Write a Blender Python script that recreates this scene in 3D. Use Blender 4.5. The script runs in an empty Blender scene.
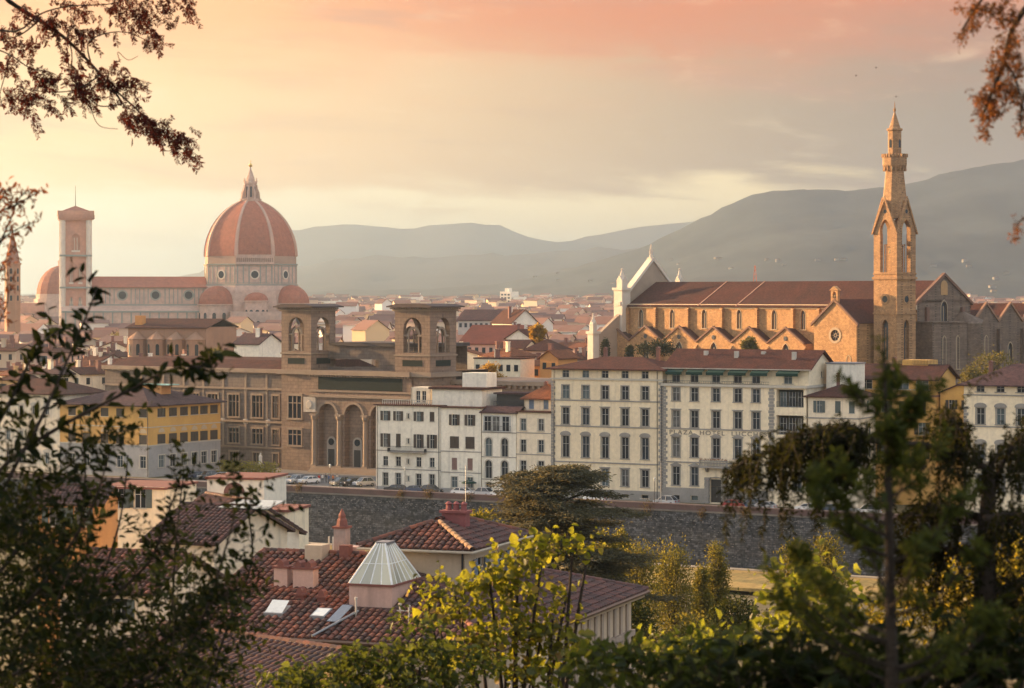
import bpy, math, random
import numpy as np
from mathutils import Vector
R = math.radians
S = bpy.context.scene
COL = S.collection
random.seed(7)
# ------------------------------------------------------------------ camera
# level camera on a hillside garden, 36 m above the far bank; the lens is shifted so that verticals stay upright
F, HC, HY, CX = 2425.0, 36.0, 295.0, 512.0
cam = bpy.data.cameras.new('camera')
cam.sensor_width = 36.0
cam.lens = F * 36.0 / 1024.0
cam.shift_y = (HY - 344.0) / 1024.0
cam.clip_start, cam.clip_end = 0.5, 60000
cam.dof.use_dof = True
cam.dof.focus_distance = 420
cam.dof.aperture_fstop = 5.0
camo = bpy.data.objects.new('camera', cam)
camo.location = (0, 0, HC)
camo.rotation_euler = (R(90), 0, 0)
COL.objects.link(camo)
S.camera = camo
# ------------------------------------------------------------------ light
SUN_EL, SUN_AZ = 9.0, -61.0          # azimuth from +Y (view direction), negative = left
vs = S.view_settings
vs.view_transform = 'Standard'; vs.look = 'None'; vs.gamma = 1.0; vs.use_curve_mapping = False
vs.exposure = 2.0
sund = Vector((math.sin(R(SUN_AZ)) * math.cos(R(SUN_EL)), math.cos(R(SUN_AZ)) * math.cos(R(SUN_EL)), math.sin(R(SUN_EL))))
sl = bpy.data.lights.new('sun', 'SUN')
sl.energy = 5.0; sl.angle = R(0.5); sl.color = (1.0, 0.60, 0.28)
so = bpy.data.objects.new('sun', sl)
so.rotation_euler = (-sund).to_track_quat('-Z', 'Y').to_euler()
so.location = (-300, 100, 200)
COL.objects.link(so)

W = bpy.data.worlds.new('World'); S.world = W; W.use_nodes = True
def lin(r, g, b):
    f = lambda c: (c / 255 / 12.92) if c / 255 <= .04045 else ((c / 255 + .055) / 1.055) ** 2.4
    return (f(r), f(g), f(b), 1)
class NT:
    def __init__(s, nt): s.t = nt; nt.nodes.clear()
    def n(s, typ, **kw):
        nd = s.t.nodes.new(typ)
        for k, v in kw.items():
            if k.startswith('_'): setattr(nd, k[1:], v)
            else:
                i = int(k[1:]) if k[0] == 'i' and k[1:].isdigit() else k
                s.put(nd.inputs[i], v)
        return nd
    def put(s, sock, v):
        if isinstance(v, bpy.types.NodeSocket): s.t.links.new(v, sock)
        else: sock.default_value = v
    def math(s, op, a, b=0.0, c=None, clamp=False):
        nd = s.n('ShaderNodeMath', _operation=op, i0=a, i1=b); nd.use_clamp = clamp
        if c is not None: s.put(nd.inputs[2], c)
        return nd.outputs[0]
    def mix(s, f, a, b, mode='MIX'):
        nd = s.n('ShaderNodeMix'); nd.data_type = 'RGBA'; nd.blend_type = mode
        s.put(nd.inputs[0], f); s.put(nd.inputs[6], a); s.put(nd.inputs[7], b)
        return nd.outputs[2]
    def sm(s, x, a, b):
        nd = s.n('ShaderNodeMapRange', _interpolation_type='SMOOTHSTEP')
        for i, v in ((0, x), (1, a), (2, b), (3, 0.0), (4, 1.0)): s.put(nd.inputs[i], v)
        return nd.outputs[0]
    def noise(s, vec, scale, detail=5.0, rough=.55, dist=0.0):
        nd = s.n('ShaderNodeTexNoise', Vector=vec, Scale=scale, Detail=detail, Roughness=rough, Distortion=dist)
        return nd.outputs[0]
w = NT(W.node_tree)
d = w.n('ShaderNodeTexCoord').outputs['Generated']
sx = w.n('ShaderNodeSeparateXYZ', i0=d)
az = w.math('ARCTAN2', sx.outputs[0], sx.outputs[1])           # compass direction
el = w.math('ARCSINE', sx.outputs[2])                          # height above the horizon
cv = w.n('ShaderNodeCombineXYZ', i0=w.math('MULTIPLY', az, 8.0), i1=w.math('ADD', w.math('MULTIPLY', el, 62.0), w.math('MULTIPLY', az, 4.0)))
n1 = w.noise(cv.outputs[0], 1.0, 6, .55, .4)
cv2 = w.n('ShaderNodeCombineXYZ', i0=w.math('MULTIPLY', az, 30.0), i1=w.math('MULTIPLY', el, 110.0), i2=3.7)
n2 = w.noise(cv2.outputs[0], 1.0, 6, .6, .3)
e = w.math('ADD', el, w.math('MULTIPLY', w.math('SUBTRACT', n1, .5), .046))
e = w.math('ADD', e, w.math('MULTIPLY', w.math('SUBTRACT', n2, .5), .024))
lr = w.sm(az, R(-12), R(12))                                   # bright towards the sun, dull away from it
lowc = w.mix(lr, lin(255, 236, 190), lin(255, 226, 166))
midc = w.mix(lr, lin(255, 208, 148), lin(146, 128, 110))
topc = w.mix(lr, lin(255, 172, 108), lin(202, 118, 82))
tsm = w.sm(w.math('ADD', e, w.math('MULTIPLY', lr, -.004)), .034, .048)
c = w.mix(tsm, lowc, midc)
pk = w.math('MULTIPLY', w.sm(e, .070, .132), .92)
c = w.mix(pk, c, topc)
# darker salmon cloud bank high over the middle of the view
bank = w.math('MULTIPLY', w.sm(e, .088, .112), w.math('MULTIPLY', w.sm(az, R(-6.5), R(1.5)), w.math('SUBTRACT', 1.0, w.sm(az, R(3), R(11)))))
c = w.mix(w.math('MULTIPLY', bank, .55), c, lin(206, 108, 64))
# lighter wisps
c = w.mix(w.math('MULTIPLY', w.sm(n2, .54, .80), .30), c, lin(255, 230, 186))
c = w.mix(w.math('MULTIPLY', w.sm(n1, .52, .70), .42), c, lin(172, 140, 122))
skyt = w.n('ShaderNodeTexSky', _sky_type='NISHITA', _sun_disc=False, _sun_elevation=R(SUN_EL), _sun_rotation=R(SUN_AZ))
cl = w.n('ShaderNodeVectorMath', _operation='SCALE', i0=c)
SKY_STR = .07
w.put(cl.inputs['Scale'], 0.345 / SKY_STR)
up = w.sm(el, R(9), R(32))
n3 = w.noise(d, 3.0, 5)
hi = w.mix(w.math('ADD', .35, w.math('MULTIPLY', n3, .4)), skyt.outputs[0], (5.8, 5.8, 6.0, 1))
final = w.mix(up, cl.outputs[0], hi)
# away from the sunset the low sky is plain bright grey-blue cloud
aw_ = w.math('MAXIMUM', w.sm(az, R(16), R(60)), w.math('SUBTRACT', 1.0, w.sm(az, R(-125), R(-85))))
final = w.mix(w.math('MULTIPLY', aw_, w.math('SUBTRACT', 1.0, up)), final, (5.0, 5.2, 5.5, 1))
bg = w.n('ShaderNodeBackground', Color=final, Strength=SKY_STR)
out = w.n('ShaderNodeOutputWorld'); w.t.links.new(bg.outputs[0], out.inputs[0])
cy = S.cycles
cy.use_denoising = True
cy.max_bounces = 6; cy.diffuse_bounces = 3; cy.glossy_bounces = 2; cy.transmission_bounces = 4; cy.volume_bounces = 2
cy.transparent_max_bounces = 8; cy.caustics_reflective = False; cy.caustics_refractive = False
cy.sample_clamp_indirect = 6.0

# ------------------------------------------------------------------ helpers
class Fr:
    """ground frame: s runs along a front (to the right), r runs away from the viewer; th turns the front so that its right end comes nearer"""
    def __init__(f, x, y, th):
        f.x, f.y, f.th = x, y, R(th)
        f.t = (math.cos(f.th), -math.sin(f.th)); f.p = (math.sin(f.th), math.cos(f.th))
    def w(f, s, r, z=0.0): return Vector((f.x + f.t[0]*s + f.p[0]*r, f.y + f.t[1]*s + f.p[1]*r, z))
    def s(f, px, r=0.0):
        a = (px - CX) / F
        x0, y0 = f.x + f.p[0]*r, f.y + f.p[1]*r
        return (a*y0 - x0) / (f.t[0] - a*f.t[1])
    def r(f, px, s=0.0):
        a = (px - CX) / F
        x0, y0 = f.x + f.t[0]*s, f.y + f.t[1]*s
        return (a*y0 - x0) / (f.p[0] - a*f.p[1])
    def z(f, px, py, r=0.0): return HC - (py - HY) / F * f.w(f.s(px, r), r).y
    def zr(f, px, py, s=0.0): return HC - (py - HY) / F * f.w(s, f.r(px, s)).y
def at(px, py, Y): return Vector(((px - CX) / F * Y, Y, HC - (py - HY) / F * Y))

class MB:
    def __init__(m): m.v = []; m.f = []
    def add(m, vs, fs):
        o = len(m.v); m.v += [tuple(v) for v in vs]; m.f += [tuple(i + o for i in f) for f in fs]; return m
    def box(m, x0, x1, y0, y1, z0, z1):
        return m.add([(x0,y0,z0),(x1,y0,z0),(x1,y1,z0),(x0,y1,z0),(x0,y0,z1),(x1,y0,z1),(x1,y1,z1),(x0,y1,z1)],
                     [(0,3,2,1),(4,5,6,7),(0,1,5,4),(1,2,6,5),(2,3,7,6),(3,0,4,7)])
    def quad(m, *p): return m.add(p, [tuple(range(len(p)))])
    def prism(m, pts, fn, d0, d1, ends=True):
        n = len(pts)
        vs = [fn(u, v, d0) for u, v in pts] + [fn(u, v, d1) for u, v in pts]
        fs = [(i, (i+1) % n, n + (i+1) % n, n + i) for i in range(n)]
        if ends: fs += [tuple(range(n))[::-1], tuple(range(n, 2*n))]
        return m.add(vs, fs)
    def lathe(m, prof, n=12, cx=0, cy=0, a0=0.0, cap=True):
        vs = []; fs = []
        for r, z in prof:
            for k in range(n):
                a = a0 + 2*math.pi*k/n
                vs.append((cx + r*math.cos(a), cy + r*math.sin(a), z))
        for i in range(len(prof) - 1):
            for k in range(n):
                k2 = (k+1) % n
                fs.append((i*n+k, i*n+k2, (i+1)*n+k2, (i+1)*n+k))
        if cap: fs += [tuple(range(n))[::-1], tuple(range((len(prof)-1)*n, len(prof)*n))]
        return m.add(vs, fs)
    def tube(m, pts, rad, n=6):
        pts = [Vector(p) for p in pts]; k = len(pts)
        if not hasattr(rad, '__len__'): rad = [rad]*k
        vs = []
        for i, p in enumerate(pts):
            dd = (pts[min(i+1, k-1)] - pts[max(i-1, 0)]).normalized()
            a = dd.cross(Vector((0, 0, 1)) if abs(dd.z) < .9 else Vector((1, 0, 0))).normalized(); b = dd.cross(a)
            for j in range(n):
                q = 2*math.pi*j/n
                vs.append(p + (a*math.cos(q) + b*math.sin(q))*rad[i])
        fs = [(i*n+j, i*n+(j+1) % n, (i+1)*n+(j+1) % n, (i+1)*n+j) for i in range(k-1) for j in range(n)]
        fs += [tuple(range(n))[::-1], tuple(range((k-1)*n, k*n))]
        return m.add(vs, fs)
    def mesh(m, name, mat=None, smooth=False):
        me = bpy.data.meshes.new(name)
        me.from_pydata(m.v, [], m.f); me.update()
        if mat: me.materials.append(mat)
        if smooth: me.polygons.foreach_set('use_smooth', [True]*len(me.polygons))
        return me
    def obj(m, name, mat, parent=None, loc=(0,0,0), rot=0.0, smooth=False):
        return link(name, m.mesh(name, mat, smooth), parent, loc, rot)
def link(name, me, parent=None, loc=(0,0,0), rot=0.0):
    o = bpy.data.objects.new(name, me); COL.objects.link(o)
    o.location = loc; o.rotation_euler = (0, 0, rot)
    if parent is not None: o.parent = parent
    return o
def tag(o, label, cat, group=None, kind=None):
    if label: o['label'] = label
    if cat: o['category'] = cat
    if group: o['group'] = group
    if kind: o['kind'] = kind
    return o
def thing(name, label, cat, loc=(0,0,0), rot=0.0, group=None):
    return tag(link(name, None, None, loc, rot), label, cat, group)
def struct(o): o['kind'] = 'structure'; return o
FRONT = lambda u, v, d: (u, d, v)
def RIGHT(W_): return lambda u, v, d: (W_ - d, u, v)
def LEFTF(u, v, d): return (d, u, v)
def BACK(D): return lambda u, v, d: (u, D - d, v)

# ------------------------------------------------------------------ materials
_mats = {}
def mat(name, c1, c2=None, scale=.6, rough=.85, fine=6.0, famt=.25, bump=0.0, bscale=8.0, spec=.25, metal=0.0, streak=0.0, strc=None, stretch=(1,1,1), tile=0.0, cells=0.0, cellv=.16, brick=None, brickv=.3):
    """weathered surface: two tones mixed by coarse and fine noise, optional streaks, speckle and tile courses"""
    if name in _mats: return _mats[name]
    m = bpy.data.materials.new(name); m.use_nodes = True; _mats[name] = m
    t = NT(m.node_tree)
    pos = t.n('ShaderNodeNewGeometry').outputs['Position']
    if stretch != (1,1,1): pos = t.n('ShaderNodeVectorMath', _operation='MULTIPLY', i0=pos, i1=stretch).outputs[0]
    c1 = tuple(c1) + (1,) if len(c1) == 3 else c1
    c2 = c1 if c2 is None else (tuple(c2) + (1,) if len(c2) == 3 else c2)
    f = t.sm(t.noise(pos, scale, 5, .6), .30, .70)
    col = t.mix(f, c1, c2)
    g = t.math('ADD', 1.0 - famt, t.math('MULTIPLY', t.noise(pos, fine, 4, .65), 2*famt))
    col = t.mix(1.0, col, t.n('ShaderNodeCombineColor', i0=g, i1=g, i2=g).outputs[0], 'MULTIPLY')
    if streak:
        sp = t.n('ShaderNodeVectorMath', _operation='MULTIPLY', i0=pos, i1=(1.4, 1.4, .10)).outputs[0]
        k = t.math('MULTIPLY', t.sm(t.noise(sp, 1.2, 5, .6), .5, .78), streak)
        col = t.mix(k, col, tuple(strc or (.09, .08, .07)) + (1,))
    bs = None
    if cells:
        vo = t.n('ShaderNodeTexVoronoi', Vector=pos, Scale=cells)
        h = t.n('ShaderNodeSeparateColor', i0=vo.outputs['Color'])
        k = t.math('ADD', 1 - cellv, t.math('MULTIPLY', h.outputs[0], 2*cellv))
        col = t.mix(1.0, col, t.n('ShaderNodeCombineColor', i0=k, i1=k, i2=k).outputs[0], 'MULTIPLY')
    if brick:
        sp3 = t.n('ShaderNodeSeparateXYZ', i0=t.n('ShaderNodeNewGeometry').outputs['Position'])
        u_ = t.math('ADD', t.math('MULTIPLY', sp3.outputs[0], .8), t.math('MULTIPLY', sp3.outputs[1], -.75))
        bt = t.n('ShaderNodeTexBrick', Vector=t.n('ShaderNodeCombineXYZ', i0=u_, i1=sp3.outputs[2]).outputs[0], Scale=1.0, Color1=(1-brickv,)*3+(1,), Color2=(1+brickv,)*3+(1,), Mortar=(.55,.55,.55,1))
        bt.inputs['Brick Width'].default_value = brick[0]; bt.inputs['Row Height'].default_value = brick[1]; bt.inputs['Mortar Size'].default_value = .03; bt.inputs['Bias'].default_value = 0.0
        col = t.mix(1.0, col, bt.outputs['Color'], 'MULTIPLY')
    if tile:
        oc = t.n('ShaderNodeTexCoord').outputs['Object']
        wv = t.n('ShaderNodeTexWave', Vector=oc, Scale=tile, _bands_direction='X')
        bs = wv.outputs['Fac']
        k = t.math('ADD', .72, t.math('MULTIPLY', bs, .5))
        col = t.mix(1.0, col, t.n('ShaderNodeCombineColor', i0=k, i1=k, i2=k).outputs[0], 'MULTIPLY')
    p = t.n('ShaderNodeBsdfPrincipled', **{'Base Color': col, 'Roughness': rough, 'Metallic': metal, 'Specular IOR Level': spec})
    if bump:
        bn = t.n('ShaderNodeBump', Strength=min(1.0, bump), Distance=.08, Height=t.noise(pos, bscale, 5, .65))
        t.put(p.inputs['Normal'], bn.outputs[0])
    t.n('ShaderNodeOutputMaterial', i0=p.outputs[0])
    return m
def leafmat(name, ca, cb, trans, ta=.45, gloss=.03, cc=None):
    if name in _mats: return _mats[name]
    m = bpy.data.materials.new(name); m.use_nodes = True; _mats[name] = m
    t = NT(m.node_tree)
    rnd = t.n('ShaderNodeNewGeometry').outputs['Random Per Island']
    col = t.mix(rnd, ca + (1,), cb + (1,))
    if cc: col = t.mix(t.sm(rnd, .86, .9), col, cc + (1,))
    tc = t.mix(1.0, t.mix(rnd, (.75,.75,.75,1), (1.3,1.2,1.1,1)), trans + (1,), 'MULTIPLY')
    df = t.n('ShaderNodeBsdfDiffuse', Color=col); tr = t.n('ShaderNodeBsdfTranslucent', Color=tc)
    mx = t.n('ShaderNodeMixShader', i0=ta, i1=df.outputs[0], i2=tr.outputs[0])
    gl = t.n('ShaderNodeBsdfGlossy', Color=(.8,.8,.8,1), Roughness=.42)
    m2 = t.n('ShaderNodeMixShader', i0=gloss*.5, i1=mx.outputs[0], i2=gl.outputs[0])
    t.n('ShaderNodeOutputMaterial', i0=m2.outputs[0])
    return m
def tilemat(name, ca, cb, cc):
    """single clay tiles, each its own tone, with lichen and soot"""
    if name in _mats: return _mats[name]
    m = bpy.data.materials.new(name); m.use_nodes = True; _mats[name] = m
    t = NT(m.node_tree)
    g = t.n('ShaderNodeNewGeometry')
    rnd = g.outputs['Random Per Island']; pos = g.outputs['Position']
    cr = t.n('ShaderNodeValToRGB', Fac=rnd)
    els = cr.color_ramp.elements
    els[0].color = ca + (1,); els[1].color = cc + (1,); e2 = els.new(.55); e2.color = cb + (1,)
    col = t.mix(t.math('MULTIPLY', t.sm(t.noise(pos, .8, 5, .6), .42, .7), .75), cr.outputs[0], (.06,.045,.04,1))
    col = t.mix(t.math('MULTIPLY', t.sm(t.noise(pos, 7, 4, .6), .58, .75), .5), col, (.22,.19,.13,1))
    p = t.n('ShaderNodeBsdfPrincipled', **{'Base Color': col, 'Roughness': .8, 'Specular IOR Level': .3})
    t.n('ShaderNodeOutputMaterial', i0=p.outputs[0])
    return m
CREAM = mat('cream_plaster', (.76,.64,.44), (.70,.585,.40), .18, famt=.26, fine=1.6, streak=.42, strc=(.30,.26,.20))
CREAM2 = mat('pale_cream_plaster', (.80,.68,.48), (.74,.63,.44), .18, famt=.26, fine=1.6, streak=.42, strc=(.32,.28,.22))
WHITE = mat('white_plaster', (.78,.72,.59), (.70,.65,.53), .18, famt=.26, fine=1.6, streak=.42, strc=(.32,.30,.26))
IVORY = mat('ivory_plaster', (.76,.65,.48), (.70,.60,.44), .18, famt=.26, fine=1.6, streak=.42, strc=(.32,.28,.22))
OCHRE = mat('ochre_plaster', (.62,.36,.10), (.55,.31,.09), .25, famt=.28, streak=.15, strc=(.30,.18,.07))
GREYP = mat('grey_plaster', (.36,.34,.32), (.30,.29,.27), .3, famt=.28, streak=.2)
ORANGE = mat('orange_plaster', (.58,.27,.09), (.52,.24,.08), .3, famt=.28, streak=.15, strc=(.25,.13,.06))
PINKP = mat('pink_plaster', (.56,.36,.28), (.50,.33,.26), .5, famt=.15, streak=.35, strc=(.22,.15,.12))
BEIGE = mat('beige_plaster', (.50,.40,.28), (.44,.35,.25), .4, famt=.15, streak=.3, strc=(.22,.18,.13))
PIETRA = mat('grey_sandstone', (.30,.28,.25), (.24,.225,.20), .5, famt=.2)
TRIM = mat('pale_stone_trim', (.50,.46,.38), (.44,.40,.33), .5, famt=.12)
GLASS = mat('dark_glass', (.012,.016,.022), (.025,.03,.036), .35, rough=.18, famt=.2, spec=.28)
BLIND = mat('teal_grey_blind', (.10,.13,.135), (.065,.09,.095), .4, rough=.5, famt=.2)
SHUT = mat('dark_brown_shutter', (.065,.048,.038), (.05,.038,.03), 1, rough=.6)
SHUTG = mat('grey_green_shutter', (.10,.12,.11), (.08,.10,.095), 1, rough=.6)
SHUTP = mat('reddish_shutter', (.22,.13,.11), (.18,.11,.09), 1, rough=.6)
SHUTB = mat('blue_shutter', (.14,.19,.25), (.11,.15,.21), 1, rough=.6)
SASH = mat('painted_window_frame', (.45,.45,.42), rough=.5, famt=.08)
ROOF = mat('terracotta_roof', (.098,.042,.031), (.068,.034,.028), .5, fine=3.0, famt=1.05, tile=10.0, bump=.5, bscale=4, spec=.04)
ROOF2 = mat('brown_roof', (.090,.040,.030), (.062,.033,.028), .5, fine=3.0, famt=1.05, tile=10.0, bump=.5, bscale=4, spec=.04)
ROOF3 = mat('orange_roof', (.19,.075,.04), (.14,.06,.036), .4, fine=2.0, famt=1.05, tile=10.0, bump=.5, bscale=4, spec=.04)
ROOF4 = mat('purplish_roof', (.090,.052,.050), (.066,.042,.042), .4, fine=2.0, famt=1.05, tile=10.0, bump=.5, bscale=4, spec=.04)
METAL = mat('grey_metal', (.22,.22,.22), rough=.5, metal=.6)
IRON = mat('dark_iron', (.04,.04,.045), rough=.5, metal=.5)
GREENCL = mat('green_awning_cloth', (.006,.036,.026), (.005,.030,.022), 1, rough=.8)
BRICKR = mat('red_brick', (.22,.105,.08), (.17,.085,.068), .8, famt=.25)
CLAY = mat('clay_chimney', (.22,.085,.062), (.17,.07,.055), 2, famt=.25)
BARK = mat('bark', (.026,.020,.015), (.042,.032,.024), 3, rough=.95, famt=.3, bump=.6, bscale=20)
# ------------------------------------------------------------------ openings in walls
GLASS2 = mat('blueish_glass', (.035,.05,.065), (.02,.03,.04), .5, rough=.15, famt=.2, spec=.35)
CURT = mat('curtained_glass', (.16,.155,.14), (.05,.05,.05), .9, rough=.3, famt=.2)
def arch_curve(u0, u1, v1, kind, n=8, h=None):
    a = (u1 - u0) / 2; c = (u0 + u1) / 2
    if kind == 'round':
        h = h or a
        return [(c - a*math.cos(math.pi*i/n), v1 - h + h*math.sin(math.pi*i/n)) for i in range(n+1)], v1 - h
    h = h or 1.6*a
    hp = [(-a + 2*a*math.cos(R(60)*i/(n//2)), 2*a*math.sin(R(60)*i/(n//2)) / (1.7320508*a) * h) for i in range(n//2 + 1)]   # right half
    right = [(c + x, v1 - h + z) for x, z in hp]
    left = [(c - x, v1 - h + z) for x, z in hp]
    return left + right[-2::-1], v1 - h
def outline(o):
    """polygon of an opening, counter-clockwise seen from outside"""
    if o.get('arch'):
        cu, vsp = arch_curve(o['u0'], o['u1'], o['v1'], o['arch'], h=o.get('h'))
        return [(o['u0'], o['v0']), (o['u1'], o['v0'])] + cu[::-1]
    return [(o['u0'], o['v0']), (o['u1'], o['v0']), (o['u1'], o['v1']), (o['u0'], o['v1'])]
def panel(mb, fn, U0, U1, V0, V1, ops=(), depth=.25):
    """a wall face with real openings and their reveals"""
    xs = sorted({round(x, 4) for x in [U0, U1] + [k for o in ops for k in (o['u0'], o['u1'])]})
    zs = sorted({round(x, 4) for x in [V0, V1] + [k for o in ops for k in (o['v0'], o['v1'])]})
    for i in range(len(xs)-1):
        for j in range(len(zs)-1):
            cu, cz = (xs[i]+xs[i+1])/2, (zs[j]+zs[j+1])/2
            if any(o['u0'] < cu < o['u1'] and o['v0'] < cz < o['v1'] for o in ops): continue
            mb.quad(fn(xs[i], zs[j], 0), fn(xs[i+1], zs[j], 0), fn(xs[i+1], zs[j+1], 0), fn(xs[i], zs[j+1], 0))
    for o in ops:
        dp = o.get('depth', depth)
        if o.get('arch'):
            cu, vsp = arch_curve(o['u0'], o['u1'], o['v1'], o['arch'], h=o.get('h'))
            h = len(cu)//2
            for i in range(h): mb.quad(fn(o['u0'], o['v1'], 0), fn(*cu[i], 0), fn(*cu[i+1], 0))
            for i in range(h, len(cu)-1): mb.quad(fn(o['u1'], o['v1'], 0), fn(*cu[i], 0), fn(*cu[i+1], 0))
        ol = outline(o); n = len(ol)
        for i in range(n):
            a, b = ol[i], ol[(i+1) % n]
            if o.get('notop') and a[1] == b[1] == o['v1']: continue
            mb.quad(fn(*a, 0), fn(*b, 0), fn(*b, dp), fn(*a, dp))
def op(u, v0, w_, h_, **k): return dict(u0=u-w_/2, u1=u+w_/2, v0=v0, v1=v0+h_, w=w_, hh=h_, uc=u, **k)
_wm = {}
def winmeshes(w, h, arch, style, frame_m, pane_m, shut_m, depth, ah):
    key = (round(w,2), round(h,2), arch, style, frame_m.name, pane_m.name, shut_m.name if shut_m else '', round(depth,2), ah)
    if key in _wm: return _wm[key]
    o = dict(u0=-w/2, u1=w/2, v0=0, v1=h, arch=arch, h=ah)
    ol = outline(o)
    fr = MB(); t = max(.14, w*.14)
    y0, y1 = -.07, .02
    if style in ('plain', 'ped', 'arched_ped', 'lintel', 'sill'):
        if arch:
            c0 = (0, h*.45); ol2 = [(c0[0] + (u-c0[0])*(1+2*t/w), c0[1] + (v-c0[1])*(1+2*t/h)) for u, v in ol]; n = len(ol)
            for i in range(1, n):
                a, b, c_, d_ = ol[i], ol[(i+1) % n], ol2[(i+1) % n], ol2[i]
                fr.quad(FRONT(*a, y0), FRONT(*b, y0), FRONT(*c_, y0), FRONT(*d_, y0))
                fr.quad(FRONT(*d_, y0), FRONT(*c_, y0), FRONT(*c_, y1), FRONT(*d_, y1))
                fr.quad(FRONT(*a, y0), FRONT(*a, y1), FRONT(*b, y1), FRONT(*b, y0))
        elif style != 'sill':
            fr.box(-w/2-t, -w/2, y0, y1, 0, h); fr.box(w/2, w/2+t, y0, y1, 0, h); fr.box(-w/2-t, w/2+t, y0, y1, h, h+t)
        fr.box(-w/2-t*1.5, w/2+t*1.5, -.16, .02, -.14, 0)
        if style in ('lintel', 'ped', 'arched_ped'): fr.box(-w/2-t*1.8, w/2+t*1.8, -.22, .02, h+t, h+t+.16)
        if style == 'ped':
            fr.prism([(-w/2-t*1.8, h+t+.16), (w/2+t*1.8, h+t+.16), (0, h+t+.16+w*.34)], FRONT, -.2, .02)
        if style == 'arched_ped':
            ww = w/2+t*1.8
            fr.prism([(-ww, h+t+.16)] + [(ww, h+t+.16)] + [(ww*math.cos(math.pi*i/8), h+t+.16+w*.4*math.sin(math.pi*i/8)) for i in range(1, 8)], FRONT, -.2, .02)
    else:
        fr.box(-w/2-.1, w/2+.1, -.10, .02, -.10, 0)
    pn = MB(); pn.quad(*[FRONT(u, v, depth) for u, v in ol])
    sa = MB(); yy = depth - .05
    sa.box(-.035, .035, yy-.04, yy, .03, h*.97)
    sa.box(-w/2+.01, w/2-.01, yy-.045, yy-.002, h*.62, h*.62+.06)
    for sx_ in (-1, 1): sa.box(sx_*w/2*.93-.04, sx_*w/2*.93+.04, yy-.045, yy-.004, .02, h*(.6 if arch else .97))
    sh = None
    if style == 'open_shut':
        sh = []
        for sx_ in (-1, 1):
            q = MB(); x0 = sx_*(w/2+w/4+.03); q.box(x0-w/4, x0+w/4, -.10, -.03, .02, h-.02)
            for k in range(1, 4): q.box(x0-w/4+.04, x0+w/4-.04, -.125, -.10, h*k/4-.03, h*k/4+.03)
            sh.append(q.mesh('shutter', shut_m))
    if style == 'closed_shut':
        sh = []
        for sx_ in (-1, 1):
            q = MB(); x0 = sx_*w/4; q.box(x0-w/4+.015, x0+w/4-.015, .02, .07, .02, h-.02)
            for k in range(1, 4): q.box(x0-w/4+.06, x0+w/4-.06, 0, .02, h*k/4-.03, h*k/4+.03)
            sh.append(q.mesh('shutter', shut_m))
    r = (fr.mesh('window', frame_m), pn.mesh('pane', pane_m), sa.mesh('sash', SASH), sh)
    _wm[key] = r
    return r
def put_window(parent, o, face, style='plain', fm=None, pm=None, sm=None, W_=0, depth=.25, sash=True):
    fm = fm or TRIM; pm = pm or GLASS
    if pm in (GLASS, BLIND): pm = random.choice((GLASS, GLASS, GLASS, BLIND, GLASS2, CURT))
    if style == 'open_shut' and random.random() < .22: style = 'closed_shut'
    f, p, s_, sh = winmeshes(o['w'], o['hh'], o.get('arch'), style, fm, pm, sm, o.get('depth', depth), o.get('h'))
    if face == 'front': loc, rot = (o['uc'], 0, o['v0']), 0
    elif face == 'right': loc, rot = (W_, o['uc'], o['v0']), R(90)
    elif face == 'left': loc, rot = (0, o['uc'], o['v0']), R(-90)
    wd = link('window', f, parent, loc, rot)
    link('pane', p, wd)
    if sash: link('sash', s_, wd)
    if sh:
        for q in sh: link('shutter', q, wd)
    return wd
def roof_mesh(w, d, z, rise, kind, over=.6, th=.22, x0=0., y0=0.):
    """closed roof slabs over a w x d plan: gable_x (ridge along the front), gable_y, hip, hip_right"""
    m = MB(); o = over; s = rise / (d/2)
    if kind == 'gable_x':
        pts = [(-o, z - o*s), (d/2, z + rise), (d+o, z - o*s), (d+o, z - o*s - th), (d/2, z + rise - th), (-o, z - o*s - th)]
        m.prism([(x0*0 + a, b) for a, b in pts], lambda u, v, k: (k, u, v), -o, w+o)
    elif kind == 'gable_y':
        s = rise / (w/2)
        pts = [(-o, z - o*s), (w/2, z + rise), (w+o, z - o*s), (w+o, z - o*s - th), (w/2, z + rise - th), (-o, z - o*s - th)]
        m.prism(pts, lambda u, v, k: (u, k, v), -o, d+o)
    elif kind in ('hip', 'hip_right'):
        h = min(w, d)/2; zz = z - o*rise/h
        A, B, C, D = (-o,-o,zz), (w+o,-o,zz), (w+o,d+o,zz), (-o,d+o,zz)
        if w >= d: E, G = ((h if kind == 'hip' else -o), d/2, z+rise), (w-h, d/2, z+rise)
        else: E, G = (w/2, h, z+rise), (w/2, d-h, z+rise)
        vs = [A,B,C,D,E,G] + [(p[0],p[1],p[2]-th) for p in (A,B,C,D)]
        if w >= d: fs = [(0,1,5,4),(1,2,5),(2,3,4,5),(3,0,4)]
        else: fs = [(0,1,4),(1,2,5,4),(2,3,5),(3,0,4,5)]
        fs += [(0,6,7,1),(1,7,8,2),(2,8,9,3),(3,9,6,0),(9,8,7,6)]
        m.add(vs, fs)
    elif kind == 'flat':
        m.box(-.15, w+.15, -.15, d+.15, z, z+.3)
    if x0 or y0: m.v = [(a+x0, b+y0, c) for a, b, c in m.v]
    return m
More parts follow.
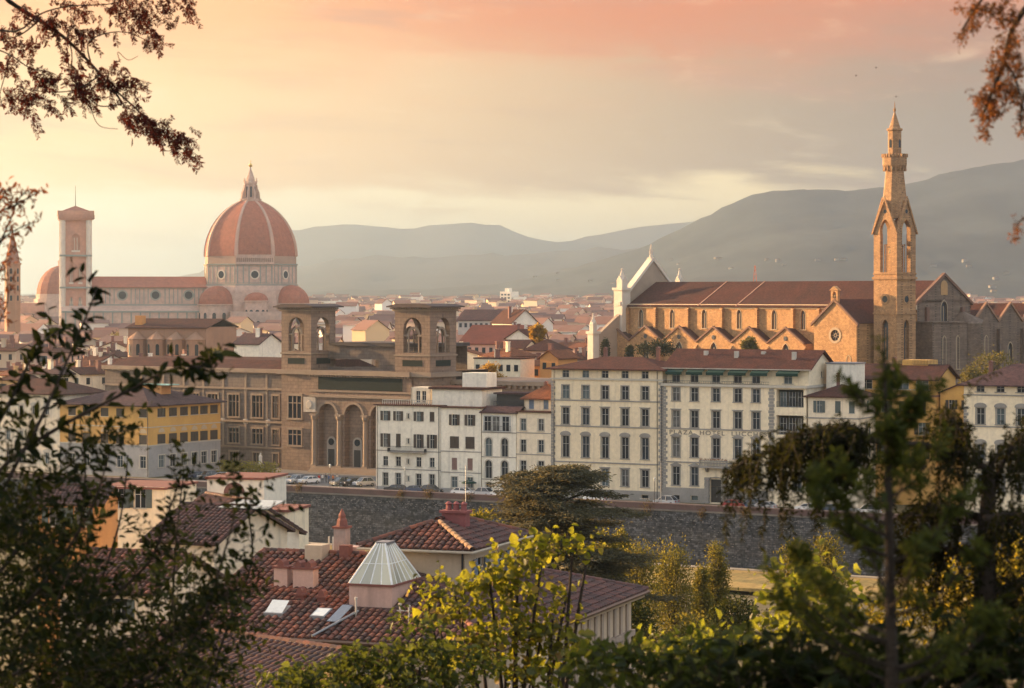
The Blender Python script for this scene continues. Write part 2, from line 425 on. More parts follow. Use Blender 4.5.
def block_walls(w, d, h, front=(), right=(), left=(), gable=None, rise=0, depth=.25, z0=0.):
    m = MB()
    panel(m, FRONT, 0, w, z0, h, front, depth)
    panel(m, RIGHT(w), 0, d, z0, h, right, depth)
    panel(m, LEFTF, 0, d, z0, h, left, depth)
    panel(m, BACK(d), 0, w, z0, h)
    m.quad((0,0,h),(w,0,h),(w,d,h),(0,d,h))
    if gable == 'x':
        for x in (0, w): m.quad((x,0,h),(x,d,h),(x,d/2,h+rise-.1))
    if gable == 'y':
        for y in (0, d): m.quad((0,y,h),(w,y,h),(w/2,y,h+rise-.1))
    return m
def chimney(parent, x, y, z, h=1.4, w=.6, mt=None, name='chimney'):
    m = MB(); m.box(x-w/2, x+w/2, y-w/2, y+w/2, z-1.2, z+h); m.box(x-w/2-.08, x+w/2+.08, y-w/2-.08, y+w/2+.08, z+h, z+h+.12)
    m.box(x-w/2+.05, x+w/2-.05, y-w/2+.05, y+w/2-.05, z+h+.12, z+h+.35)
    m.prism([(x-w/2-.1, z+h+.35), (x+w/2+.1, z+h+.35), (x, z+h+.62)], lambda u, v, k: (u, k, v), y-w/2-.1, y+w/2+.1)
    return m.obj(name, mt or BRICKR, parent)
def pipe(parent, x, y, z0, z1, r=.06):
    return MB().tube([(x,y,z0),(x,y,z1)], r, 6).obj('drainpipe', IRON, parent)
def railing(parent, x0, x1, y0, y1, z0, h=1.0, n=None, mt=None):
    m = MB(); n = n or max(3, int((x1-x0)/.25))
    m.box(x0, x1, y0, y0+.05, z0+h-.06, z0+h)
    m.box(x0, x1, y0, y0+.05, z0+.05, z0+.1)
    for i in range(n+1):
        x = x0 + (x1-x0)*i/n; m.box(x-.018, x+.018, y0+.01, y0+.04, z0+.1, z0+h-.06)
    if y1 > y0 + .1:
        for x in (x0, x1-.05): m.box(x, x+.05, y0+.05, y1, z0+h-.06, z0+h); m.box(x, x+.05, y0+.05, y1, z0, z0+h-.4)
    return m.obj('railing', mt or IRON, parent)
def bands(parent, w, zs, mt=None, d=None, h=.22, out=.12):
    for z in zs:
        m = MB(); m.box(-out, w+out, -out, .02, z, z+h)
        if d: m.box(w-.02, w+out+.003, .02, d, z+.002, z+h-.002)
        m.obj('string_course', mt or TRIM, parent)
def quoins(parent, x, z0, z1, side=1, mt=None, w=.75, d=True):
    m = MB(); k = 0; z = z0
    while z < z1 - .3:
        ww = w if k % 2 else w*.62
        m.box(*sorted((x + side*.05, x - side*ww)), -.07, .02, z + .02, min(z+.5, z1))
        if d: m.box(*sorted((x + side*.073, x - side*.1)), -.04, (w*.62 if k % 2 else w), z + .02, min(z+.5, z1))
        z += .53; k += 1
    return m.obj('quoin', mt or PIETRA, parent)
# ------------------------------------------------------------------ ground, river, hills, haze
WF = Fr(0, 426, 29.5)                 # river wall
LF = Fr((550-CX)/F*432, 432, 27)      # palaces behind it
def near_ground(y):
    pts = [(-400, 60), (-60, 40), (0, 34.2), (15, 30.3), (40, 25), (70, 15.5), (100, 9), (150, 3.5), (215, 1.2), (300, 0)]
    for (a, za), (b, zb) in zip(pts, pts[1:]):
        if y <= b: return za + (zb-za)*(y-a)/(b-a)
    return 0
def gz(x, y):
    dx, dy = x - WF.x, y - WF.y
    r = dx*WF.p[0] + dy*WF.p[1]
    if r >= 0: return 0.0
    d_ = -r
    if d_ < 26: return -10 - d_*.03
    if d_ < 32: return -10.8 - (d_-26)*.25
    if d_ < 96: return -12.6
    z = near_ground(y)
    if d_ < 108: return -12.6 + (z + 12.6)*((d_-96)/12)
    return z
def build_ground():
    rr = [-700,-560,-470] + list(range(-430, -112, 6)) + [-108,-104,-100,-96,-80,-50,-32,-29,-26,-18,-9,-.35,.30,.55,4,20,60,200,600,1500,4000,9000,15500]
    ss = [-14000,-6000,-2000,-800,-400] + list(range(-240, 241, 8)) + [400,800,2000,6000,14000]
    v, f = [], []
    for r in rr:
        for s in ss:
            p = WF.w(s, r); z = gz(p.x, p.y) if r < 0 else -10.3 if r < .4 else -.02
            if -430 <= r < -108: z += .35*math.sin(p.x*.23)*math.cos(p.y*.19)
            v.append((p.x, p.y, z))
    n = len(ss)
    for i in range(len(rr)-1):
        for j in range(n-1): f.append((i*n+j, i*n+j+1, (i+1)*n+j+1, (i+1)*n+j))
    m = MB(); m.v = v; m.f = f
    g = mat('earth_and_grass', (.085,.075,.035), (.16,.12,.055), .08, rough=.95, fine=.9, famt=.35)
    return struct(m.obj('ground', g))
build_ground()
def strip(name, s0, s1, r0, r1, z, mt, fr=WF, th=None):
    m = MB()
    if th: 
        m.box(s0, s1, r0, r1, z-th, z); o = m.obj(name, mt, None, (fr.x, fr.y, 0), -fr.th)
    else:
        m.quad((s0,r0,z),(s1,r0,z),(s1,r1,z),(s0,r1,z)); o = m.obj(name, mt, None, (fr.x, fr.y, 0), -fr.th)
    return struct(o)
WATER = mat('river_water', (.05,.06,.045), (.06,.065,.05), .05, rough=.12, famt=.1, bump=.3, bscale=.8, spec=.5)
strip('river', -900, 900, -96, -27.5, -11.9, WATER)
strip('river_bank', -900, 900, -24.5, -.32, -9.6, mat('golden_grass', (.38,.25,.085), (.20,.16,.06), .16, rough=.95, fine=1.1, famt=.9), th=.5)
strip('bank_path', -900, 900, -2.4, -.34, -9.5, mat('pale_gravel', (.34,.30,.24), rough=.95), th=.2)
ASPH = mat('asphalt', (.055,.053,.052), (.045,.044,.043), .4, rough=.9)
strip('road', -700, 700, 2.2, 7.4, .012, ASPH)
strip('pavement', -700, 700, .36, 2.2, .13, mat('stone_paving', (.24,.22,.20), (.20,.19,.17), .8, rough=.9), th=.14)
strip('piazza', -85, -14, 7.4, 60, .010, mat('piazza_paving', (.16,.15,.14), (.12,.115,.11), .3, rough=.9))
def center_line():
    m = MB()
    for k in range(-40, 60): m.quad((k*6,4.7,.017),(k*6+3,4.7,.017),(k*6+3,4.85,.017),(k*6,4.85,.017))
    return struct(m.obj('road_marking', mat('road_paint', (.7,.7,.66)), None, (WF.x, WF.y, 0), -WF.th))
center_line()
# embankment wall
wl = thing('embankment_wall', 'long dark stone river wall with a reddish brick parapet above golden grass', 'wall', (WF.x, WF.y, 0), -WF.th)
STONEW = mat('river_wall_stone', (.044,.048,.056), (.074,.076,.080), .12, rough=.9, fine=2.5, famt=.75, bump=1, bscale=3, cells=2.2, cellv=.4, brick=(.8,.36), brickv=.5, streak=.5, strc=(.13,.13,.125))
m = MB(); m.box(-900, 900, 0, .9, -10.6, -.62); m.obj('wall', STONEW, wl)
m = MB(); m.box(-900, 900, -.12, 1.0, -.62, -.35); m.obj('string_course', mat('wall_ledge', (.12,.11,.10), (.20,.18,.15), .3), wl)
m = MB(); m.box(-900, 900, .06, .62, -.35, .56); m.obj('parapet', mat('parapet_brick', (.13,.080,.074), (.10,.066,.062), .4, famt=.3, streak=.4, strc=(.07,.06,.055)), wl)
m = MB(); m.box(-900, 900, -.02, .70, .56, .70); m.obj('coping', mat('parapet_coping', (.24,.17,.155), (.19,.14,.13), .5), wl)
LS = mat('pale_wall_stone', (.22,.21,.20), (.14,.14,.14), 1.5)
rng = np.random.RandomState(5)
m = MB()
for k in range(2200):
    s = rng.uniform(-120, 120); z = rng.uniform(-9.8, -1.2); w_ = rng.uniform(.10, .34)
    if rng.rand() < .5: z = -1.2 - abs(rng.normal(0, 1.0))
    m.box(s, s+w_, -rng.uniform(.03,.06), .05, z, z + rng.uniform(.06,.15))
o = m.obj('facing_stone', LS, wl)
o['kind'] = 'stuff'

def hill(name, prof, D, Df, Db, mt, seed, amp, nx=150, ny=46, zb=-3.0):
    rs = np.random.RandomState(seed)
    xs = np.linspace(prof[0][0], prof[-1][0], nx)
    zr = HC + (HY - np.interp(xs, [p[0] for p in prof], [p[1] for p in prof])) / F * D
    ph = rs.uniform(0, 6.28, 40); 
    m = MB()
    for j in range(ny):
        t = j / (ny-1) * 1.35
        Y = Df + (D - Df)*t if t <= 1 else D + (Db - D)*(t-1)/.35
        for i in range(nx):
            a = (xs[i] - CX) / F; X = a * D * (.55 + .45*Y/D) 
            if t <= 1: k = (t**1.35)*(.62 + .38*t) + .10*math.sin(t*math.pi)
            else: k = 1 - .7*((t-1)/.35)
            z = zb + (zr[i] - zb)*k
            n_ = 0
            for q in range(7):
                fq = 2.0**q * .0011
                n_ += math.sin(X*fq + ph[q] + 1.3*math.sin(Y*fq*.7 + ph[q+10])) * math.cos(Y*fq*1.2 + ph[q+20]) * .62**q
            z += amp*n_*math.sin(min(1, t)*math.pi*.5)*(1 if t < .93 else .35) * (1 if t <= 1 else .5)
            z += rs.normal(0, 1.6)*(1 if D < 9000 else 2.2)
            m.v.append((X, Y, max(z, zb)))
    for j in range(ny-1):
        for i in range(nx-1): m.f.append((j*nx+i, j*nx+i+1, (j+1)*nx+i+1, (j+1)*nx+i))
    o = struct(m.obj(name, mt, smooth=True))
    return m
HILLM = mat('hillside_woods', (.006,.014,.018), (.030,.040,.040), .006, rough=1, fine=.03, famt=.6, stretch=(1,.45,1))
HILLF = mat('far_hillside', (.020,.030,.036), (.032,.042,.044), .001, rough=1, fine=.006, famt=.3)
hm = hill('hills', [(120,298),(300,291),(430,288),(500,283),(560,270),(600,259),(640,247),(680,228),(720,208),(750,193),(790,188),(830,189),(870,187),(900,184),(925,178),(945,171),(985,163),(1024,158),(1090,150),(1300,165),(1700,200),(2600,260)], 6200, 3100, 7600, HILLM, 3, 9, nx=240, ny=60)
hill('hills', [(-900,299),(-300,299),(150,297),(230,288),(285,268),(340,258),(380,255),(430,258),(470,254),(540,252),(600,246),(700,250),(900,255),(1300,250)], 9000, 5200, 11000, HILLF, 8, 9, nx=170)
hill('hills', [(-1200,299),(-500,298),(100,294),(200,272),(250,240),(290,228),(350,223),(410,227),(450,222),(475,221),(505,226),(530,237),(560,241),(600,234),(645,225),(700,220),(900,224),(1500,220)], 13000, 10000, 15000, HILLF, 11, 6, nx=190)
HAZE = bpy.data.materials.new('haze_air'); HAZE.use_nodes = True
t = NT(HAZE.node_tree)
HAZE_D = 1.02e-4
pv = t.n('ShaderNodeVolumePrincipled', **{'Color': (.60,.81,1.0,1), 'Density': HAZE_D, 'Anisotropy': .85})
ho = t.n('ShaderNodeOutputMaterial'); t.t.links.new(pv.outputs[0], ho.inputs['Volume'])
m = MB(); m.box(-24000, 24000, -9000, 24000, -14.2, 462)
tag(m.obj('haze', HAZE), 'pale evening haze hanging over the whole city and the hills', 'haze', None, 'stuff')
# ------------------------------------------------------------------ the palaces along the river
def zrow(fr, px, pt, pb, r=0.0):
    zt, zb_ = fr.z(px, pt, r), fr.z(px, pb, r)
    return zb_, zt - zb_
def cols(fr, s0, pxs, r=0.0): return [fr.s(p, r) - s0 for p in pxs]
def root(name, label, cat, fr, s0, r0, group=None): 
    return thing(name, label, cat, fr.w(s0, r0), -fr.th, group)
GP = 'palaces along the river'
# --- cream palace in the middle, five bays
s0, s1 = LF.s(551.5), LF.s(662.5); w_ = s1 - s0
A = root('palazzo', 'cream stuccoed palace with five window bays and grey stone quoins, left of the lettered hotel', 'palace', LF, s0, 0, GP)
cx = cols(LF, s0, [565.6, 585.6, 605, 625, 645])
rows = [zrow(LF,605,469,485.5), zrow(LF,605,437,458), zrow(LF,605,408.5,425), zrow(LF,605,386,398.8), zrow(LF,605,370.8,377.8)]
bz = zrow(LF,605,493.5,496.8)
ops = [[op(u, z, 1.35, h) for u in cx] for z, h in rows] + [[op(u, bz[0], 1.3, bz[1]) for u in cx]]
hA = LF.z(605, 367.5); dA = 14
rcx = [2.6, 6.9, 11.2]
rops = [op(u, z, 1.2, h) for u in rcx for z, h in rows[1:]]
block_walls(w_, dA, hA, [o for r_ in ops for o in r_], rops).obj('wall', CREAM, A)
for i, r_ in enumerate(ops):
    for j, o in enumerate(r_):
        st = ['lintel', 'arched_ped', 'lintel', 'plain', 'sill', 'sill'][i]
        put_window(A, o, 'front', st, PIETRA if i < 4 else TRIM, GLASS if (i*3+j*2) % 4 else BLIND, sash=i < 5)
for o in rops: put_window(A, o, 'right', 'plain', PIETRA, GLASS, W_=w_)
zb0 = LF.z(605, 489.5)
m = MB(); m.box(-.1, w_+.1, -.1, .02, 0, bz[0]-.06); m.box(-.12, w_+.12, -.14, .02, bz[0]+bz[1]+.06, zb0)
for a_, b_ in zip([0-.1]+[c+.66 for c in cx], [c-.66 for c in cx]+[w_+.1]): m.box(a_, b_, -.1, .02, bz[0]-.06, bz[0]+bz[1]+.06)
m.obj('plinth', PIETRA, A)
bands(A, w_, [LF.z(605,463.5), LF.z(605,427.5), LF.z(605,401.5)], PIETRA, dA)
bands(A, w_, [LF.z(605,380.2)], TRIM, dA, h=.3, out=.2)
quoins(A, 0, zb0, LF.z(605,380.2), -1); quoins(A, w_, zb0, LF.z(605,380.2), 1)
roof_mesh(w_, dA, hA, 1.75, 'hip', over=.95).obj('roof', ROOF, A)
bk = MB(); bk.box(-.09, .09, -.85, .0, -.09, .09); bk = bk.mesh('eaves_bracket', SHUT)
for k in range(int(w_/.8)): link('eaves_bracket', bk, A, (k*.8+.19, 0, hA-.33))
chimney(A, w_*.3, 9, hA+1.6, 1.2); chimney(A, w_*.8, 8, hA+2.0, 1.0)
pipe(A, .55, -.14, .3, hA-.5); pipe(A, w_-.95, -.14, .3, hA-.5)
# --- hotel
s0, s1 = LF.s(663.5), LF.s(806); w_ = s1 - s0; dB = 13.4
B = root('hotel', 'large cream hotel with lettered facade and dark green awnings under its eaves', 'hotel', LF, s0, 0, GP)
cx = cols(LF, s0, [676, 694.4, 716, 737.8, 756]); cl = cols(LF, s0, [776.5, 803.5])
rows = [zrow(LF,716,468,486.5), zrow(LF,716,438.5,458), zrow(LF,716,411.5,428), zrow(LF,716,388.5,401.5)]
zp = LF.z(716, 384.2)
ops = [[op(u, z, 1.35, h) for u in cx] for z, h in rows]
door = op(cx[2], .25, 2.2, LF.z(716, 481), depth=.6)
ops[0][2] = None
bz = (.5, .75)
base = [op(u, bz[0], 1.3, bz[1]) for k, u in enumerate(cx) if k != 2]
lw = cl[1] - cl[0]; lc = (cl[0]+cl[1])/2
logz = [zrow(LF,790,389.5,407.5), zrow(LF,790,415.5,435)]
logs = [op(lc, z, lw, h, depth=1.3) for z, h in logz]
lowr = [op(lc-1.2, z, 1.3, h) for z, h in [zrow(LF,790,444,462), zrow(LF,790,474,491)]] + [op(lc+1.3, z, 1.3, h) for z, h in [zrow(LF,790,444,462), zrow(LF,790,474,491)]]
allo = [o for r_ in ops for o in r_ if o] + base + [door] + logs + lowr
block_walls(w_, dB, zp, allo, []).obj('wall', CREAM2, B)
for i, r_ in enumerate(ops):
    for j, o in enumerate(r_):
        if o: put_window(B, o, 'front', ['ped','ped','lintel','plain'][i], PIETRA, BLIND if (i+j*2) % 3 == 0 else GLASS)
for o in base: put_window(B, o, 'front', 'sill', PIETRA, GLASS, sash=False)
for o in lowr: put_window(B, o, 'front', 'lintel', PIETRA, GLASS)
for z, h in logz:
    for k in range(3):
        put_window(B, op(cl[0]+lw*(k+.5)/3, z+.1, lw/3-.35, h-.5, depth=.0), 'front', 'sill', SASH, BLIND if k == 1 else GLASS).location.y = 1.26
    railing(B, cl[0], cl[1], -.02, .03, z, .95)
dr = MB(); dr.box(door['u0']+.02, door['uc']-.02, .45, .5, .25, 3.0); dr.box(door['uc']+.02, door['u1']-.02, .45, .5, .25, 3.0); dr.box(door['u0'], door['u1'], .5, .58, 3.02, door['v1'])
dro = dr.obj('door', mat('dark_door', (.05,.045,.04), rough=.4), B)
MB().box(door['uc']-.16, door['uc']-.1, .40, .45, 1.1, 1.5).obj('handle', METAL, dro)
m = MB(); u = door['uc']
for sx_ in (-1, 1):
    for k in range(9): m.box(u+sx_*1.55-.42+(k % 2)*.04, u+sx_*1.55+.42-(k % 2)*.04, -.55, .02, .1+k*.5, .56+k*.5)
m.prism([(u-1.1,4.6),(u-1.1,4.2)]+[(u-1.1*math.cos(math.pi*k/8), 4.2-.0+.5*math.sin(math.pi*k/8)) for k in range(1,8)]+[(u+1.1,4.2),(u+1.1,4.6)], FRONT, -.5, .02)
m.obj('door_surround', PIETRA, B)
zb1 = LF.z(716, 466)
bal = MB(); bw = 2.6
bal.box(u-bw, u+bw, -1.35, .02, zb1-.32, zb1); bal.box(u-bw, u+bw, -1.33, -1.13, zb1+.85, zb1+1.0)
for k in range(19): bal.lathe([(.05,zb1),(.09,zb1+.3),(.05,zb1+.6),(.07,zb1+.85)], 6, u-bw+.12+k*(2*bw-.24)/18, -1.23)
for sx_ in (-1, 1):
    bal.box(*sorted((u+sx_*bw, u+sx_*(bw-.2))), -1.37, -1.1, zb1+.003, zb1+1.05)
    bal.prism([(-.9, zb1-.32), (-.02, zb1-.32), (-.02, zb1-1.1), (-.3, zb1-1.0)], lambda a, b, k, q=sx_: (u+q*1.6+k, a, b), -.2, .2)
bal.obj('balcony', PIETRA, B)
fl = MB(); rg = np.random.RandomState(2)
for k in range(260):
    p = Vector((u + rg.uniform(-bw, bw), -1.25 + rg.normal(0, .1), zb1 + 1.08 + abs(rg.normal(0, .12)))); q = Vector(rg.normal(0, .09, 3)); q2 = Vector(rg.normal(0, .09, 3))
    fl.quad(p, p+q, p+q2)
fl.obj('flowers', leafmat('balcony_geraniums', (.30,.05,.06), (.10,.13,.04), (.3,.1,.06)), B)['kind'] = 'stuff'
bands(B, w_, [LF.z(716,463.8), LF.z(716,430.3)], PIETRA, dB)
m = MB(); m.box(-.3, w_+.3, -.35, .02, zp-.45, zp); m.box(w_-.02, w_+.303, .02, dB, zp-.447, zp-.003); m.obj('cornice', TRIM, B)
q0 = LF.z(716, 489)
quoins(B, 0, q0, zp-.5, -1); 
sm_ = LF.s(771.5) - s0
m = MB(); k = 0; z = q0
while z < zp-.9:
    m.box(sm_-(.55 if k % 2 else .4), sm_+(.55 if k % 2 else .4), -.07, .02, z+.02, z+.5); z += .53; k += 1
m.obj('quoin', PIETRA, B)
m = MB(); cuts = sorted([(o['u0']-.05, o['u1']+.05) for o in base] + [(u-2.05, u+2.05)]); x = -.1
for a_, b_ in cuts:
    MB().box(x, a_, -.1, .02, .01, q0).obj('plinth', PIETRA, B); x = b_
MB().box(x, sm_-.7, -.1, .02, .01, q0).obj('plinth', PIETRA, B)
for o in base: m.box(o['u0']-.05, o['u1']+.05, -.097, .02, bz[0]+bz[1]+.03, q0-.003); m.box(o['u0']-.05, o['u1']+.05, -.097, .02, .012, bz[0]-.12)
m.obj('plinth', PIETRA, B)
# set-back attic with awnings
hB = LF.z(716, 366.5, 1.4) 
at_ops = [op(a, zp+.25, 1.5, 1.7) for a in cols(LF, s0, [676, 694.4, 716, 737.8, 756, 788], 1.4)]
m = block_walls(w_, dB-1.4, hB, at_ops, [op(6.5, zp+1.2, .9, 1.0)], gable='x', rise=2.9, z0=zp-.02); m.v = [(a, b+1.4, c) for a, b, c in m.v]; m.obj('wall', CREAM2, B)
for o in at_ops: put_window(B, o, 'front', 'sill', TRIM, GLASS).location.y = 1.4
put_window(B, op(7.9, zp+1.2, .9, 1.0), 'right', 'sill', TRIM, GLASS, W_=w_)
aw = cols(LF, s0, [666.5, 683, 687, 703.5, 707, 724.5, 729, 747, 751, 768.5, 777, 799])
for k in range(0, 12, 2):
    m = MB(); a_, b_ = aw[k], aw[k+1]
    m.prism([(1.36, hB-.30), (-.62, hB-.95), (-.62, hB-1.45), (-.58, hB-1.45), (-.58, hB-.98), (1.36, hB-.36)], lambda a, b, q: (q, a, b), a_, b_)
    m.obj('awning', GREENCL, B)
railing(B, .1, sm_-.4, -.2, -.1, zp, .55, 60)
rr = roof_mesh(w_, dB-.9, hB, 2.9, 'gable_x', over=.7); rr.v = [(a, b+1.2, c) for a, b, c in rr.v]; rr.obj('roof', ROOF, B)
m = MB(); m.box(-.7, w_+.7, .36, .5, hB-.45, hB-.30); m.obj('gutter', TRIM, B)
for a_, b_ in ((.22,5.4),(.45,4.6),(.62,6.0),(.86,4.2)):
    m = MB(); m.box(w_*a_-.35, w_*a_+.35, b_-.3, b_+.3, hB+.5, hB+2.6); m.obj('roof_vent', TRIM, B)
pipe(B, -.35, -.10, .3, zp); 
# lettering (as on the facade)
fc = bpy.data.curves.new('lettering', 'FONT'); fc.body = 'PLAZA  HOTEL  LUCCHESI'; fc.extrude = .03; fc.size = 1.0; fc.align_x = 'LEFT'; fc.space_character = 1.25
fo = bpy.data.objects.new('lettering', fc); COL.objects.link(fo)
bpy.context.view_layer.update()
me = bpy.data.meshes.new_from_object(fo.evaluated_get(bpy.context.evaluated_depsgraph_get()))
bpy.data.objects.remove(fo)
xs_ = [v.co.x for v in me.vertices]; x0_, x1_ = LF.s(669.7)-s0, LF.s(769)-s0
k = (x1_-x0_)/(max(xs_)-min(xs_)); zt = LF.z(716, 435.2)
for v in me.vertices: v.co = ((v.co.x-min(xs_))*k + x0_, -.06 - v.co.z, zt + v.co.y*1.05)
me.materials.clear(); me.materials.append(mat('sign_letter_metal', (.20,.17,.13), rough=.5)); link('lettering', me, B)
# lower flat white annex behind the hotel's end wall
C0 = root('house', 'small plain white rooftop house wedged behind the hotel gable', 'house', LF, LF.s(826, 7), 7.2)
m = block_walls(5.2, 5, LF.z(830, 364, 7), [op(2.5, 17.5, 1.0, 1.4)], []); m.obj('wall', WHITE, C0); put_window(C0, op(2.5, 17.5, 1.0, 1.4), 'front', 'plain')
MB().box(-.15, 5.35, -.15, 5.15, LF.z(830,364,7)+.004, LF.z(830,364,7)+.25).obj('roof', METAL, C0)
# --- house right of the hotel with shutters
s0, s1 = LF.s(807.2), LF.s(857.5); w_ = s1 - s0
C = root('house', 'cream three-bay house with low brown roof right of the hotel behind the fir', 'house', LF, s0, .4)
hC = LF.z(830, 395)
cx = cols(LF, s0, [818.5, 837, 851])
rows = [zrow(LF,830,401,413), zrow(LF,830,424,436), zrow(LF,830,446,459), zrow(LF,830,470,486)]
ops = [op(u, z, 1.0, h) for z, h in rows for u in cx]
block_walls(w_, 9, hC, ops, [op(5, z, 1., h) for z, h in rows], gable=None).obj('wall', IVORY, C)
for i, o in enumerate(ops): put_window(C, o, 'front', 'open_shut', sm=SHUTG, pm=BLIND if i % 3 else GLASS)
for z, h in rows: put_window(C, op(5, z, 1., h), 'right', 'open_shut', sm=SHUTG, W_=w_)
bands(C, w_, [LF.z(830,441), LF.z(830,419)], PIETRA, 9)
roof_mesh(w_, 9, hC, 1.7, 'hip', over=.6).obj('roof', ROOF2, C); chimney(C, 3, 7, hC+2, 1.0)
# --- ochre house
rD = 13.5
s0, s1 = LF.s(858.5, rD), LF.s(936, rD); w_ = s1 - s0; dD = 11.5
D = root('house', 'ochre yellow house with a terrace above its brown roof, right behind the fir top', 'house', LF, s0, rD)
hD = LF.z(895, 377.5, rD)
cx = cols(LF, s0, [866, 884.5, 902.5, 922], rD)
rows = [zrow(LF,895,380,389,rD), zrow(LF,895,401,412,rD), zrow(LF,895,422,434,rD), zrow(LF,895,445,458,rD)]
ops = [op(u, z, 2.3 if i == 0 else 1.3, h) for i, (z, h) in enumerate(rows) for u in cx]
rop = [op(u, z, 1.1, h) for u in (3, 7.5) for z, h in rows[1:]]
block_walls(w_, dD, hD, ops, rop, gable='x', rise=2.2).obj('wall', OCHRE, D)
for i, o in enumerate(ops): put_window(D, o, 'front', 'sill' if i < 4 else 'open_shut', sm=SHUT, pm=GLASS)
for o in rop: put_window(D, o, 'right', 'plain', W_=w_)
bands(D, w_, [LF.z(895,396.5,rD)], BRICKR, dD, h=.35)
roof_mesh(w_, dD, hD, 2.2, 'gable_x', over=.7).obj('roof', ROOF2, D)
m = MB(); m.box(w_*.45, w_*.78, dD*.45, dD*.95, hD+.5, hD+2.9); m.obj('terrace_room', OCHRE, D)
railing(D, w_*.6, w_+.2, dD*.4, dD*.4+.06, hD+2.1, 1.0)
chimney(D, w_*.3, 7, hD+1.6, 1.2)
D2 = root('house', 'low ochre side house with stepped wall against the dark church flank', 'house', LF, LF.s(937.5, rD), rD+1.5)
hh = LF.z(945, 392, rD); block_walls(7.2, 8, hh, [op(2, hh-3, 1, 1.6), op(4.8, hh-3, 1, 1.6)], [], gable='y', rise=1.5).obj('wall', OCHRE, D2)
for u in (2, 4.8): put_window(D2, op(u, hh-3, 1, 1.6), 'front', 'open_shut', sm=SHUT)
roof_mesh(7.2, 8, hh, 1.5, 'gable_y', over=.4).obj('roof', ROOF2, D2)
# --- palace at the right edge
s0 = LF.s(964); w_ = LF.s(1075) - s0
E = root('palazzo', 'cream palace at the right edge with curved pediments over its windows', 'palace', LF, s0, 0, GP)
cx = cols(LF, s0, [980.5, 1000.5, 1021, 1041, 1061]); hE = LF.z(1000, 382.5)
rows = [zrow(LF,1000,386.5,392), zrow(LF,1000,408.5,424.5), zrow(LF,1000,445,460), zrow(LF,1000,476,493)]
ops = [[op(u, z, 1.35, h) for u in cx] for z, h in rows]
block_walls(w_, 13, hE, [o for r_ in ops for o in r_]).obj('wall', CREAM2, E)
for i, r_ in enumerate(ops):
    for j, o in enumerate(r_): put_window(E, o, 'front', ['sill', 'arched_ped', 'arched_ped', 'lintel'][i], PIETRA, GLASS)
bands(E, w_, [LF.z(1000,427.5), LF.z(1000,463), LF.z(1000,396)], PIETRA, 13); quoins(E, 0, 3, hE-4, -1)
roof_mesh(w_, 13, hE, 2.9, 'hip', over=.9).obj('roof', ROOF4, E); chimney(E, 2.8, 6, hE+1.5, 1.3)
# --- white buildings on the left
def simple_palace(label, px0, px1, pe, mt, colpx, rowpy, styles, depth=11, r0=0.0, name='house', pm=GLASS, sm=SHUT, roof=('hip', 1.6), rm=ROOF2, ww=1.0, bandpy=(), arch=None, plinth=True, side='right'):
    s0, s1 = LF.s(px0, r0), LF.s(px1, r0); w_ = s1 - s0; pc = (px0+px1)/2
    b = root(name, label, 'house', LF, s0, r0)
    h = LF.z(pc, pe, r0); cx = cols(LF, s0, colpx, r0)
    ops = [[op(u, *[zrow(LF, pc, a, c, r0)[0]], ww if not isinstance(ww, (list,tuple)) else ww[i], zrow(LF, pc, a, c, r0)[1], **({'arch': arch[i]} if arch and arch[i] else {})) for u in cx] for i, (a, c) in enumerate(rowpy)]
    block_walls(w_, depth, h, [o for r_ in ops for o in r_]).obj('wall', mt, b)
    for i, r_ in enumerate(ops):
        for j, o in enumerate(r_): put_window(b, o, 'front', styles[i], TRIM, pm if (i+j) % 3 else BLIND, sm[i] if isinstance(sm, (list,tuple)) else sm)
    bands(b, w_, [LF.z(pc, q, r0) for q in bandpy], PIETRA, h=.16, out=.07)
    if roof: roof_mesh(w_, depth, h, roof[1], roof[0], over=.55).obj('roof', rm, b)
    if plinth:
        gd = sorted((o['u0']-.22, o['u1']+.22) for o in ops[-1]); x = -.05; m = MB(); zt = min(1.2, ops[-1][0]['v0']-.2) if ops[-1][0]['v0'] > .5 else .0
        if zt > .2: m.box(-.05, w_+.05, -.07, .02, .01, zt); m.obj('plinth', GREYP, b)
    return b, w_, h, ops, s0
b, w_, h, ops, s0 = simple_palace('white four-storey house with brown shutters, a long balcony and a railed roof terrace', 376, 440.5, 406, WHITE, [385.5, 398.3, 418.7, 432], [(411.3,421),(434,447.6),(457,466.3),(473.5,486)], ['open_shut','open_shut','sill','plain'], ww=[1.0,1.0,1.05,1.1], bandpy=(451.5, 469.8), roof=None, sm=[SHUT,SHUT,SHUT,SHUTG])
x0, x1 = LF.s(390)-s0, LF.s(426.5)-s0; zz = LF.z(408, 451.6)
MB().box(x0, x1, -1.0, .02, zz-.18, zz).obj('balcony', PIETRA, b); railing(b, x0, x1, -.98, .0, zz, 1.0)
MB().box(-.35, w_+.02, -.4, 11, h+.002, h+.22).obj('roof', ROOF2, b)
m = MB(); m.box(1, w_-2, .5, .62, h+1.0, h+1.12)
for k in range(24): m.lathe([(.05,h+.2),(.1,h+.5),(.05,h+1.0)], 6, 1.1+k*(w_-3.2)/23, .56)
m.obj('balustrade', TRIM, b)
ph0, ph1 = LF.s(411,4)-s0, LF.s(431,4)-s0
m = MB(); panel(m, FRONT, ph0, ph1, h+.2, h+3.3, [op((ph0+ph1)/2+k*.62, h+.5, .9, 2.1) for k in (-1,1)]); m.v=[(a,c+4,d) for a,c,d in m.v]; m.box(ph0,ph1,4.3,8,h+.2,h+3.3); m.box(ph0-.02,ph0+.3,4,4.3,h+.2,h+3.28); m.box(ph1-.3,ph1+.02,4,4.3,h+.2,h+3.28); m.obj('penthouse', IVORY, b)
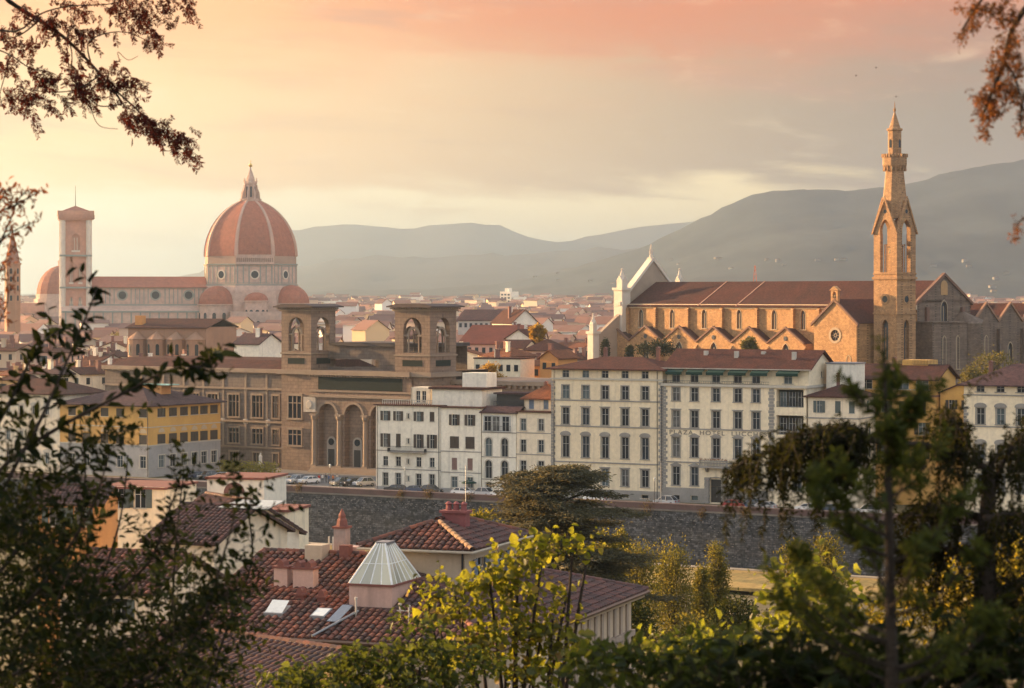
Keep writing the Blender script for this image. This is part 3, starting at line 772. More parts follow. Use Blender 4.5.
for k in (-1,1): put_window(b, op((ph0+ph1)/2+k*.62, h+.5, .9, 2.1), 'front', 'sill').location.y = 4
for px in (408.7,):
    for py in (416, 441, 461.5, 478.5):
        q = op(LF.s(px)-s0, LF.z(px, py)-.45, .45, .9); put_window(b, q, 'front', 'plain', sash=False).location.y = -.26
pipe(b, .3, -.1, .2, h); pipe(b, w_-.3, -.1, .2, h); chimney(b, 8.5, 7, h+.8, 1.4)
TUFT = leafmat('terrace_leaves', (.05,.06,.015), (.16,.13,.03), (.25,.22,.05))
b, w_, h, ops, s0 = simple_palace('pale house with two bays under a wide white rooftop storey, dark shutters half open', 441, 481, 408, WHITE, [454.4, 470], [(414.5,425.5),(436.5,448.5),(458,470),(477,487.5)], ['open_shut','closed_shut','closed_shut','plain'], ww=[1.05,1.9,1.1,1.2], bandpy=(452, 473), roof=None, sm=[SHUT,SHUT,SHUTP,SHUTP], pm=GLASS)
MB().box(-.1, w_+.3, -.45, 11, h+.002, h+.2).obj('roof', ROOF2, b)
a0, a1 = LF.s(432, 2.5)-s0, LF.s(482, 2.5)-s0; hz = LF.z(456, 389.5, 2.5)
m = MB(); m.box(a0, a1, 2.5, 10.5, h+.2, hz)
for k in range(3): m.box(a0+1.2+k*3, a0+2.6+k*3, 2.44, 2.52, h+1.0, hz-.5)
m.obj('rooftop_storey', WHITE, b); MB().box(a0-.5, a1+.5, 2.0, 11, hz, hz+.4).obj('terrace_roof', ROOF2, b)
m = MB(); m.box(a0+5, a0+10, 5, 9, hz+.4, hz+3.0); m.obj('rooftop_room', WHITE, b)
b, w_, h, ops, s0 = simple_palace('narrow white house with arched windows and a glazed top loggia, dark roof terrace', 482, 516, 411.5, WHITE, [488.6, 504.6], [(438,456.5),(460.5,478.5),(483,490)], ['plain','plain','plain'], ww=[1.35,1.35,1.2], arch=['round','round',None], bandpy=(433, 457.5, 480), roof=None)
z0, hh = zrow(LF, 499, 416.5, 431); lo = [op(LF.s(p)-s0, z0, 1.5, hh, depth=.0) for p in (488, 496.5, 506)]
for o in lo: put_window(b, o, 'front', 'plain', SASH, GLASS).location.y = -.03
railing(b, LF.s(484)-s0, LF.s(511)-s0, -.12, -.08, z0, .9)
roof_mesh(w_, 5, h, .9, 'gable_x', over=.4).obj('roof', ROOF4, b)
m = MB(); m.box(.3, w_-.2, 5.2, 10, h, h+2.9); m.obj('terrace_room', mat('dark_veranda', (.06,.055,.05)), b); MB().box(-.1, w_+.2, 4.6, 10.5, h+2.9, h+3.2).obj('terrace_roof', ROOF4, b)
railing(b, .2, w_-.2, 4.2, 4.3, h+.75, .9)
b, w_, h, ops, s0 = simple_palace('narrow beige house with two window bays between the arched house and the five-bay palace', 516.5, 551, 412.5, IVORY, [523.3, 541], [(419,430.5),(440,452),(461,473.5),(479,492)], ['plain','plain','plain','plain'], ww=[1.1,1.1,1.15,1.2], bandpy=(433.5, 455), roof=None, pm=GLASS)
MB().box(-.05, w_+.05, -.4, 4, h+.002, h+.2).obj('roof', ROOF2, b)
hz = LF.z(534, 396.5, 3)
m = MB(); panel(m, FRONT, 0, w_-.3, h+.2, hz, [op(LF.s(p,3)-s0, h+.5, 1.0, 1.7) for p in (531.5, 546)]); m.v=[(a,c+3,d) for a,c,d in m.v]; m.box(.02,w_-.32,3.32,9,h+.2,hz); m.box(0,.3,3,3.32,h+.2,hz); m.box(w_-.6,w_-.3,3,3.32,h+.2,hz); m.obj('rooftop_storey', IVORY, b)
for p in (531.5, 546): put_window(b, op(LF.s(p,3)-s0, h+.5, 1.0, 1.7), 'front', 'closed_shut', sm=SHUTB).location.y = 3
r_ = roof_mesh(w_-.3, 7, hz, 2.2, 'hip', over=.5); r_.v = [(a, c+2.8, d) for a, c, d in r_.v]; r_.obj('terrace_roof', ROOF3, b)
chimney(b, 3, 6, hz+.8, 1.3); chimney(b, 5, 6.5, hz+.8, 1.0)
# ------------------------------------------------------------------ yellow palace on the left
YF = Fr(at(148.7, 0, 478).x, 478, 31)
dY = YF.r(220.5, 0); wY = -YF.s(60)
Yb = thing('palazzo', 'yellow corner palace with grey ground floor and brown shutters, seen past the dark branches', 'palace', YF.w(-wY, 0), -YF.th, GP)
hY = YF.z(148.7, 404.2)
fx = [wY + YF.s(p) for p in (72, 86.5, 104.5, 120, 143)]
rx = [YF.r(p, 0) for p in (161.5, 173, 184, 194.5, 204, 214)]
rws = [zrow(YF, 143, 409.5, 417.5), zrow(YF, 143, 435.5, 444.5), zrow(YF, 143, 457, 468)]
fo_ = [op(u, z, 2.0 if i < 2 else 1.5, h*1.05) for i, (z, h) in enumerate(rws) for u in fx]
ro_ = [op(u, z, 2.5 if i < 2 else 1.8, h*1.08) for i, (z, h) in enumerate(rws) for u in rx]
zg = YF.z(148.7, 445.8)
w1 = MB(); panel(w1, FRONT, 0, wY, zg, hY, fo_[:10]); panel(w1, RIGHT(wY), 0, dY, zg, hY, ro_[:12]); panel(w1, LEFTF, 0, dY, zg, hY); panel(w1, BACK(dY), 0, wY, zg, hY); w1.obj('wall', OCHRE, Yb)
w2 = MB(); panel(w2, FRONT, 0, wY, 0, zg, fo_[10:]); panel(w2, RIGHT(wY), 0, dY, 0, zg, ro_[12:]); panel(w2, LEFTF, 0, dY, 0, zg); w2.obj('ground_floor_wall', GREYP, Yb)
for i, o in enumerate(fo_): put_window(Yb, o, 'front', ['closed_shut','closed_shut','plain'][i//5], sm=SHUT)
for i, o in enumerate(ro_): put_window(Yb, o, 'right', ['closed_shut','closed_shut','plain'][i//6], sm=SHUT, W_=wY)
LUN = mat('faded_lunette', (.50,.38,.24))
for o in fo_[5:10]: MB().prism([(o['uc']+.95*math.cos(math.pi*k/8), o['v1']+.35+.9*math.sin(math.pi*k/8)) for k in range(9)], FRONT, -.05, .02).obj('lunette', LUN, Yb)
for o in ro_[6:12]: MB().prism([(o['uc']+.95*math.cos(math.pi*k/8), o['v1']+.35+.9*math.sin(math.pi*k/8)) for k in range(9)], RIGHT(wY), -.05, .02).obj('lunette', LUN, Yb)
bands(Yb, wY, [zg-.1, YF.z(148.7, 428)], TRIM, dY, h=.18, out=.08)
roof_mesh(wY, dY, hY, 3.4, 'hip', over=1.0).obj('roof', ROOF4, Yb)
m = MB(); m.box(wY-11, wY-5, 10, 13, hY+1.0, hY+3.3); m.obj('roof_lantern', ORANGE, Yb); MB().box(wY-11.3, wY-3, 9.7, 13.3, hY+3.3, hY+3.5).obj('lantern_roof', mat('green_copper', (.25,.42,.36), (.20,.36,.32), 1), Yb)
pipe(Yb, wY-.2, -.12, .2, hY); 
PY = thing('house', 'pale yellow house adjoining the yellow corner palace, behind the left shrub', 'house', YF.w(-wY-20, 0), -YF.th)
hP = hY+1.8; po = [op(u, z, 1.1, h) for z, h in rws for u in (2.5, 6, 9.5, 13, 16.5)]
block_walls(19.9, 14, hP, po).obj('wall', IVORY, PY)
for o in po: put_window(PY, o, 'front', 'arched_ped', sm=SHUT)
roof_mesh(19.9, 14, hP, 2.5, 'hip', over=.8).obj('roof', ROOF2, PY)
# ------------------------------------------------------------------ national library
BF = Fr(at(350,0,490).x, 490, 35)
LIB = thing('library', 'great brown stone library with two open square towers, triple arched portico and dark inscription band', 'library', BF.w(0,0), -BF.th)
SAND = mat('brown_sandstone', (.235,.160,.112), (.18,.125,.09), .18, famt=.45, fine=1.4, streak=.4, strc=(.12,.09,.065), brick=(1.6,.7), brickv=.10)
SAND2 = mat('grey_brown_sandstone', (.175,.135,.108), (.14,.11,.09), .18, famt=.45, fine=1.4, streak=.4, strc=(.10,.08,.065), brick=(1.6,.7), brickv=.10)
SANDL = mat('pale_sandstone_trim', (.265,.20,.145), (.22,.165,.12), .3, famt=.15)
DARKB = mat('dark_inscription_stone', (.016,.022,.019), rough=.85, spec=.1)
zc = BF.z(350, 371)               # main cornice
def mv(m, dx=0, dy=0, dz=0): m.v = [(a+dx, b+dy, c+dz) for a, b, c in m.v]; return m
# centre block: from tower to tower
L0, L1 = BF.s(311), BF.s(412)
pw = 6.3
pc = [BF.s(327.3), BF.s(353.3), BF.s(353.3)*2-BF.s(327.3)]
zt, zs = BF.z(340, 404), 1.2
arch = [op(u, zs, 4.5, zt-zs-(.0), arch='round', depth=1.5) for u in pc]
D1 = 26
m = MB(); panel(m, FRONT, L0, L1, 0, zc, arch, 1.5); m.quad((L0,1.5,0),(L1,1.5,0),(L1,1.5,zt+1),(L0,1.5,zt+1))
panel(m, BACK(D1), L0, L1, 0, zc); m.quad((L0,0,zc),(L1,0,zc),(L1,D1,zc),(L0,D1,zc)); m.obj('wall', SAND, LIB)
# portico back wall niches and doors
for u in pc:
    q = MB(); q.box(u-1.2, u+1.2, 1.3, 1.48, 1.2, 6.0); q.prism([(u-1.2,6),(u+1.2,6)]+[(u+1.2*math.cos(math.pi*k/8), 6+1.2*math.sin(math.pi*k/8)) for k in range(1,8)], FRONT, 1.3, 1.48); pn = q.obj('door_surround', mat('pale_niche_stone', (.34,.29,.23), (.30,.25,.20), .4), LIB)
    q = MB(); q.box(u-.8, u+.8, 1.22, 1.295, 1.2, 4.6); q.obj('door', mat('dark_door', (.05,.045,.04), rough=.4), pn)
    q = MB(); q.lathe([(.7,0),(.7,.12)], 14); q.v = [(u+a, 1.3-c, 6.1+b) for a, b, c in q.v]; q.obj('oculus', GLASS, pn)
for k in range(4):
    u = (pc[0]-pw/2, (pc[0]+pc[1])/2, (pc[1]+pc[2])/2, pc[2]+pw/2)[k]
    q = MB(); q.box(u-.75, u+.75, -.75, .02, .3, 1.5); q.lathe([(.62,1.5),(.55,1.8),(.52,8.2),(.48,zt-3.4),(.75,zt-2.9),(.8,zt-2.5)], 12, u, -.25); q.box(u-.85, u+.85, -.95, .02, zt-2.5, zt-2.1)
    q.obj('column', SANDL, LIB)
m = MB(); 
for u in pc:
    cu, vsp = arch_curve(u-2.25, u+2.25, zt, 'round', 14); cu2, _ = arch_curve(u-2.75, u+2.75, zt+.5, 'round', 14)
    for i in range(14):
        m.quad((cu[i][0],-.12,cu[i][1]),(cu[i+1][0],-.12,cu[i+1][1]),(cu2[i+1][0],-.12,cu2[i+1][1]),(cu2[i][0],-.12,cu2[i][1]))
        m.quad((cu2[i][0],-.12,cu2[i][1]),(cu2[i+1][0],-.12,cu2[i+1][1]),(cu2[i+1][0],.02,cu2[i+1][1]),(cu2[i][0],.02,cu2[i][1]))
m.obj('archivolt', SANDL, LIB)
za, zb2 = BF.z(350, 377.5), BF.z(350, 390)
m = MB(); m.box(L0+2.0, L1-2.4, -.12, .02, zb2, za); m.obj('inscription_band', DARKB, LIB)
m = MB()
for z, hh, ou in ((zc-.9,.9,.9),(zb2-1.6,.5,.45),(zb2-.5,.35,.25),(za+.35,.3,.2),(1.0,.3,.2)):
    m.box(L0-.2, L1, -ou, .02, z, z+hh)
for k in range(int((L1-L0)/.7)): m.box(L0+k*.7, L0+k*.7+.3, -.7, .02, zc-1.25, zc-.9)
m.obj('cornice', SANDL, LIB)
m = MB()
for k in range(5): m.box(L0+1, L1, -2.4+k*.4, .02-.001*k, k*.22, (k+1)*.22)
m.obj('steps', SANDL, LIB)
q = MB(); u = BF.s(310.5); q.box(u-1.6, u+1.6, -.35, .02, BF.z(311,412), BF.z(311,397)); q.lathe([(.9,0),(.7,.2)], 12); q.v[-24:] = [(u+a, -.35-c, BF.z(311,404.5)+b) for a, b, c in q.v[-24:]]; q.obj('coat_of_arms', mat('pale_marble_arms', (.42,.37,.30), (.34,.30,.25), 2), LIB)
# upper set-back hall between the towers
hz = BF.z(365, 346, 6)
m = MB(); panel(m, FRONT, L0+1, L1-1, zc, hz, [op(BF.s(352,6), zc+.6, 14, 1.6)]); panel(m, BACK(14), L0+1, L1-1, zc, hz); m.quad((L0+1,0,hz),(L1-1,0,hz),(L1-1,14,hz),(L0+1,14,hz)); mv(m, 0, 6).obj('upper_wall', SAND2, LIB)
m = MB(); m.box(L0+.6, L1-.6, 5.4, 20.3, hz, hz+.7); m.obj('upper_roof', mat('dark_roofing', (.075,.06,.055), (.06,.05,.048), .4), LIB)
# towers
def lib_tower(px_corner, px_left, px_right, y0):
    sc = BF.s(px_corner, y0); w_ = sc - BF.s(px_left, y0); dpt = BF.r(px_right, sc) - y0
    w_ = dpt = (w_ + dpt)/2
    tz0, tz1 = zc, BF.z(px_corner, 307.5, y0)
    s0 = sc - w_
    t_ = link('tower', None, LIB, (s0, y0, 0))
    H = tz1 - tz0
    sp = [op(w_/2, tz0+3.9, w_*.52, H-5.9, arch='round', depth=.9)]
    for fnx in (0,):
        m = MB()
        panel(m, FRONT, 0, w_, 0, tz1, sp, .9); panel(m, RIGHT(w_), 0, dpt, 0, tz1, [op(dpt/2, tz0+3.9, dpt*.52, H-5.9, arch='round', depth=.9)], .9)
        panel(m, LEFTF, 0, dpt, 0, tz1, [op(dpt/2, tz0+3.9, dpt*.52, H-5.9, arch='round', depth=.9)], .9); panel(m, BACK(dpt), 0, w_, 0, tz1, [op(w_/2, tz0+3.9, w_*.52, H-5.9, arch='round', depth=.9)], .9)
        # inner faces of the belvedere
        for fn, L_ in ((lambda u, v, d: (u, .9+d, v), w_), (lambda u, v, d: (w_-.9-d, u, v), dpt), (lambda u, v, d: (.9+d, u, v), dpt), (lambda u, v, d: (u, dpt-.9-d, v), w_)):
            o = op(L_/2, tz0+3.9, L_*.52, H-5.9, arch='round', depth=.001); panel(m, fn, .9, L_-.9, tz0+3.5, tz1-.2, [o], .001)
        m.box(.5, w_-.5, .5, dpt-.5, tz0+3.4, tz0+3.88)
        m.obj('wall', SAND, t_)
    # serliana columns and lintel in each arch
    def serl(fn, L_):
        c = MB(); hw = L_*.26; zl = tz0 + 3.9 + (H-5.9)*.46
        for k in (-1, 1):
            x = L_/2 + k*hw*.56
            c.add([fn(x+a*.13, z, .45+b*.13) for z in (tz0+3.9, zl) for a, b in ((-1,-1),(1,-1),(1,1),(-1,1))], [(0,1,5,4),(1,2,6,5),(2,3,7,6),(3,0,4,7)])
            xa, xb = sorted((L_/2+k*hw*.44, L_/2+k*hw)); c.add([fn(x_, z, d_) for z in (zl, zl+.35) for x_, d_ in ((xa,.2),(xb,.2),(xb,.7),(xa,.7))], [(0,1,5,4),(1,2,6,5),(2,3,7,6),(3,0,4,7),(4,5,6,7),(0,3,2,1)])
        c2, _ = arch_curve(L_/2-hw*.5, L_/2+hw*.5, zl+.35+hw*.5, 'round', 8); c3, _ = arch_curve(L_/2-hw*.72, L_/2+hw*.72, zl+.35+hw*.72, 'round', 8)
        for i in range(8): c.quad(fn(*c2[i], .4), fn(*c2[i+1], .4), fn(*c3[i+1], .4), fn(*c3[i], .4)); c.quad(fn(*c2[i], .4), fn(*c2[i+1], .4), fn(*c2[i+1], .6), fn(*c2[i], .6))
        c.obj('arcade', SANDL, t_)
    serl(FRONT, w_); serl(RIGHT(w_), dpt); serl(LEFTF, dpt); serl(BACK(dpt), w_)
    m = MB(); m.lathe([(.5,tz0+3.88),(.42,tz0+5.0),(.30,tz0+5.7),(.34,tz0+6.0),(.15,tz0+6.4)], 8, w_/2, dpt/2); m.obj('bell', mat('bronze', (.10,.09,.06), rough=.5, metal=.6), t_)
    m = MB()
    for z, hh, ou in ((tz0-.9,.9,.8),(tz0+3.2,.3,.2),(tz1-.75,.35,.35)): m.box(-ou, w_+ou, -ou, dpt+ou, z, z+hh)
    for k in range(int(w_/.62)+2):
        x = -.5+k*.62; m.box(x, x+.25, -.95, dpt+.95, tz1-.32, tz1-.03)
    for k in range(int(dpt/.62)+2):
        y = -.5+k*.62; m.box(-.95, w_+.95, y, y+.25, tz1-.35, tz1-.06)
    m.obj('cornice', SANDL, t_)
    m = MB(); m.box(-1.25, w_+1.25, -1.25, dpt+1.25, tz1, tz1+.28); m.prism([(-1.2,tz1+.28),(w_+1.2,tz1+.28),(w_-1,tz1+.75),(1,tz1+.75)], lambda u, v, k: (u, k, v), -1.0, dpt+1.0); m.obj('roof', mat('tower_roof', (.10,.07,.06), (.08,.06,.055), .4), t_)
    MB().box(w_*.22, w_*.78, -.06, .02, tz0+1.2, tz0+2.4).obj('panel', DARKB, t_); MB().box(w_-.02, w_+.06, dpt*.22, dpt*.78, tz0+1.2, tz0+2.4).obj('panel', DARKB, t_)
    return s0, w_, dpt
ta = lib_tower(311, 281, 335, .4)
tb = lib_tower(430, 398, 458.5, .4)
# tower-bay windows (below left tower) and left wing
z1, h1 = zrow(BF, 295, 396, 418); z2, h2 = zrow(BF, 295, 430, 445)
for z, h in ((z1,h1),(z2,h2)):
    q = op(BF.s(295.3, .4), z, 3.4, h)
    f = MB(); f.box(-2.1,2.1,-.3,.02,-.4,0); f.box(-2.0,-1.7,-.22,.02,0,h); f.box(1.7,2.0,-.22,.02,0,h); f.box(-.65,-.45,-.2,.02,0,h); f.box(.45,.65,-.2,.02,0,h); f.box(-2.1,2.1,-.3,.02,h,h+.5); f.box(-1.7,1.7,-.18,.02,h*.66,h*.66+.2)
    wd = f.obj('window', SANDL, LIB, (q['uc'], .4, z)); g = MB(); g.box(-1.7,1.7,-.06,.01,0,h); g.obj('pane', GLASS, wd)
W0, W1 = BF.s(105, 3), ta[0]
D2_ = 30
wins = [(BF.s(p, 3), p) for p in (130, 153, 174, 194, 213, 234, 257.6, 276)]
lo = []
for u, p in wins:
    lo.append(op(u, z1-.3, 2.9 if p < 270 else 1.7, h1)); lo.append(op(u, z2-.3, 2.9 if p < 270 else 1.7, h2)); lo.append(op(u, .9, 2.2 if p < 270 else 1.4, 2.0))
m = MB(); panel(m, FRONT, W0, W1, 0, zc-.1, lo, .5); panel(m, BACK(D2_), W0, W1, 0, zc-.1); m.quad((W0,0,zc-.1),(W1,0,zc-.1),(W1,D2_,zc-.1),(W0,D2_,zc-.1)); m.quad((W0,0,0),(W0,D2_,0),(W0,D2_,zc-.1),(W0,0,zc-.1))
mv(m, 0, 3).obj('wing_wall', SAND2, LIB)
for o in lo:
    w2, h = o['w'], o['hh']
    key = ('lib', round(w2,2), round(h,2))
    if key not in _wm:
        f = MB(); f.box(-w2/2-.35,w2/2+.35,-.28,.02,-.35,0); f.box(-w2/2-.3,-w2/2,-.2,.02,0,h); f.box(w2/2,w2/2+.3,-.2,.02,0,h); f.box(-w2/2-.35,w2/2+.35,-.26,.02,h,h+.4)
        for k in (-1, 1): f.box(k*w2/6-.1, k*w2/6+.1, -.05, .3, 0, h)
        if h > 3: f.box(-w2/2, w2/2, .02, .3, h*.66, h*.66+.22)
        g = MB(); g.quad((-w2/2,.45,0),(w2/2,.45,0),(w2/2,.45,h),(-w2/2,.45,h))
        _wm[key] = (f.mesh('window', SANDL), g.mesh('pane', GLASS))
    wd = link('window', _wm[key][0], LIB, (o['uc'], 3, o['v0'])); link('pane', _wm[key][1], wd)
m = MB()
for z, hh, ou in ((zc-.9,.8,.8),(z1+h1+.9,.4,.35),(z2+h2+1.0,.4,.35),(3.9,.35,.25)): m.box(W0-.3, W1, 3-ou, 3.02, z, z+hh)
for k in range(int((W1-W0)/.7)): m.box(W0+k*.7, W0+k*.7+.3, 2.4, 3.02, zc-1.2, zc-.9)
for i in range(len(wins)-1):
    u = (wins[i][0]+wins[i+1][0])/2; m.box(u-.28, u+.28, 2.88, 3.02, 4.25, zc-.9)
m.obj('wing_cornice', SANDL, LIB)
m = MB(); m.prism([(3.4,zc-.1),(D2_+3,zc-.1),(D2_-3,zc+1.6),(9,zc+1.6)], lambda u, v, k: (k, u, v), W0+1, W1-1); m.obj('wing_roof', ROOF2, LIB)
# medallions
for p in (223, 245.5, 268):
    q = MB(); q.lathe([(.75,0),(.55,.15),(.2,.2)], 14); q.v = [(BF.s(p,3)+a, 3-c, (z1+z2+h2)/2-.1+b) for a, b, c in q.v]; q.obj('medallion', mat('pale_marble_arms', (.62,.58,.50)), LIB)
# right wing, behind the white houses, receding
R0, R1 = tb[0]+tb[1], BF.s(575, 8)
m = MB(); panel(m, FRONT, R0, R1, 0, zc-1.6, [], .5); m.quad((R0,0,zc-1.6),(R1,0,zc-1.6),(R1,20,zc-1.6),(R0,20,zc-1.6)); mv(m, 0, 8).obj('wing_wall', SAND, LIB)
m = MB()
for z, hh, ou in ((zc-2.4,.8,.8),(zc-5,.4,.3)): m.box(R0, R1+.3, 8-ou, 8.02, z, z+hh)
for k in range(int((R1-R0)/1.4)): m.box(R0+k*1.4, R0+k*1.4+.5, 7.4, 8.02, zc-3.0, zc-2.4)
m.obj('wing_cornice', SANDL, LIB)
# ------------------------------------------------------------------ gothic basilica and its bell tower
SF = Fr(89.6, 600, 48)
CH = thing('church', 'long brown gothic basilica with gabled aisle, dark red roof and white marble front', 'church', SF.w(0,0), -SF.th)
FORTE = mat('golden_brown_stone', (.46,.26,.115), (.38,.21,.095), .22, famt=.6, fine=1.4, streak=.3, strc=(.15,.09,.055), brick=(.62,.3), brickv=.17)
FORTD = mat('shaded_brown_stone', (.20,.14,.10), (.15,.108,.08), .22, famt=.55, fine=1.4, streak=.35, strc=(.08,.06,.05), brick=(.62,.3), brickv=.17)  # shaded copy of the church stone, for the east walls turned from the sun
MARB = mat('white_marble', (.62,.54,.43), (.54,.47,.38), .4, famt=.14)
CHROOF = mat('church_roof', (.080,.034,.026), (.056,.029,.024), .12, fine=1.8, famt=1.0, tile=10, bump=.4, spec=.04)
def pt_op(u, v0, w, h, **k): return op(u, v0, w, h, arch='point', h=1.45*w/2*1.1, **k)
NL, NR, NW_ = -87.0, 13.4, 21.0
eav, rdg = 33.6, 39.6
lan_u = [SF.s(p) for p in (641, 672, 704, 739, 774, 803, 832, 858)]
lz0, lz1 = 27.2, 31.6
lan = [pt_op(u, lz0, 1.5, lz1-lz0+.6) for u in lan_u]
m = MB(); panel(m, FRONT, NL, NR, 0, eav, lan, .6); panel(m, BACK(NW_), NL, NR, 0, eav); m.quad((NL,0,eav),(NR,0,eav),(NR,NW_,eav),(NL,NW_,eav)); m.obj('wall', FORTE, CH)
GSTAIN = mat('leaded_glass', (.05,.055,.06), (.08,.08,.08), 1.5, rough=.3)
LANF = mat('lancet_stone', (.46,.36,.24), (.40,.31,.2), .5)
def lancet(parent, o, loc, rot, name='window', glass=None, fm=None, dp=.5):
    ol = outline(dict(o, u0=-o['w']/2, u1=o['w']/2, v0=0, v1=o['hh'])); n = len(ol)
    key = ('lan', round(o['w'],2), round(o['hh'],2), (fm or LANF).name, dp)
    if key not in _wm:
        f = MB(); w, h = o['w'], o['hh']; t_ = .16
        o2 = [(u*(1+2*t_/w), (v-h*.4)*(1+2*t_/h)+h*.4) for u, v in ol]
        for i in range(1, n):
            a, b, c_, d_ = ol[i], ol[(i+1)%n], o2[(i+1)%n], o2[i]
            f.quad(FRONT(*a,-.08),FRONT(*b,-.08),FRONT(*c_,-.08),FRONT(*d_,-.08)); f.quad(FRONT(*d_,-.08),FRONT(*c_,-.08),FRONT(*c_,.02),FRONT(*d_,.02))
        f.box(-.07,.07,.1,.3,0,h*.8); f.box(-w/2-.3,w/2+.3,-.2,.02,-.2,0)
        g = MB(); g.quad(*[FRONT(u,v,dp) for u, v in ol]); _wm[key] = (f.mesh('window', fm or LANF), g.mesh('pane', GSTAIN))
    wd = link('window', _wm[key][0], parent, loc, rot); link('pane', _wm[key][1], wd); return wd
for o in lan: lancet(CH, o, (o['uc'], 0, o['v0']), 0)
for u in [SF.s(p) for p in (629, 656.5, 689, 723, 758, 794, 820)]:
    m = MB(); m.box(u-.45, u+.45, -.9, .02, 15, 32.2); m.prism([(-.9,32.2),(.02,32.2),(.02,33.2)], lambda a, b, k: (k, a, b), u-.45, u+.45); m.obj('pilaster', FORTE, CH)
m = MB(); m.box(NL, NR, -.35, .02, 32.45, eav-.02)
m.obj('cornice', mat('pale_church_cornice', (.62,.50,.33), (.55,.44,.30), .3), CH)
m = MB(); c = NW_/2; s = (rdg-eav)/c
m.prism([(-.9,eav-.9*s),(c,rdg),(NW_+.9,eav-.9*s),(NW_+.9,eav-.9*s-.3),(c,rdg-.3),(-.9,eav-.9*s-.3)], lambda u, v, k: (k, u, v), NL+1, NR-.4)
m.obj('roof', CHROOF, CH)
m = MB()
for p in (700, 738): 
    u = SF.s(p); m.prism([(-.85,eav-.85*s+.14),(c,rdg+.14),(c,rdg-.1),(-.85,eav-.85*s-.1)], lambda a, b, k: (k, a, b), u-.2, u+.2)
m.obj('roof_rib', mat('roof_rib_mortar', (.30,.17,.12), rough=.9), CH)
m = MB(); u = SF.s(728)
for dx in (-.6, .6): m.tube([(u+dx, c, rdg-.2),(u+dx*.2, c, rdg+4.2)], .09, 5)
for k in range(4): m.tube([(u-.5+.1*k, c, rdg+.6+k),(u+.5-.1*k, c, rdg+1.1+k)], .06, 4)
m.obj('lattice_mast', mat('red_painted_steel', (.35,.10,.07), rough=.5), CH)
# gabled aisle chapels
AO = -3.4
pk = [SF.s(p, AO) for p in (613, 645.6, 679, 714, 749, 785.6)]
sp = (pk[-1]-pk[0])/5
m = MB(); r = MB(); tr = MB()
aw_ = []
for i in range(6):
    u = pk[0] + sp*i; a, b = u-sp/2, u+sp/2
    o = pt_op(u, 17.0, 2.2, 6.6); aw_.append(o)
    panel(m, lambda x, z, d_: (x, AO+d_, z), a, b, 0, 23.6, [o], .6)
    m.quad((a,AO,23.6),(b,AO,23.6),(u,AO,27.6))
    for q in (-1, 1):
        e = u + q*sp/2
        r.add([(u,AO+.3,27.55),(e,AO+.3,23.55),(e,.0,23.55),(u,.0,27.55)], [(0,1,2,3)])
        tr.prism([(u,27.95),(u,27.45),(e,23.45),(e,23.95)] if q > 0 else [(u,27.45),(u,27.95),(e,23.95),(e,23.45)], lambda x, z, d_: (x, d_, z), AO-.35, AO+.3)
m.quad((pk[0]-sp/2,AO,0),(pk[0]-sp/2,0,0),(pk[0]-sp/2,0,23.6),(pk[0]-sp/2,AO,23.6)); e = pk[0]+sp*5.5; m.quad((e,AO,0),(e,0,0),(e,0,23.6),(e,AO,23.6))
m.obj('aisle_wall', FORTE, CH); r.obj('aisle_roof', CHROOF, CH); tr.obj('gable_coping', mat('dark_coping', (.20,.11,.075), (.16,.09,.065)), CH)
for o in aw_: lancet(CH, o, (o['uc'], AO, o['v0']), 0)
for i in range(7):
    u = pk[0] + sp*(i-.5); m = MB(); m.box(u-.5, u+.5, AO-1.1, AO+.02, 0, 21.5); m.prism([(AO-1.1,21.5),(AO+.02,21.5),(AO+.02,23)], lambda a, b, k: (k, a, b), u-.5, u+.5); m.obj('buttress', FORTE, CH)
for o in aw_[:]:
    q = MB(); q.lathe([(.6,0),(.6,.15)], 12); q.v = [(o['uc']+a, AO-c_-.0, 24.9+b) for a, b, c_ in q.v]; q.obj('oculus', GSTAIN, CH)
# marble front, seen from behind
m = MB()
m.prism([(-2.0,33.8),(NW_+2.0,33.8),(NW_/2,45.6)], lambda u, v, k: (k, u, v), NL-1.4, NL-.2)
m.box(NL-1.4, NL-.2, -11.5, NW_+11.5, 0, 24.5); m.prism([(-11.5,24.5),(-2,24.5),(-2,31)], lambda u, v, k: (k, u, v), NL-1.4, NL-.2)
m.box(NL-1.4, NL-.2, -2, NW_+2, 24.5, 33.8); m.obj('facade', mat('facade_back_stone', (.36,.27,.19), (.30,.23,.17), .3), CH)
m = MB()
for q in (-1, 1):
    a, b = (NW_/2, 45.6), (NW_/2 + q*(NW_/2+2.6), 33.2); 
    m.prism([(a[0],a[1]+.9),(b[0],b[1]+.9),(b[0],b[1]-.1),(a[0],a[1]-.1)] if q < 0 else [(a[0],a[1]-.1),(b[0],b[1]-.1),(b[0],b[1]+.9),(a[0],a[1]+.9)], lambda u, v, k: (k, u, v), NL-2.0, NL+.15)
m.obj('gable_coping', MARB, CH)
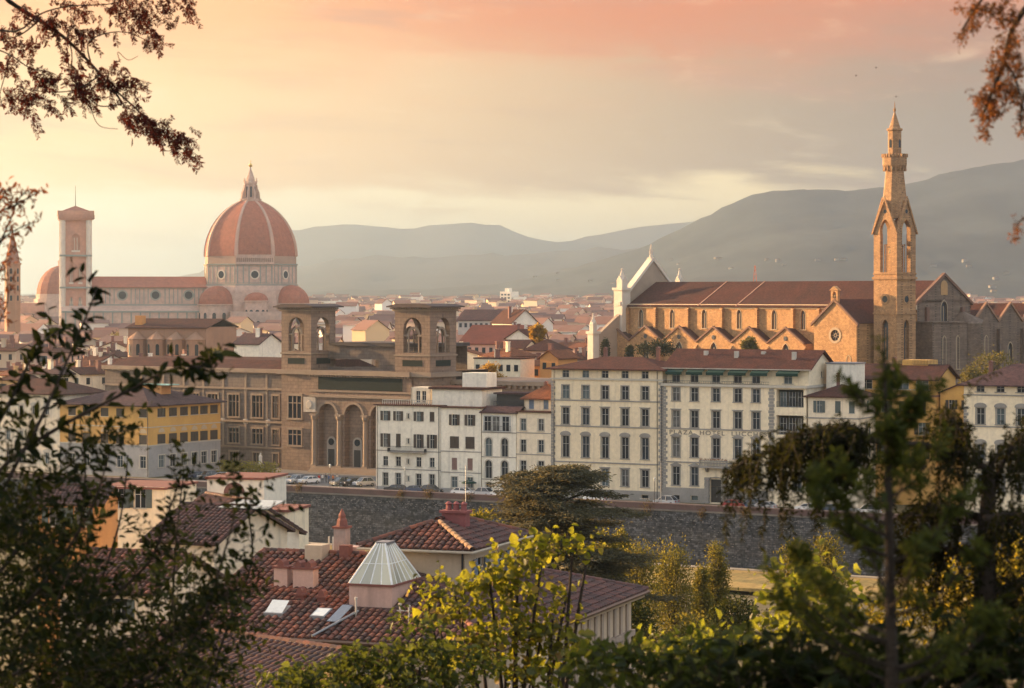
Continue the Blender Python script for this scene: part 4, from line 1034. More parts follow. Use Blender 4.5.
def pinnacle(x, y, z0, z1, z2, w, nm='pinnacle', mt=MARB):
    m = MB(); m.box(x-w/2, x+w/2, y-w/2, y+w/2, z0, z1); m.box(x-w/2-.35, x+w/2+.35, y-w/2-.35, y+w/2+.35, z1-.7, z1)
    h = z2-z1; m.box(x-w*.33, x+w*.33, y-w*.33, y+w*.33, z1, z1+h*.35)
    for dx, dy in ((1,0),(-1,0),(0,1),(0,-1)): m.prism([(-w*.36,z1+h*.35),(w*.36,z1+h*.35),(0,z1+h*.62)], (lambda u, v, k: (x+u, y+k*dy if dy else y+k, v)) if dy else (lambda u, v, k: (x+k*dx, y+u, v)), w*.2, w*.36)
    m.lathe([(w*.34,z1+h*.35),(w*.06,z1+h*.9),(w*.14,z1+h*.93),(.02,z2)], 8, x, y); return m.obj(nm, mt, CH)
xf = NL-.9
pinnacle(xf, -.8, 12, 38, 43.4, 3.2); pinnacle(xf, NW_+.8, 24, 38, 43.6, 2.6); pinnacle(xf, -11.8, 8, 26.2, 31.2, 2.2); pinnacle(xf, NW_+11.8, 8, 26.2, 31.2, 2.2)
m = MB(); m.lathe([(.55,46.3),(.42,47.2),(.3,47.3),(.5,47.5),(.42,48.6),(.28,49.2),(.26,49.7),(.1,50.1)], 8, xf, NW_/2); m.box(xf-.75, xf+.75, NW_/2-.75, NW_/2+.75, 45.9, 46.4)
for q in (-1, 1): m.tube([(xf, NW_/2+q*.3, 48.7),(xf, NW_/2+q*.7, 48.2),(xf, NW_/2+q*.45, 47.8)], .13, 5)
m.obj('statue', MARB, CH)
# south transept gable with rose window
T0, T1, TR = -2.2, 11.1, -20.0
tw = T1-T0; tc = (T0+T1)/2; te, tp = 29.3, 34.7
m = MB()
fnT = lambda x, z, d_: (x, TR+d_, z)
panel(m, fnT, T0, T1, 0, te, [op(tc, 24.85, 2.9, 2.9, arch='round', depth=.7)] , .7)
m.quad((T0,TR,te),(T1,TR,te),(tc,TR,tp)); m.quad((T0,TR,0),(T0,0,0),(T0,0,te),(T0,TR,te)); m.quad((T1,TR,0),(T1,0,0),(T1,0,te),(T1,TR,te)); m.obj('transept_wall', FORTE, CH)
rs_ = MB(); 
for k in range(20):
    a, b = 2*math.pi*k/20, 2*math.pi*(k+1)/20
    for r0_, r1_, y_ in ((1.35,1.95,-.1),(.3,.45,.1)): rs_.quad((r0_*math.cos(a),y_,r0_*math.sin(a)),(r0_*math.cos(b),y_,r0_*math.sin(b)),(r1_*math.cos(b),y_,r1_*math.sin(b)),(r1_*math.cos(a),y_,r1_*math.sin(a)))
for k in range(8):
    a = 2*math.pi*k/8; rs_.tube([(.4*math.cos(a),.12,.4*math.sin(a)),(1.4*math.cos(a),.12,1.4*math.sin(a))], .06, 4)
ro = rs_.obj('rose_window', mat('rose_stone', (.40,.30,.20)), CH, (tc, TR, 26.3))
g = MB(); g.quad(*[(1.45*math.cos(2*math.pi*k/24), .62, 1.45*math.sin(2*math.pi*k/24)) for k in range(24)]); g.obj('pane', GSTAIN, ro)
m = MB()
ln = math.hypot(tw/2, tp-te)
for q in (-1, 1):
    e = tc+q*(tw/2+.5); ez = te - .5*(tp-te)/(tw/2)
    m.add([(tc,TR-.3,tp+.3),(e,TR-.3,ez+.3),(e,.0,ez+.3),(tc,.0,tp+.3)], [(0,1,2,3)])
m.obj('transept_roof', CHROOF, CH)
m = MB()
for q in (-1, 1):
    e = tc+q*(tw/2+.7); ez = te - .7*(tp-te)/(tw/2)
    m.prism([(tc,tp+.45),(tc,tp-.2),(e,ez-.2),(e,ez+.45)] if q > 0 else [(tc,tp-.2),(tc,tp+.45),(e,ez+.45),(e,ez-.2)], fnT, -.45, .1)
m.obj('gable_coping', mat('dark_coping', (.20,.11,.075)), CH)
m = MB(); 
panel(m, lambda x, z, d_: (x, TR-.3+d_, z), tc-1.1, tc+1.1, tp-.6, tp+2.4, [op(tc, tp+.5, 1.0, 1.6, arch='round', depth=.7)], .7); panel(m, lambda x, z, d_: (x, TR+.4, z), tc-1.1, tc+1.1, tp-.6, tp+2.4, [op(tc, tp+.5, 1.0, 1.6, arch='round', depth=.01)], .01)
for q in (-1, 1): m.quad((tc+q*1.1,TR-.3,tp-.6),(tc+q*1.1,TR+.4,tp-.6),(tc+q*1.1,TR+.4,tp+2.4),(tc+q*1.1,TR-.3,tp+2.4))
m.prism([(tc-1.5,tp+2.4),(tc+1.5,tp+2.4),(tc,tp+3.5)], lambda x, z, d_: (x, TR-.5+d_, z), 0, 1.1); bc = m.obj('bellcote', FORTE, CH)
MB().lathe([(.32,tp+.8),(.24,tp+1.2),(.1,tp+1.5)], 8, tc, TR+.05).obj('bell', mat('bronze', (.10,.09,.06)), bc)
lancet(CH, pt_op(0, 0, 1.2, 5.5), (tc-4.2, TR, 16), 0); lancet(CH, pt_op(0, 0, 1.2, 5.5), (tc+4.2, TR, 16), 0)
# east end gable and chapels
m = MB()
fE = lambda u, v, d_: (NR-d_, u, v)
eo = [pt_op(NW_/2, 27.5, 2.4, 7.2)]
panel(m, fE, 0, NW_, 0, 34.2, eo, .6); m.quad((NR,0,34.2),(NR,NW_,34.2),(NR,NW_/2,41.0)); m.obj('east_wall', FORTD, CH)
lancet(CH, eo[0], (NR, NW_/2, eo[0]['v0']), R(90))
q = MB(); q.prism([(NW_/2-1.3,36.0),(NW_/2+1.3,36.0)]+[(NW_/2+1.3*math.cos(math.pi*k/10), 38.3+1.3*math.sin(math.pi*k/10)) for k in range(11)], fE, -.1, .02); q.obj('blind_arch', mat('lit_blind_arch', (.46,.27,.12), (.40,.24,.11)), CH)  # lit look of the arch is put into its orange colour
m = MB()
for q in (-1, 1):
    e = NW_/2+q*(NW_/2+.8); a, b = (NW_/2, 41.0), (e, 33.7)
    m.prism([(a[0],a[1]+.5),(b[0],b[1]+.5),(b[0],b[1]-.25),(a[0],a[1]-.25)][::(1 if q < 0 else -1)], fE, -.4, .5)
for k in (3.5, 17.5): m.box(NR-.02, NR+.7, k-.5, k+.5, 0, 33)
m.obj('gable_coping', mat('dark_coping', (.20,.11,.075)), CH)
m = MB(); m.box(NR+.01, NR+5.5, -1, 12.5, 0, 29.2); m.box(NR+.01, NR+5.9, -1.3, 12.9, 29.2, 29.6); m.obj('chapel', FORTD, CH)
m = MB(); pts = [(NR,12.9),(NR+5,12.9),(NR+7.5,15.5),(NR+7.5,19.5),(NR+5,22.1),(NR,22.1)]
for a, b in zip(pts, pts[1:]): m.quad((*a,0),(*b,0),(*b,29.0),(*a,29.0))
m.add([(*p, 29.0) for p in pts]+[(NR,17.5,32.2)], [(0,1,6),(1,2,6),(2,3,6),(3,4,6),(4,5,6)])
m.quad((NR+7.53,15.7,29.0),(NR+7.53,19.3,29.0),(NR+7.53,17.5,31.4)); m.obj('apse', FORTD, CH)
lancet(CH, pt_op(0,0,1.1,9.0), (NR+7.52, 17.5, 17), R(90)); lancet(CH, pt_op(0,0,1.1,8.0), (NR+5.52, 3.5, 18), R(90)); lancet(CH, pt_op(0,0,1.1,8.0), (NR+5.52, 8.8, 18), R(90))
m = MB(); r = MB(); tr = MB()
for i in range(3):
    u = SF.r(986, NR) + 10.0*i; a, b = u-5, u+5; zv, zp_ = 29.4, 33.9
    panel(m, fE, a, b, 0, zv, [pt_op(u, 15, 1.8, 9)], .5); m.quad((NR,a,zv),(NR,b,zv),(NR,u,zp_)); lancet(CH, pt_op(0,0,1.8,9), (NR, u, 15), R(90))
    for q in (-1, 1):
        e = u+q*5; r.add([(NR,u,zp_),(NR,e,zv),(NR-14,e,zv),(NR-14,u,zp_)], [(0,1,2,3)])
        tr.prism([(u,zp_+.4),(u,zp_-.2),(e,zv-.2),(e,zv+.4)], fE, -.35, .3)
    m.quad((NR-14,a,zv),(NR-14,b,zv),(NR-14,u,zp_)); m.box(NR-.02,NR+.9,a-.5,a+.5,0,27.5)
m.quad((NR,a+10,0),(NR-14,a+10,0),(NR-14,a+10,zv),(NR,a+10,zv))
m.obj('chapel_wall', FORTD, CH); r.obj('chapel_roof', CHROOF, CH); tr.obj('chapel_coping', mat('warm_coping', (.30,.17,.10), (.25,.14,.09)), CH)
# north transept roofs rising behind (lit tips)
m = MB()
for u, zz in ((29, 33.4), (33, 35.4)): m.prism([(u-5,zz-5.2),(u+5,zz-5.2),(u,zz)], lambda a, b, k: (k, a, b), NR-34, NR-15)
m.obj('transept_gable', FORTE, CH)
# bell tower
BT = thing('bell_tower', 'tall golden brown bell tower with gabled belfry, battlemented ring and stone spire beside the church', 'bell tower', SF.w(12.65, -15.5), -SF.th)
wT = 7.05
bo = lambda u=wT/2: [pt_op(u, 20.6, 1.9, 9.6, depth=.8), op(u, 41.4, 3.1, 50.6-41.4, depth=1.0, notop=True)]
m = MB()
cz = 50.6
FT = mat('tower_stone', (.40,.23,.11), (.33,.185,.09), .25, famt=.6, fine=1.4, streak=.35, strc=(.13,.08,.05), brick=(.62,.3), brickv=.18)
for fn in (FRONT, RIGHT(wT), LEFTF, BACK(wT)):
    panel(m, fn, 0, wT, 0, cz, bo(), .9)
m.quad((0.9,.9,41.3),(wT-.9,.9,41.3),(wT-.9,wT-.9,41.3),(.9,wT-.9,41.3))
m.obj('shaft', FT, BT)
# belfry gables and spire body
c_ = wT/2
m = MB()
for fn in (FRONT, RIGHT(wT), LEFTF, BACK(wT)):
    o = pt_op(wT/2, 50.0, 3.1, 4.0)
    cu, vsp = arch_curve(o['u0'], o['u1'], 54.0, 'point', 8, h=1.45*3.1/2*1.1)
    # gable with the head of the pointed opening cut out
    half = len(cu)//2
    lp = [(0.0, cz)] + [(o['u0'], cz)] + [p for p in cu[:half+1] if p[1] > cz] + [(c_, 58.6)]
    rp = [(wT, cz), (c_, 58.6)] + [p for p in cu[half:] if p[1] > cz] + [(o['u1'], cz)]
    m.prism(lp, fn, -.05, .9); m.prism(rp, fn, -.05, .9)
    m.prism([(-.45,cz-.1),(-.05,cz-.1),(c_,58.5),(c_,59.5)], fn, -.45, -.05); m.prism([(wT+.45,cz-.1),(c_,59.5),(c_,58.5),(wT+.05,cz-.1)], fn, -.45, -.05)
m.obj('gable', FT, BT)
m = MB(); a0 = R(22.5)
m.lathe([(3.42,54.4),(2.15,66.2)], 8, c_, c_, a0); m.lathe([(3.7,54.3),(2.9,58.0)], 4, c_, c_, R(45)); m.obj('spire_body', FT, BT)
m = MB(); m.lathe([(2.15,65.4),(2.98,67.0),(2.98,68.9),(2.0,68.9)], 8, c_, c_, a0)
for k in range(24):
    a = 2*math.pi*k/24; m.box(*[f for p in ((c_+2.86*math.cos(a), .22),(c_+2.86*math.sin(a), .22)) for f in (p[0]-p[1], p[0]+p[1])], 68.9, 69.7)
for k in range(16):
    a = 2*math.pi*k/16; x, y = c_+2.6*math.cos(a), c_+2.6*math.sin(a); m.box(x-.15, x+.15, y-.15, y+.15, 65.6, 67.2)
m.obj('battlement', FT, BT)
m = MB(); m.lathe([(1.65,66),(1.65,75.2),(1.95,75.3),(1.95,75.8),(1.4,75.9)], 8, c_, c_, a0); m.obj('upper_shaft', FT, BT)
for k in range(4):
    q = MB(); q.quad(*[FRONT(u, v, -.02) for u, v in outline(pt_op(0,0,.7,2.0))]); q.obj('slit', GLASS, BT, (c_+1.54*math.sin(R(90*k)), c_-1.54*math.cos(R(90*k)), 71.2), R(90*k))
m = MB(); m.lathe([(1.45,75.8),(.15,79.8),(.34,80.0),(.34,80.5),(.12,80.8),(.10,81.6),(.02,82.3)], 8, c_, c_, a0); m.obj('spire', FT, BT)
m = MB()
for z, h_, ou in ((39.7,.6,.3),(40.9,.35,.15),(31.4,.4,.18),(18.5,.4,.18)): m.box(-ou, wT+ou, -ou, wT+ou, z, z+h_)
o_ = m; m.obj('string_course', FT, BT)
for z, h, w2 in ((20.6,9.6,1.9),):
    for (x, y, r_) in ((wT/2,0,0),(wT,wT/2,90),(0,wT/2,-90),(wT/2,wT,180)): lancet(BT, pt_op(0,0,w2,h), (x,y,z), R(r_), fm=FT, dp=.75)
for (x, y, r_) in ((wT/2,0,0),(wT,wT/2,90),(0,wT/2,-90),(wT/2,wT,180)):
    q = MB(); q.quad(*[(.85*math.cos(2*math.pi*k/16), -.03, .85*math.sin(2*math.pi*k/16)) for k in range(16)])
    f = MB()
    for k in range(16):
        a, b = 2*math.pi*k/16, 2*math.pi*(k+1)/16; f.quad((.8*math.cos(a),-.12,.8*math.sin(a)),(.8*math.cos(b),-.12,.8*math.sin(b)),(1.2*math.cos(b),-.12,1.2*math.sin(b)),(1.2*math.cos(a),-.12,1.2*math.sin(a))); f.quad((1.2*math.cos(a),-.12,1.2*math.sin(a)),(1.2*math.cos(b),-.12,1.2*math.sin(b)),(1.2*math.cos(b),.0,1.2*math.sin(b)),(1.2*math.cos(a),.0,1.2*math.sin(a)))
    fo2 = f.obj('oculus', FT, BT, (x, y, 35), R(r_)); q.obj('pane', GLASS, fo2)
    c2 = MB(); c2.lathe([(.16,41.4),(.13,47.8),(.24,48.1)], 8, 0, .5); c2.obj('colonnette', FT, BT, (x, y, 0), R(r_))
    tq = MB(); tq.quad(*[(.5*math.cos(2*math.pi*k/8), -.08, .5*math.sin(2*math.pi*k/8)) for k in range(8)]); tq.obj('quatrefoil', GLASS, BT, (x, y, 55.9), R(r_))
for k, (x, z) in enumerate(((c_-1.0, 46.0),(c_+.9, 45.2),(c_, 48.2))):
    MB().lathe([(.62,z),(.45,z+.8),(.3,z+1.1),(.08,z+1.25)], 10, x, c_+.3*k).obj('bell', mat('bronze', (.10,.09,.06)), BT)
m = MB(); m.box(.9, wT-.9, c_-.1, c_+.1, 47.4, 47.6); m.obj('bell_beam', SHUT, BT)
# ------------------------------------------------------------------ cathedral
DU = thing('cathedral', 'great cathedral with ribbed red octagonal dome, white lantern and long marble nave', 'cathedral', (at(250.5,0,1350).x, 1350, 0), R(11.5))
RED = mat('dome_tiles', (.34,.115,.068), (.27,.10,.062), .03, fine=.5, famt=.5, tile=3)
WM = mat('cathedral_marble', (.52,.35,.265), (.42,.295,.235), .12, fine=.5, famt=.45)  # pinkish marble, made rosier to carry the pink evening glow in its colour
GM = mat('green_marble_bands', (.22,.24,.20), (.27,.27,.23), .2)
BRK = mat('rough_drum_masonry', (.36,.24,.17), (.30,.20,.15), .1, famt=.25)
Ro = 26.5; a8 = R(-90+22.5)
def ring(r, z): return [(r*math.cos(a8+R(45)*k), r*math.sin(a8+R(45)*k), z) for k in range(8)]
def oct_shell(prof, nm, mt, parent=DU, sub=None):
    m = MB(); m.lathe(prof, 8, 0, 0, a8); return m.obj(nm, mt, parent)
prof = [(-6.9+math.sqrt(33.4*33.4-z*z), 57.4+z) for z in np.linspace(0, 31, 16)]
oct_shell(prof, 'dome', RED)
for k in range(8):
    a = a8+R(45)*k; m = MB()
    pts = [((r+.5)*math.cos(a), (r+.5)*math.sin(a), z+.15) for r, z in prof]
    tx, ty = -math.sin(a), math.cos(a)
    vs = []
    for i, p in enumerate(pts):
        hw = .95 - .4*i/len(pts)
        for sg in (-1, 1): vs.append((p[0]+tx*hw*sg, p[1]+ty*hw*sg, p[2])); 
        for sg in (1, -1): vs.append((p[0]*.965+tx*hw*1.2*sg, p[1]*.965+ty*hw*1.2*sg, p[2]-.4))
    n = len(pts)
    for i in range(n-1):
        for q in range(4): m.f.append((i*4+q, i*4+(q+1)%4, (i+1)*4+(q+1)%4, (i+1)*4+q))
    m.v = vs; m.obj('rib', mat('glow_pink_rib_marble', (.48,.30,.22), (.40,.26,.2), .2), DU)  # rib colour also holds some of the pink glow
oct_shell([(Ro+.3,41.6),(Ro+.3,52.8)], 'drum', WM)
oct_shell([(Ro-.1,52.8),(Ro-.1,57.6)], 'drum_band', BRK)
oct_shell([(Ro+.9,41.0),(Ro+1.0,41.8),(Ro+.3,41.9)], 'cornice', GM); oct_shell([(Ro+.8,52.4),(Ro+.9,53.1),(Ro,53.2)], 'cornice', GM)
ap = Ro*math.cos(R(22.5))
# white loggia on one face only
hwF = Ro*math.sin(R(22.5))
m = MB(); n_ = 18
panel(m, lambda u, v, d_: (u, -ap-1.1+d_, v), -hwF-.4, hwF+.4, 53.2, 57.6, [op(-hwF+ (k+.5)*2*hwF/n_, 54.0, .62, 2.4, arch='round') for k in range(n_)], 1.0); m.box(-hwF-.6, hwF+.6, -ap-1.4, -ap+.3, 57.6, 58.1); m.box(-hwF-.6, hwF+.6, -ap-1.4, -ap-1.13, 52.8, 53.2)
m.obj('gallery', WM, DU)
for k in range(8):
    a = R(-90)+R(45)*k; x, y = (ap+.35)*math.cos(a), (ap+.35)*math.sin(a)
    f = MB()
    for i in range(20):
        p, q = 2*math.pi*i/20, 2*math.pi*(i+1)/20
        f.quad((2.0*math.cos(p),-.3,2.0*math.sin(p)),(2.0*math.cos(q),-.3,2.0*math.sin(q)),(2.7*math.cos(q),-.3,2.7*math.sin(q)),(2.7*math.cos(p),-.3,2.7*math.sin(p)))
        f.quad((2.7*math.cos(p),-.3,2.7*math.sin(p)),(2.7*math.cos(q),-.3,2.7*math.sin(q)),(2.7*math.cos(q),.1,2.7*math.sin(q)),(2.7*math.cos(p),.1,2.7*math.sin(p)))
    wo = f.obj('oculus', MARB, DU, (x, y, 47.2), a+R(90))
    g = MB(); g.quad(*[(2.1*math.cos(2*math.pi*i/20),-.08,2.1*math.sin(2*math.pi*i/20)) for i in range(20)]); g.obj('pane', GLASS, wo)
    f = MB()
    for i in range(7):
        u = -hwF+.8+(2*hwF-1.6)*i/6
        if abs(u) > 2.9: f.box(u-.35, u+.35, -.12, .02, 42.2, 52.2)
    for z in (42.4, 51.6): f.box(-hwF+.3, hwF-.3, -.10, .02, z, z+.35)
    f.obj('marble_panel', GM, DU, ((ap+.30)*math.cos(a), (ap+.30)*math.sin(a), 0), a+R(90))
# lantern
oct_shell([(6.2,88.0),(6.4,89.4),(5.4,89.5)], 'lantern_base', WM)
oct_shell([(3.2,89.4),(3.2,97.6),(3.9,97.8),(3.9,98.8),(3.0,99.2)], 'lantern', WM)
m = MB()
for k in range(8):
    a = a8+R(45)*k; x, y = math.cos(a), math.sin(a)
    m.prism([(3.1,89.4),(5.6,89.4),(5.2,93),(4.3,95),(3.9,97.2),(3.1,97.6)], lambda u, v, d_, c=x, s_=y: (c*u - s_*d_, s_*u + c*d_, v), -.35, .35)
    m.lathe([(.45,98.8),(.35,100),(.05,101.2)], 6, x*3.6, y*3.6)
m.obj('lantern_buttress', WM, DU)
for k in range(8):
    a = R(-90)+R(45)*k; q = MB(); q.quad(*[FRONT(u, v, -.03) for u, v in outline(op(0,90.4,1.1,6,arch='round'))]); q.obj('lantern_window', GLASS, DU, (2.98*math.cos(a), 2.98*math.sin(a), 0), a+R(90))
oct_shell([(2.9,99.1),(.35,106.6),(.3,107.2)], 'lantern_cone', WM)
gl = MB(); gl.lathe([(.05,107.0),(.8,107.4),(1.15,108.2),(.8,109.0),(.05,109.4)], 12); gl.box(-.09,.09,-.09,.09,109.3,111.2); gl.box(-.55,.55,-.09,.09,110.3,110.5); gl.obj('ball_and_cross', mat('gilded_copper', (.75,.50,.15), rough=.35, metal=.8), DU)
# lower body, tribunes and exedrae
oct_shell([(30,0),(30,30),(29,38.5),(28,41.2)], 'lower_body', WM)
def tribune(adeg, dist, r, zb_, zt_, dz, nm='apse'):
    a = R(-90+adeg); x, y = dist*math.cos(a), dist*math.sin(a)
    m = MB(); m.lathe([(r,0),(r,zb_-.8),(r+.7,zb_-.6),(r+.7,zb_),(r-.3,zb_)], 12, x, y, a8); o = m.obj(nm, WM, DU)
    d_ = MB(); d_.lathe([(r*math.cos(R(t_)), zb_ + dz*math.sin(R(t_))) for t_ in (0,15,30,45,60,75,87)], 12, x, y, a8); d_.obj('half_dome', RED, o)
    for k in range(-2, 3):
        b = a+R(30)*k; q = MB(); q.quad(*[FRONT(u, v, -.05) for u, v in outline(op(0, zb_*.55, 2.0, zb_*.3, arch='round'))]); q.obj('window', GLASS, o, (x+r*.985*math.cos(b), y+r*.985*math.sin(b), 0), b+R(90))
tribune(-45, 28, 10.5, 31.0, 0, 10.0); tribune(45, 29, 10, 31.5, 0, 10.0); tribune(-88, 26, 8, 35.5, 0, 6); tribune(0, 33, 6.5, 33, 0, 4.5); 
m = MB(); m.box(-14, 14, -44, -26, 0, 27); m.obj('tribune', WM, DU)
for k in range(5):
    q = MB(); q.quad(*[FRONT(u, v, -.05) for u, v in outline(op(0, 15, 1.8, 7, arch='round'))]); q.obj('window', GLASS, DU, (-10+k*5, -44, 0), 0)
# nave
n0 = -104
m = MB(); panel(m, lambda u, v, d_: (u, -11+d_, v), n0, -24, 0, 40.6, [op(u, 33.6, 4.6, 4.6, arch='round', depth=.8) for u in (-35,-53,-71,-89)], .8); m.box(n0, n0+.5, -10.99, 11, 0, 40.6); m.obj('nave_wall', WM, DU)
for u in (-35,-53,-71,-89):
    f = MB()
    for i in range(20):
        p, q = 2*math.pi*i/20, 2*math.pi*(i+1)/20
        f.quad((2.1*math.cos(p),-.3,2.1*math.sin(p)),(2.1*math.cos(q),-.3,2.1*math.sin(q)),(3.0*math.cos(q),-.3,3.0*math.sin(q)),(3.0*math.cos(p),-.3,3.0*math.sin(p)))
    wo = f.obj('oculus', GM, DU, (u, -11, 35.9)); g = MB(); g.quad(*[(2.2*math.cos(2*math.pi*i/20),.5,2.2*math.sin(2*math.pi*i/20)) for i in range(20)]); g.obj('pane', GLASS, wo)
m = MB()
for k in range(34):
    u = n0+1+k*2.3
    if all(abs(u-x) > 3.2 for x in (-35,-53,-71,-89)): m.box(u-.3, u+.3, -11.12, -10.98, 31.2, 39.4)
m.box(n0, -24, -11.7, -10.98, 39.6, 40.7); m.box(n0, -24, -11.3, -10.98, 30.2, 31.0); m.obj('marble_panel', GM, DU)
m = MB(); m.prism([(-12.4,40.4),(0,46.2),(12.4,40.4),(12.4,40.0),(-12.4,40.0)], lambda u, v, k: (k, u, v), n0-.3, -22); m.obj('nave_roof', RED, DU)
m = MB(); m.box(n0, -24, -21, -11.02, 0, 27.5); m.prism([(-21.6,27.4),(-11.02,27.4),(-11.02,30.3)], lambda u, v, k: (k, u, v), n0, -24); m.obj('aisle', WM, DU)
m = MB(); m.box(n0, -24, -21.5, -20.98, 26.4, 27.4)
for k in range(16): m.box(n0+2+k*5, n0+2.8+k*5, -21.3, -20.98, 2, 26.4)
m.obj('aisle_cornice', GM, DU)
# white bell tower of the cathedral
CT = thing('bell_tower', 'square pale marble bell tower with flat tiled top and mast, left of the dome', 'bell tower', Vector((at(62.5,0,1318).x, 1318, 0)), R(11.5))
Hc = HC + (295-219)*1318/F
WMP = mat('glow_pink_marble', (.50,.25,.165), (.41,.215,.15), .15, fine=.7, famt=.25)  # pink evening glow added on top of the marble's own tone
wC = 14.2
Z = lambda y: HC + (295-y)*1318/F
opsC = [op(wC/2, Z(252), 4.6, Z(233)-Z(252), arch='point', h=3.4), op(wC*.33, Z(284), 2.4, Z(263)-Z(284), arch='point', h=2), op(wC*.67, Z(284), 2.4, Z(263)-Z(284), arch='point', h=2), op(wC*.33, Z(313), 2.2, Z(297)-Z(313), arch='point', h=2), op(wC*.67, Z(313), 2.2, Z(297)-Z(313), arch='point', h=2)]
m = MB()
for fn in (FRONT, RIGHT(wC), LEFTF, BACK(wC)): panel(m, fn, 0, wC, 0, Hc, opsC, 1.0)
m.box(1.2, wC-1.2, 1.2, wC-1.2, 0, Hc-1); m.obj('shaft', WMP, CT)
for fi, (x, y, r_) in enumerate(((0,0,0),(wC,0,90))):
    for o in opsC:
        q = MB()
        for k in (-.5, .5): q.lathe([(.16,0),(.16,o['hh']*.75)], 6, k*o['w']/3, .5)
        q.box(-o['w']/2, o['w']/2, .2, .5, -.01, 1.0)
        q.obj('mullion', MARB, CT, ((o['uc'],0,o['v0']) if fi == 0 else (wC, o['uc'], o['v0'])), R(r_))
m = MB()
for x, y in ((0,0),(wC,0),(0,wC),(wC,wC)): m.lathe([(1.7,0),(1.7,Hc-.2)], 8, x, y, R(22.5))
m.obj('corner_buttress', MARB, CT)
m = MB()
for zz in (Z(256.5), Z(288.5), Z(318)): m.box(-1.6, wC+1.6, -1.6, wC+1.6, zz, zz+1.0)
m.obj('string_course', GM, CT)
m = MB()
for i, (ou, z, h_) in enumerate(((1.9,Hc-.6,1.3),(2.4,Hc+.7,1.4),(2.7,Hc+2.1,2.4))): m.box(-ou, wC+ou, -ou, wC+ou, z, z+h_)
for k in range(13): x = -2.4+k*1.58; m.box(x, x+.6, -2.75, wC+2.75, Hc+.2, Hc+2.1)
m.obj('crown_cornice', WMP, CT)
m = MB(); m.lathe([(10.6,Hc+4.5),(.3,Hc+7.4)], 4, wC/2, wC/2, R(45)); m.obj('roof', RED, CT)
MB().tube([(wC/2,wC/2,Hc+7),(wC/2,wC/2,Z(185))], [.22,.08], 6).obj('mast', IRON, CT)
# domed chapel further off and slender spire at the far left
SL = thing('church', 'far red dome on a pale drum half hidden behind the marble bell tower', 'church', (at(61,0,1600).x, 1600, 0), 0)
z_ = lambda y: HC + (295-y)*1600/F
m = MB(); m.lathe([(18,0),(18,z_(299)),(16.6,z_(299)),(16.6,z_(294))], 16); m.obj('drum', WM, SL)
m = MB(); zb_ = z_(295); hd = z_(265.5)-zb_; m.lathe([(16.3*math.cos(R(t_)), zb_+hd*math.sin(R(t_))) for t_ in (0,12,25,38,52,66,80)], 16); m.obj('dome', RED, SL)
m = MB(); m.lathe([(2.0,z_(266)),(2.0,z_(262)),(2.4,z_(262)),(.1,z_(257))], 8); m.obj('lantern', WM, SL)
m = MB(); m.box(-30, 34, -16, 24, 0, z_(303)); m.obj('wall', WMP, SL)
BA = thing('bell_tower', 'slender brown hexagonal tower with pointed spire at the far left edge', 'bell tower', (at(12.5,0,1000).x, 1000, 0), 0)
z_ = lambda y: HC + (295-y)*1000/F
BST = mat('badia_brown_stone', (.36,.20,.12), (.30,.17,.10), .25, famt=.2)
m = MB(); m.lathe([(3.3,0),(3.3,z_(265)),(3.7,z_(264.5)),(3.7,z_(263)),(3.2,z_(263))], 6); m.obj('shaft', BST, BA)
m = MB(); m.lathe([(3.2,z_(263)),(.25,z_(231)),(.4,z_(230)),(.05,z_(228))], 6); m.obj('spire', mat('spire_stone', (.30,.15,.10), (.26,.13,.09)), BA)
for zz in (271, 279, 288, 298):
    for k in range(6):
        a = R(30+60*k); q = MB(); q.quad(*[FRONT(u, v, -.05) for u, v in outline(op(0,0,.95,2.2,arch='round'))]); q.obj('window', GLASS, BA, (2.87*math.cos(a), 2.87*math.sin(a), z_(zz)-1.1), a+R(90))
# ------------------------------------------------------------------ old town houses
GH = 'houses of the old town'
PAL = [('white', WHITE), ('cream', CREAM2), ('ochre', mat('town_ochre', (.58,.38,.17), (.50,.33,.16), .3, famt=.15, streak=.25)), ('pink', mat('town_pink', (.55,.36,.27), (.48,.32,.25), .3, famt=.15, streak=.25)),
       ('pale yellow', mat('town_yellow', (.66,.52,.30), (.58,.46,.28), .3, famt=.15, streak=.25)), ('grey', mat('town_grey', (.45,.42,.38), (.38,.36,.33), .3, famt=.15, streak=.25)), ('orange', ORANGE), ('beige', BEIGE)]
ROOFS = [('red roof', ROOF), ('brown roof', ROOF2), ('orange roof', ROOF3), ('purplish roof', ROOF4), ('red roof', ROOF), ('orange roof', ROOF3)]
rg = np.random.RandomState(21)
TW = [(MB().box(-.5,.5,-.06,.01,0,1.5).mesh('window', GLASS)), None]
_b = MB(); _b.box(-1.0,-.52,-.09,.01,0,1.5); _b.box(.52,1.0,-.09,.01,0,1.5); TSH = [_b.mesh('shutter', x) for x in (SHUT, SHUTG)]
FOOT = []                                   # taken ground: (frame, s0, s1, r0, r1)
FOOT += [(LF, -90, 100, -20, 27), (BF, BF.s(100,3)-3, BF.s(575,8)+2, -20, 34), (YF, -62, 4, -8, 36), (SF, -100, 30, -24, 34), (SF, 2, 30, 20, 60)]
def taken(x, y, rad):
    for f, a, b, c_, d_ in FOOT:
        dx, dy = x-f.x, y-f.y; s = dx*f.t[0]+dy*f.t[1]; r = dx*f.p[0]+dy*f.p[1]
        if a-rad < s < b+rad and c_-rad < r < d_+rad: return True
    return math.hypot(x-at(250.5,0,1350).x, y-1350) < 48+rad or (-115+at(250,0,1350).x < x < at(250,0,1350).x and abs(y-1335) < 38+rad)
HOUSES = []
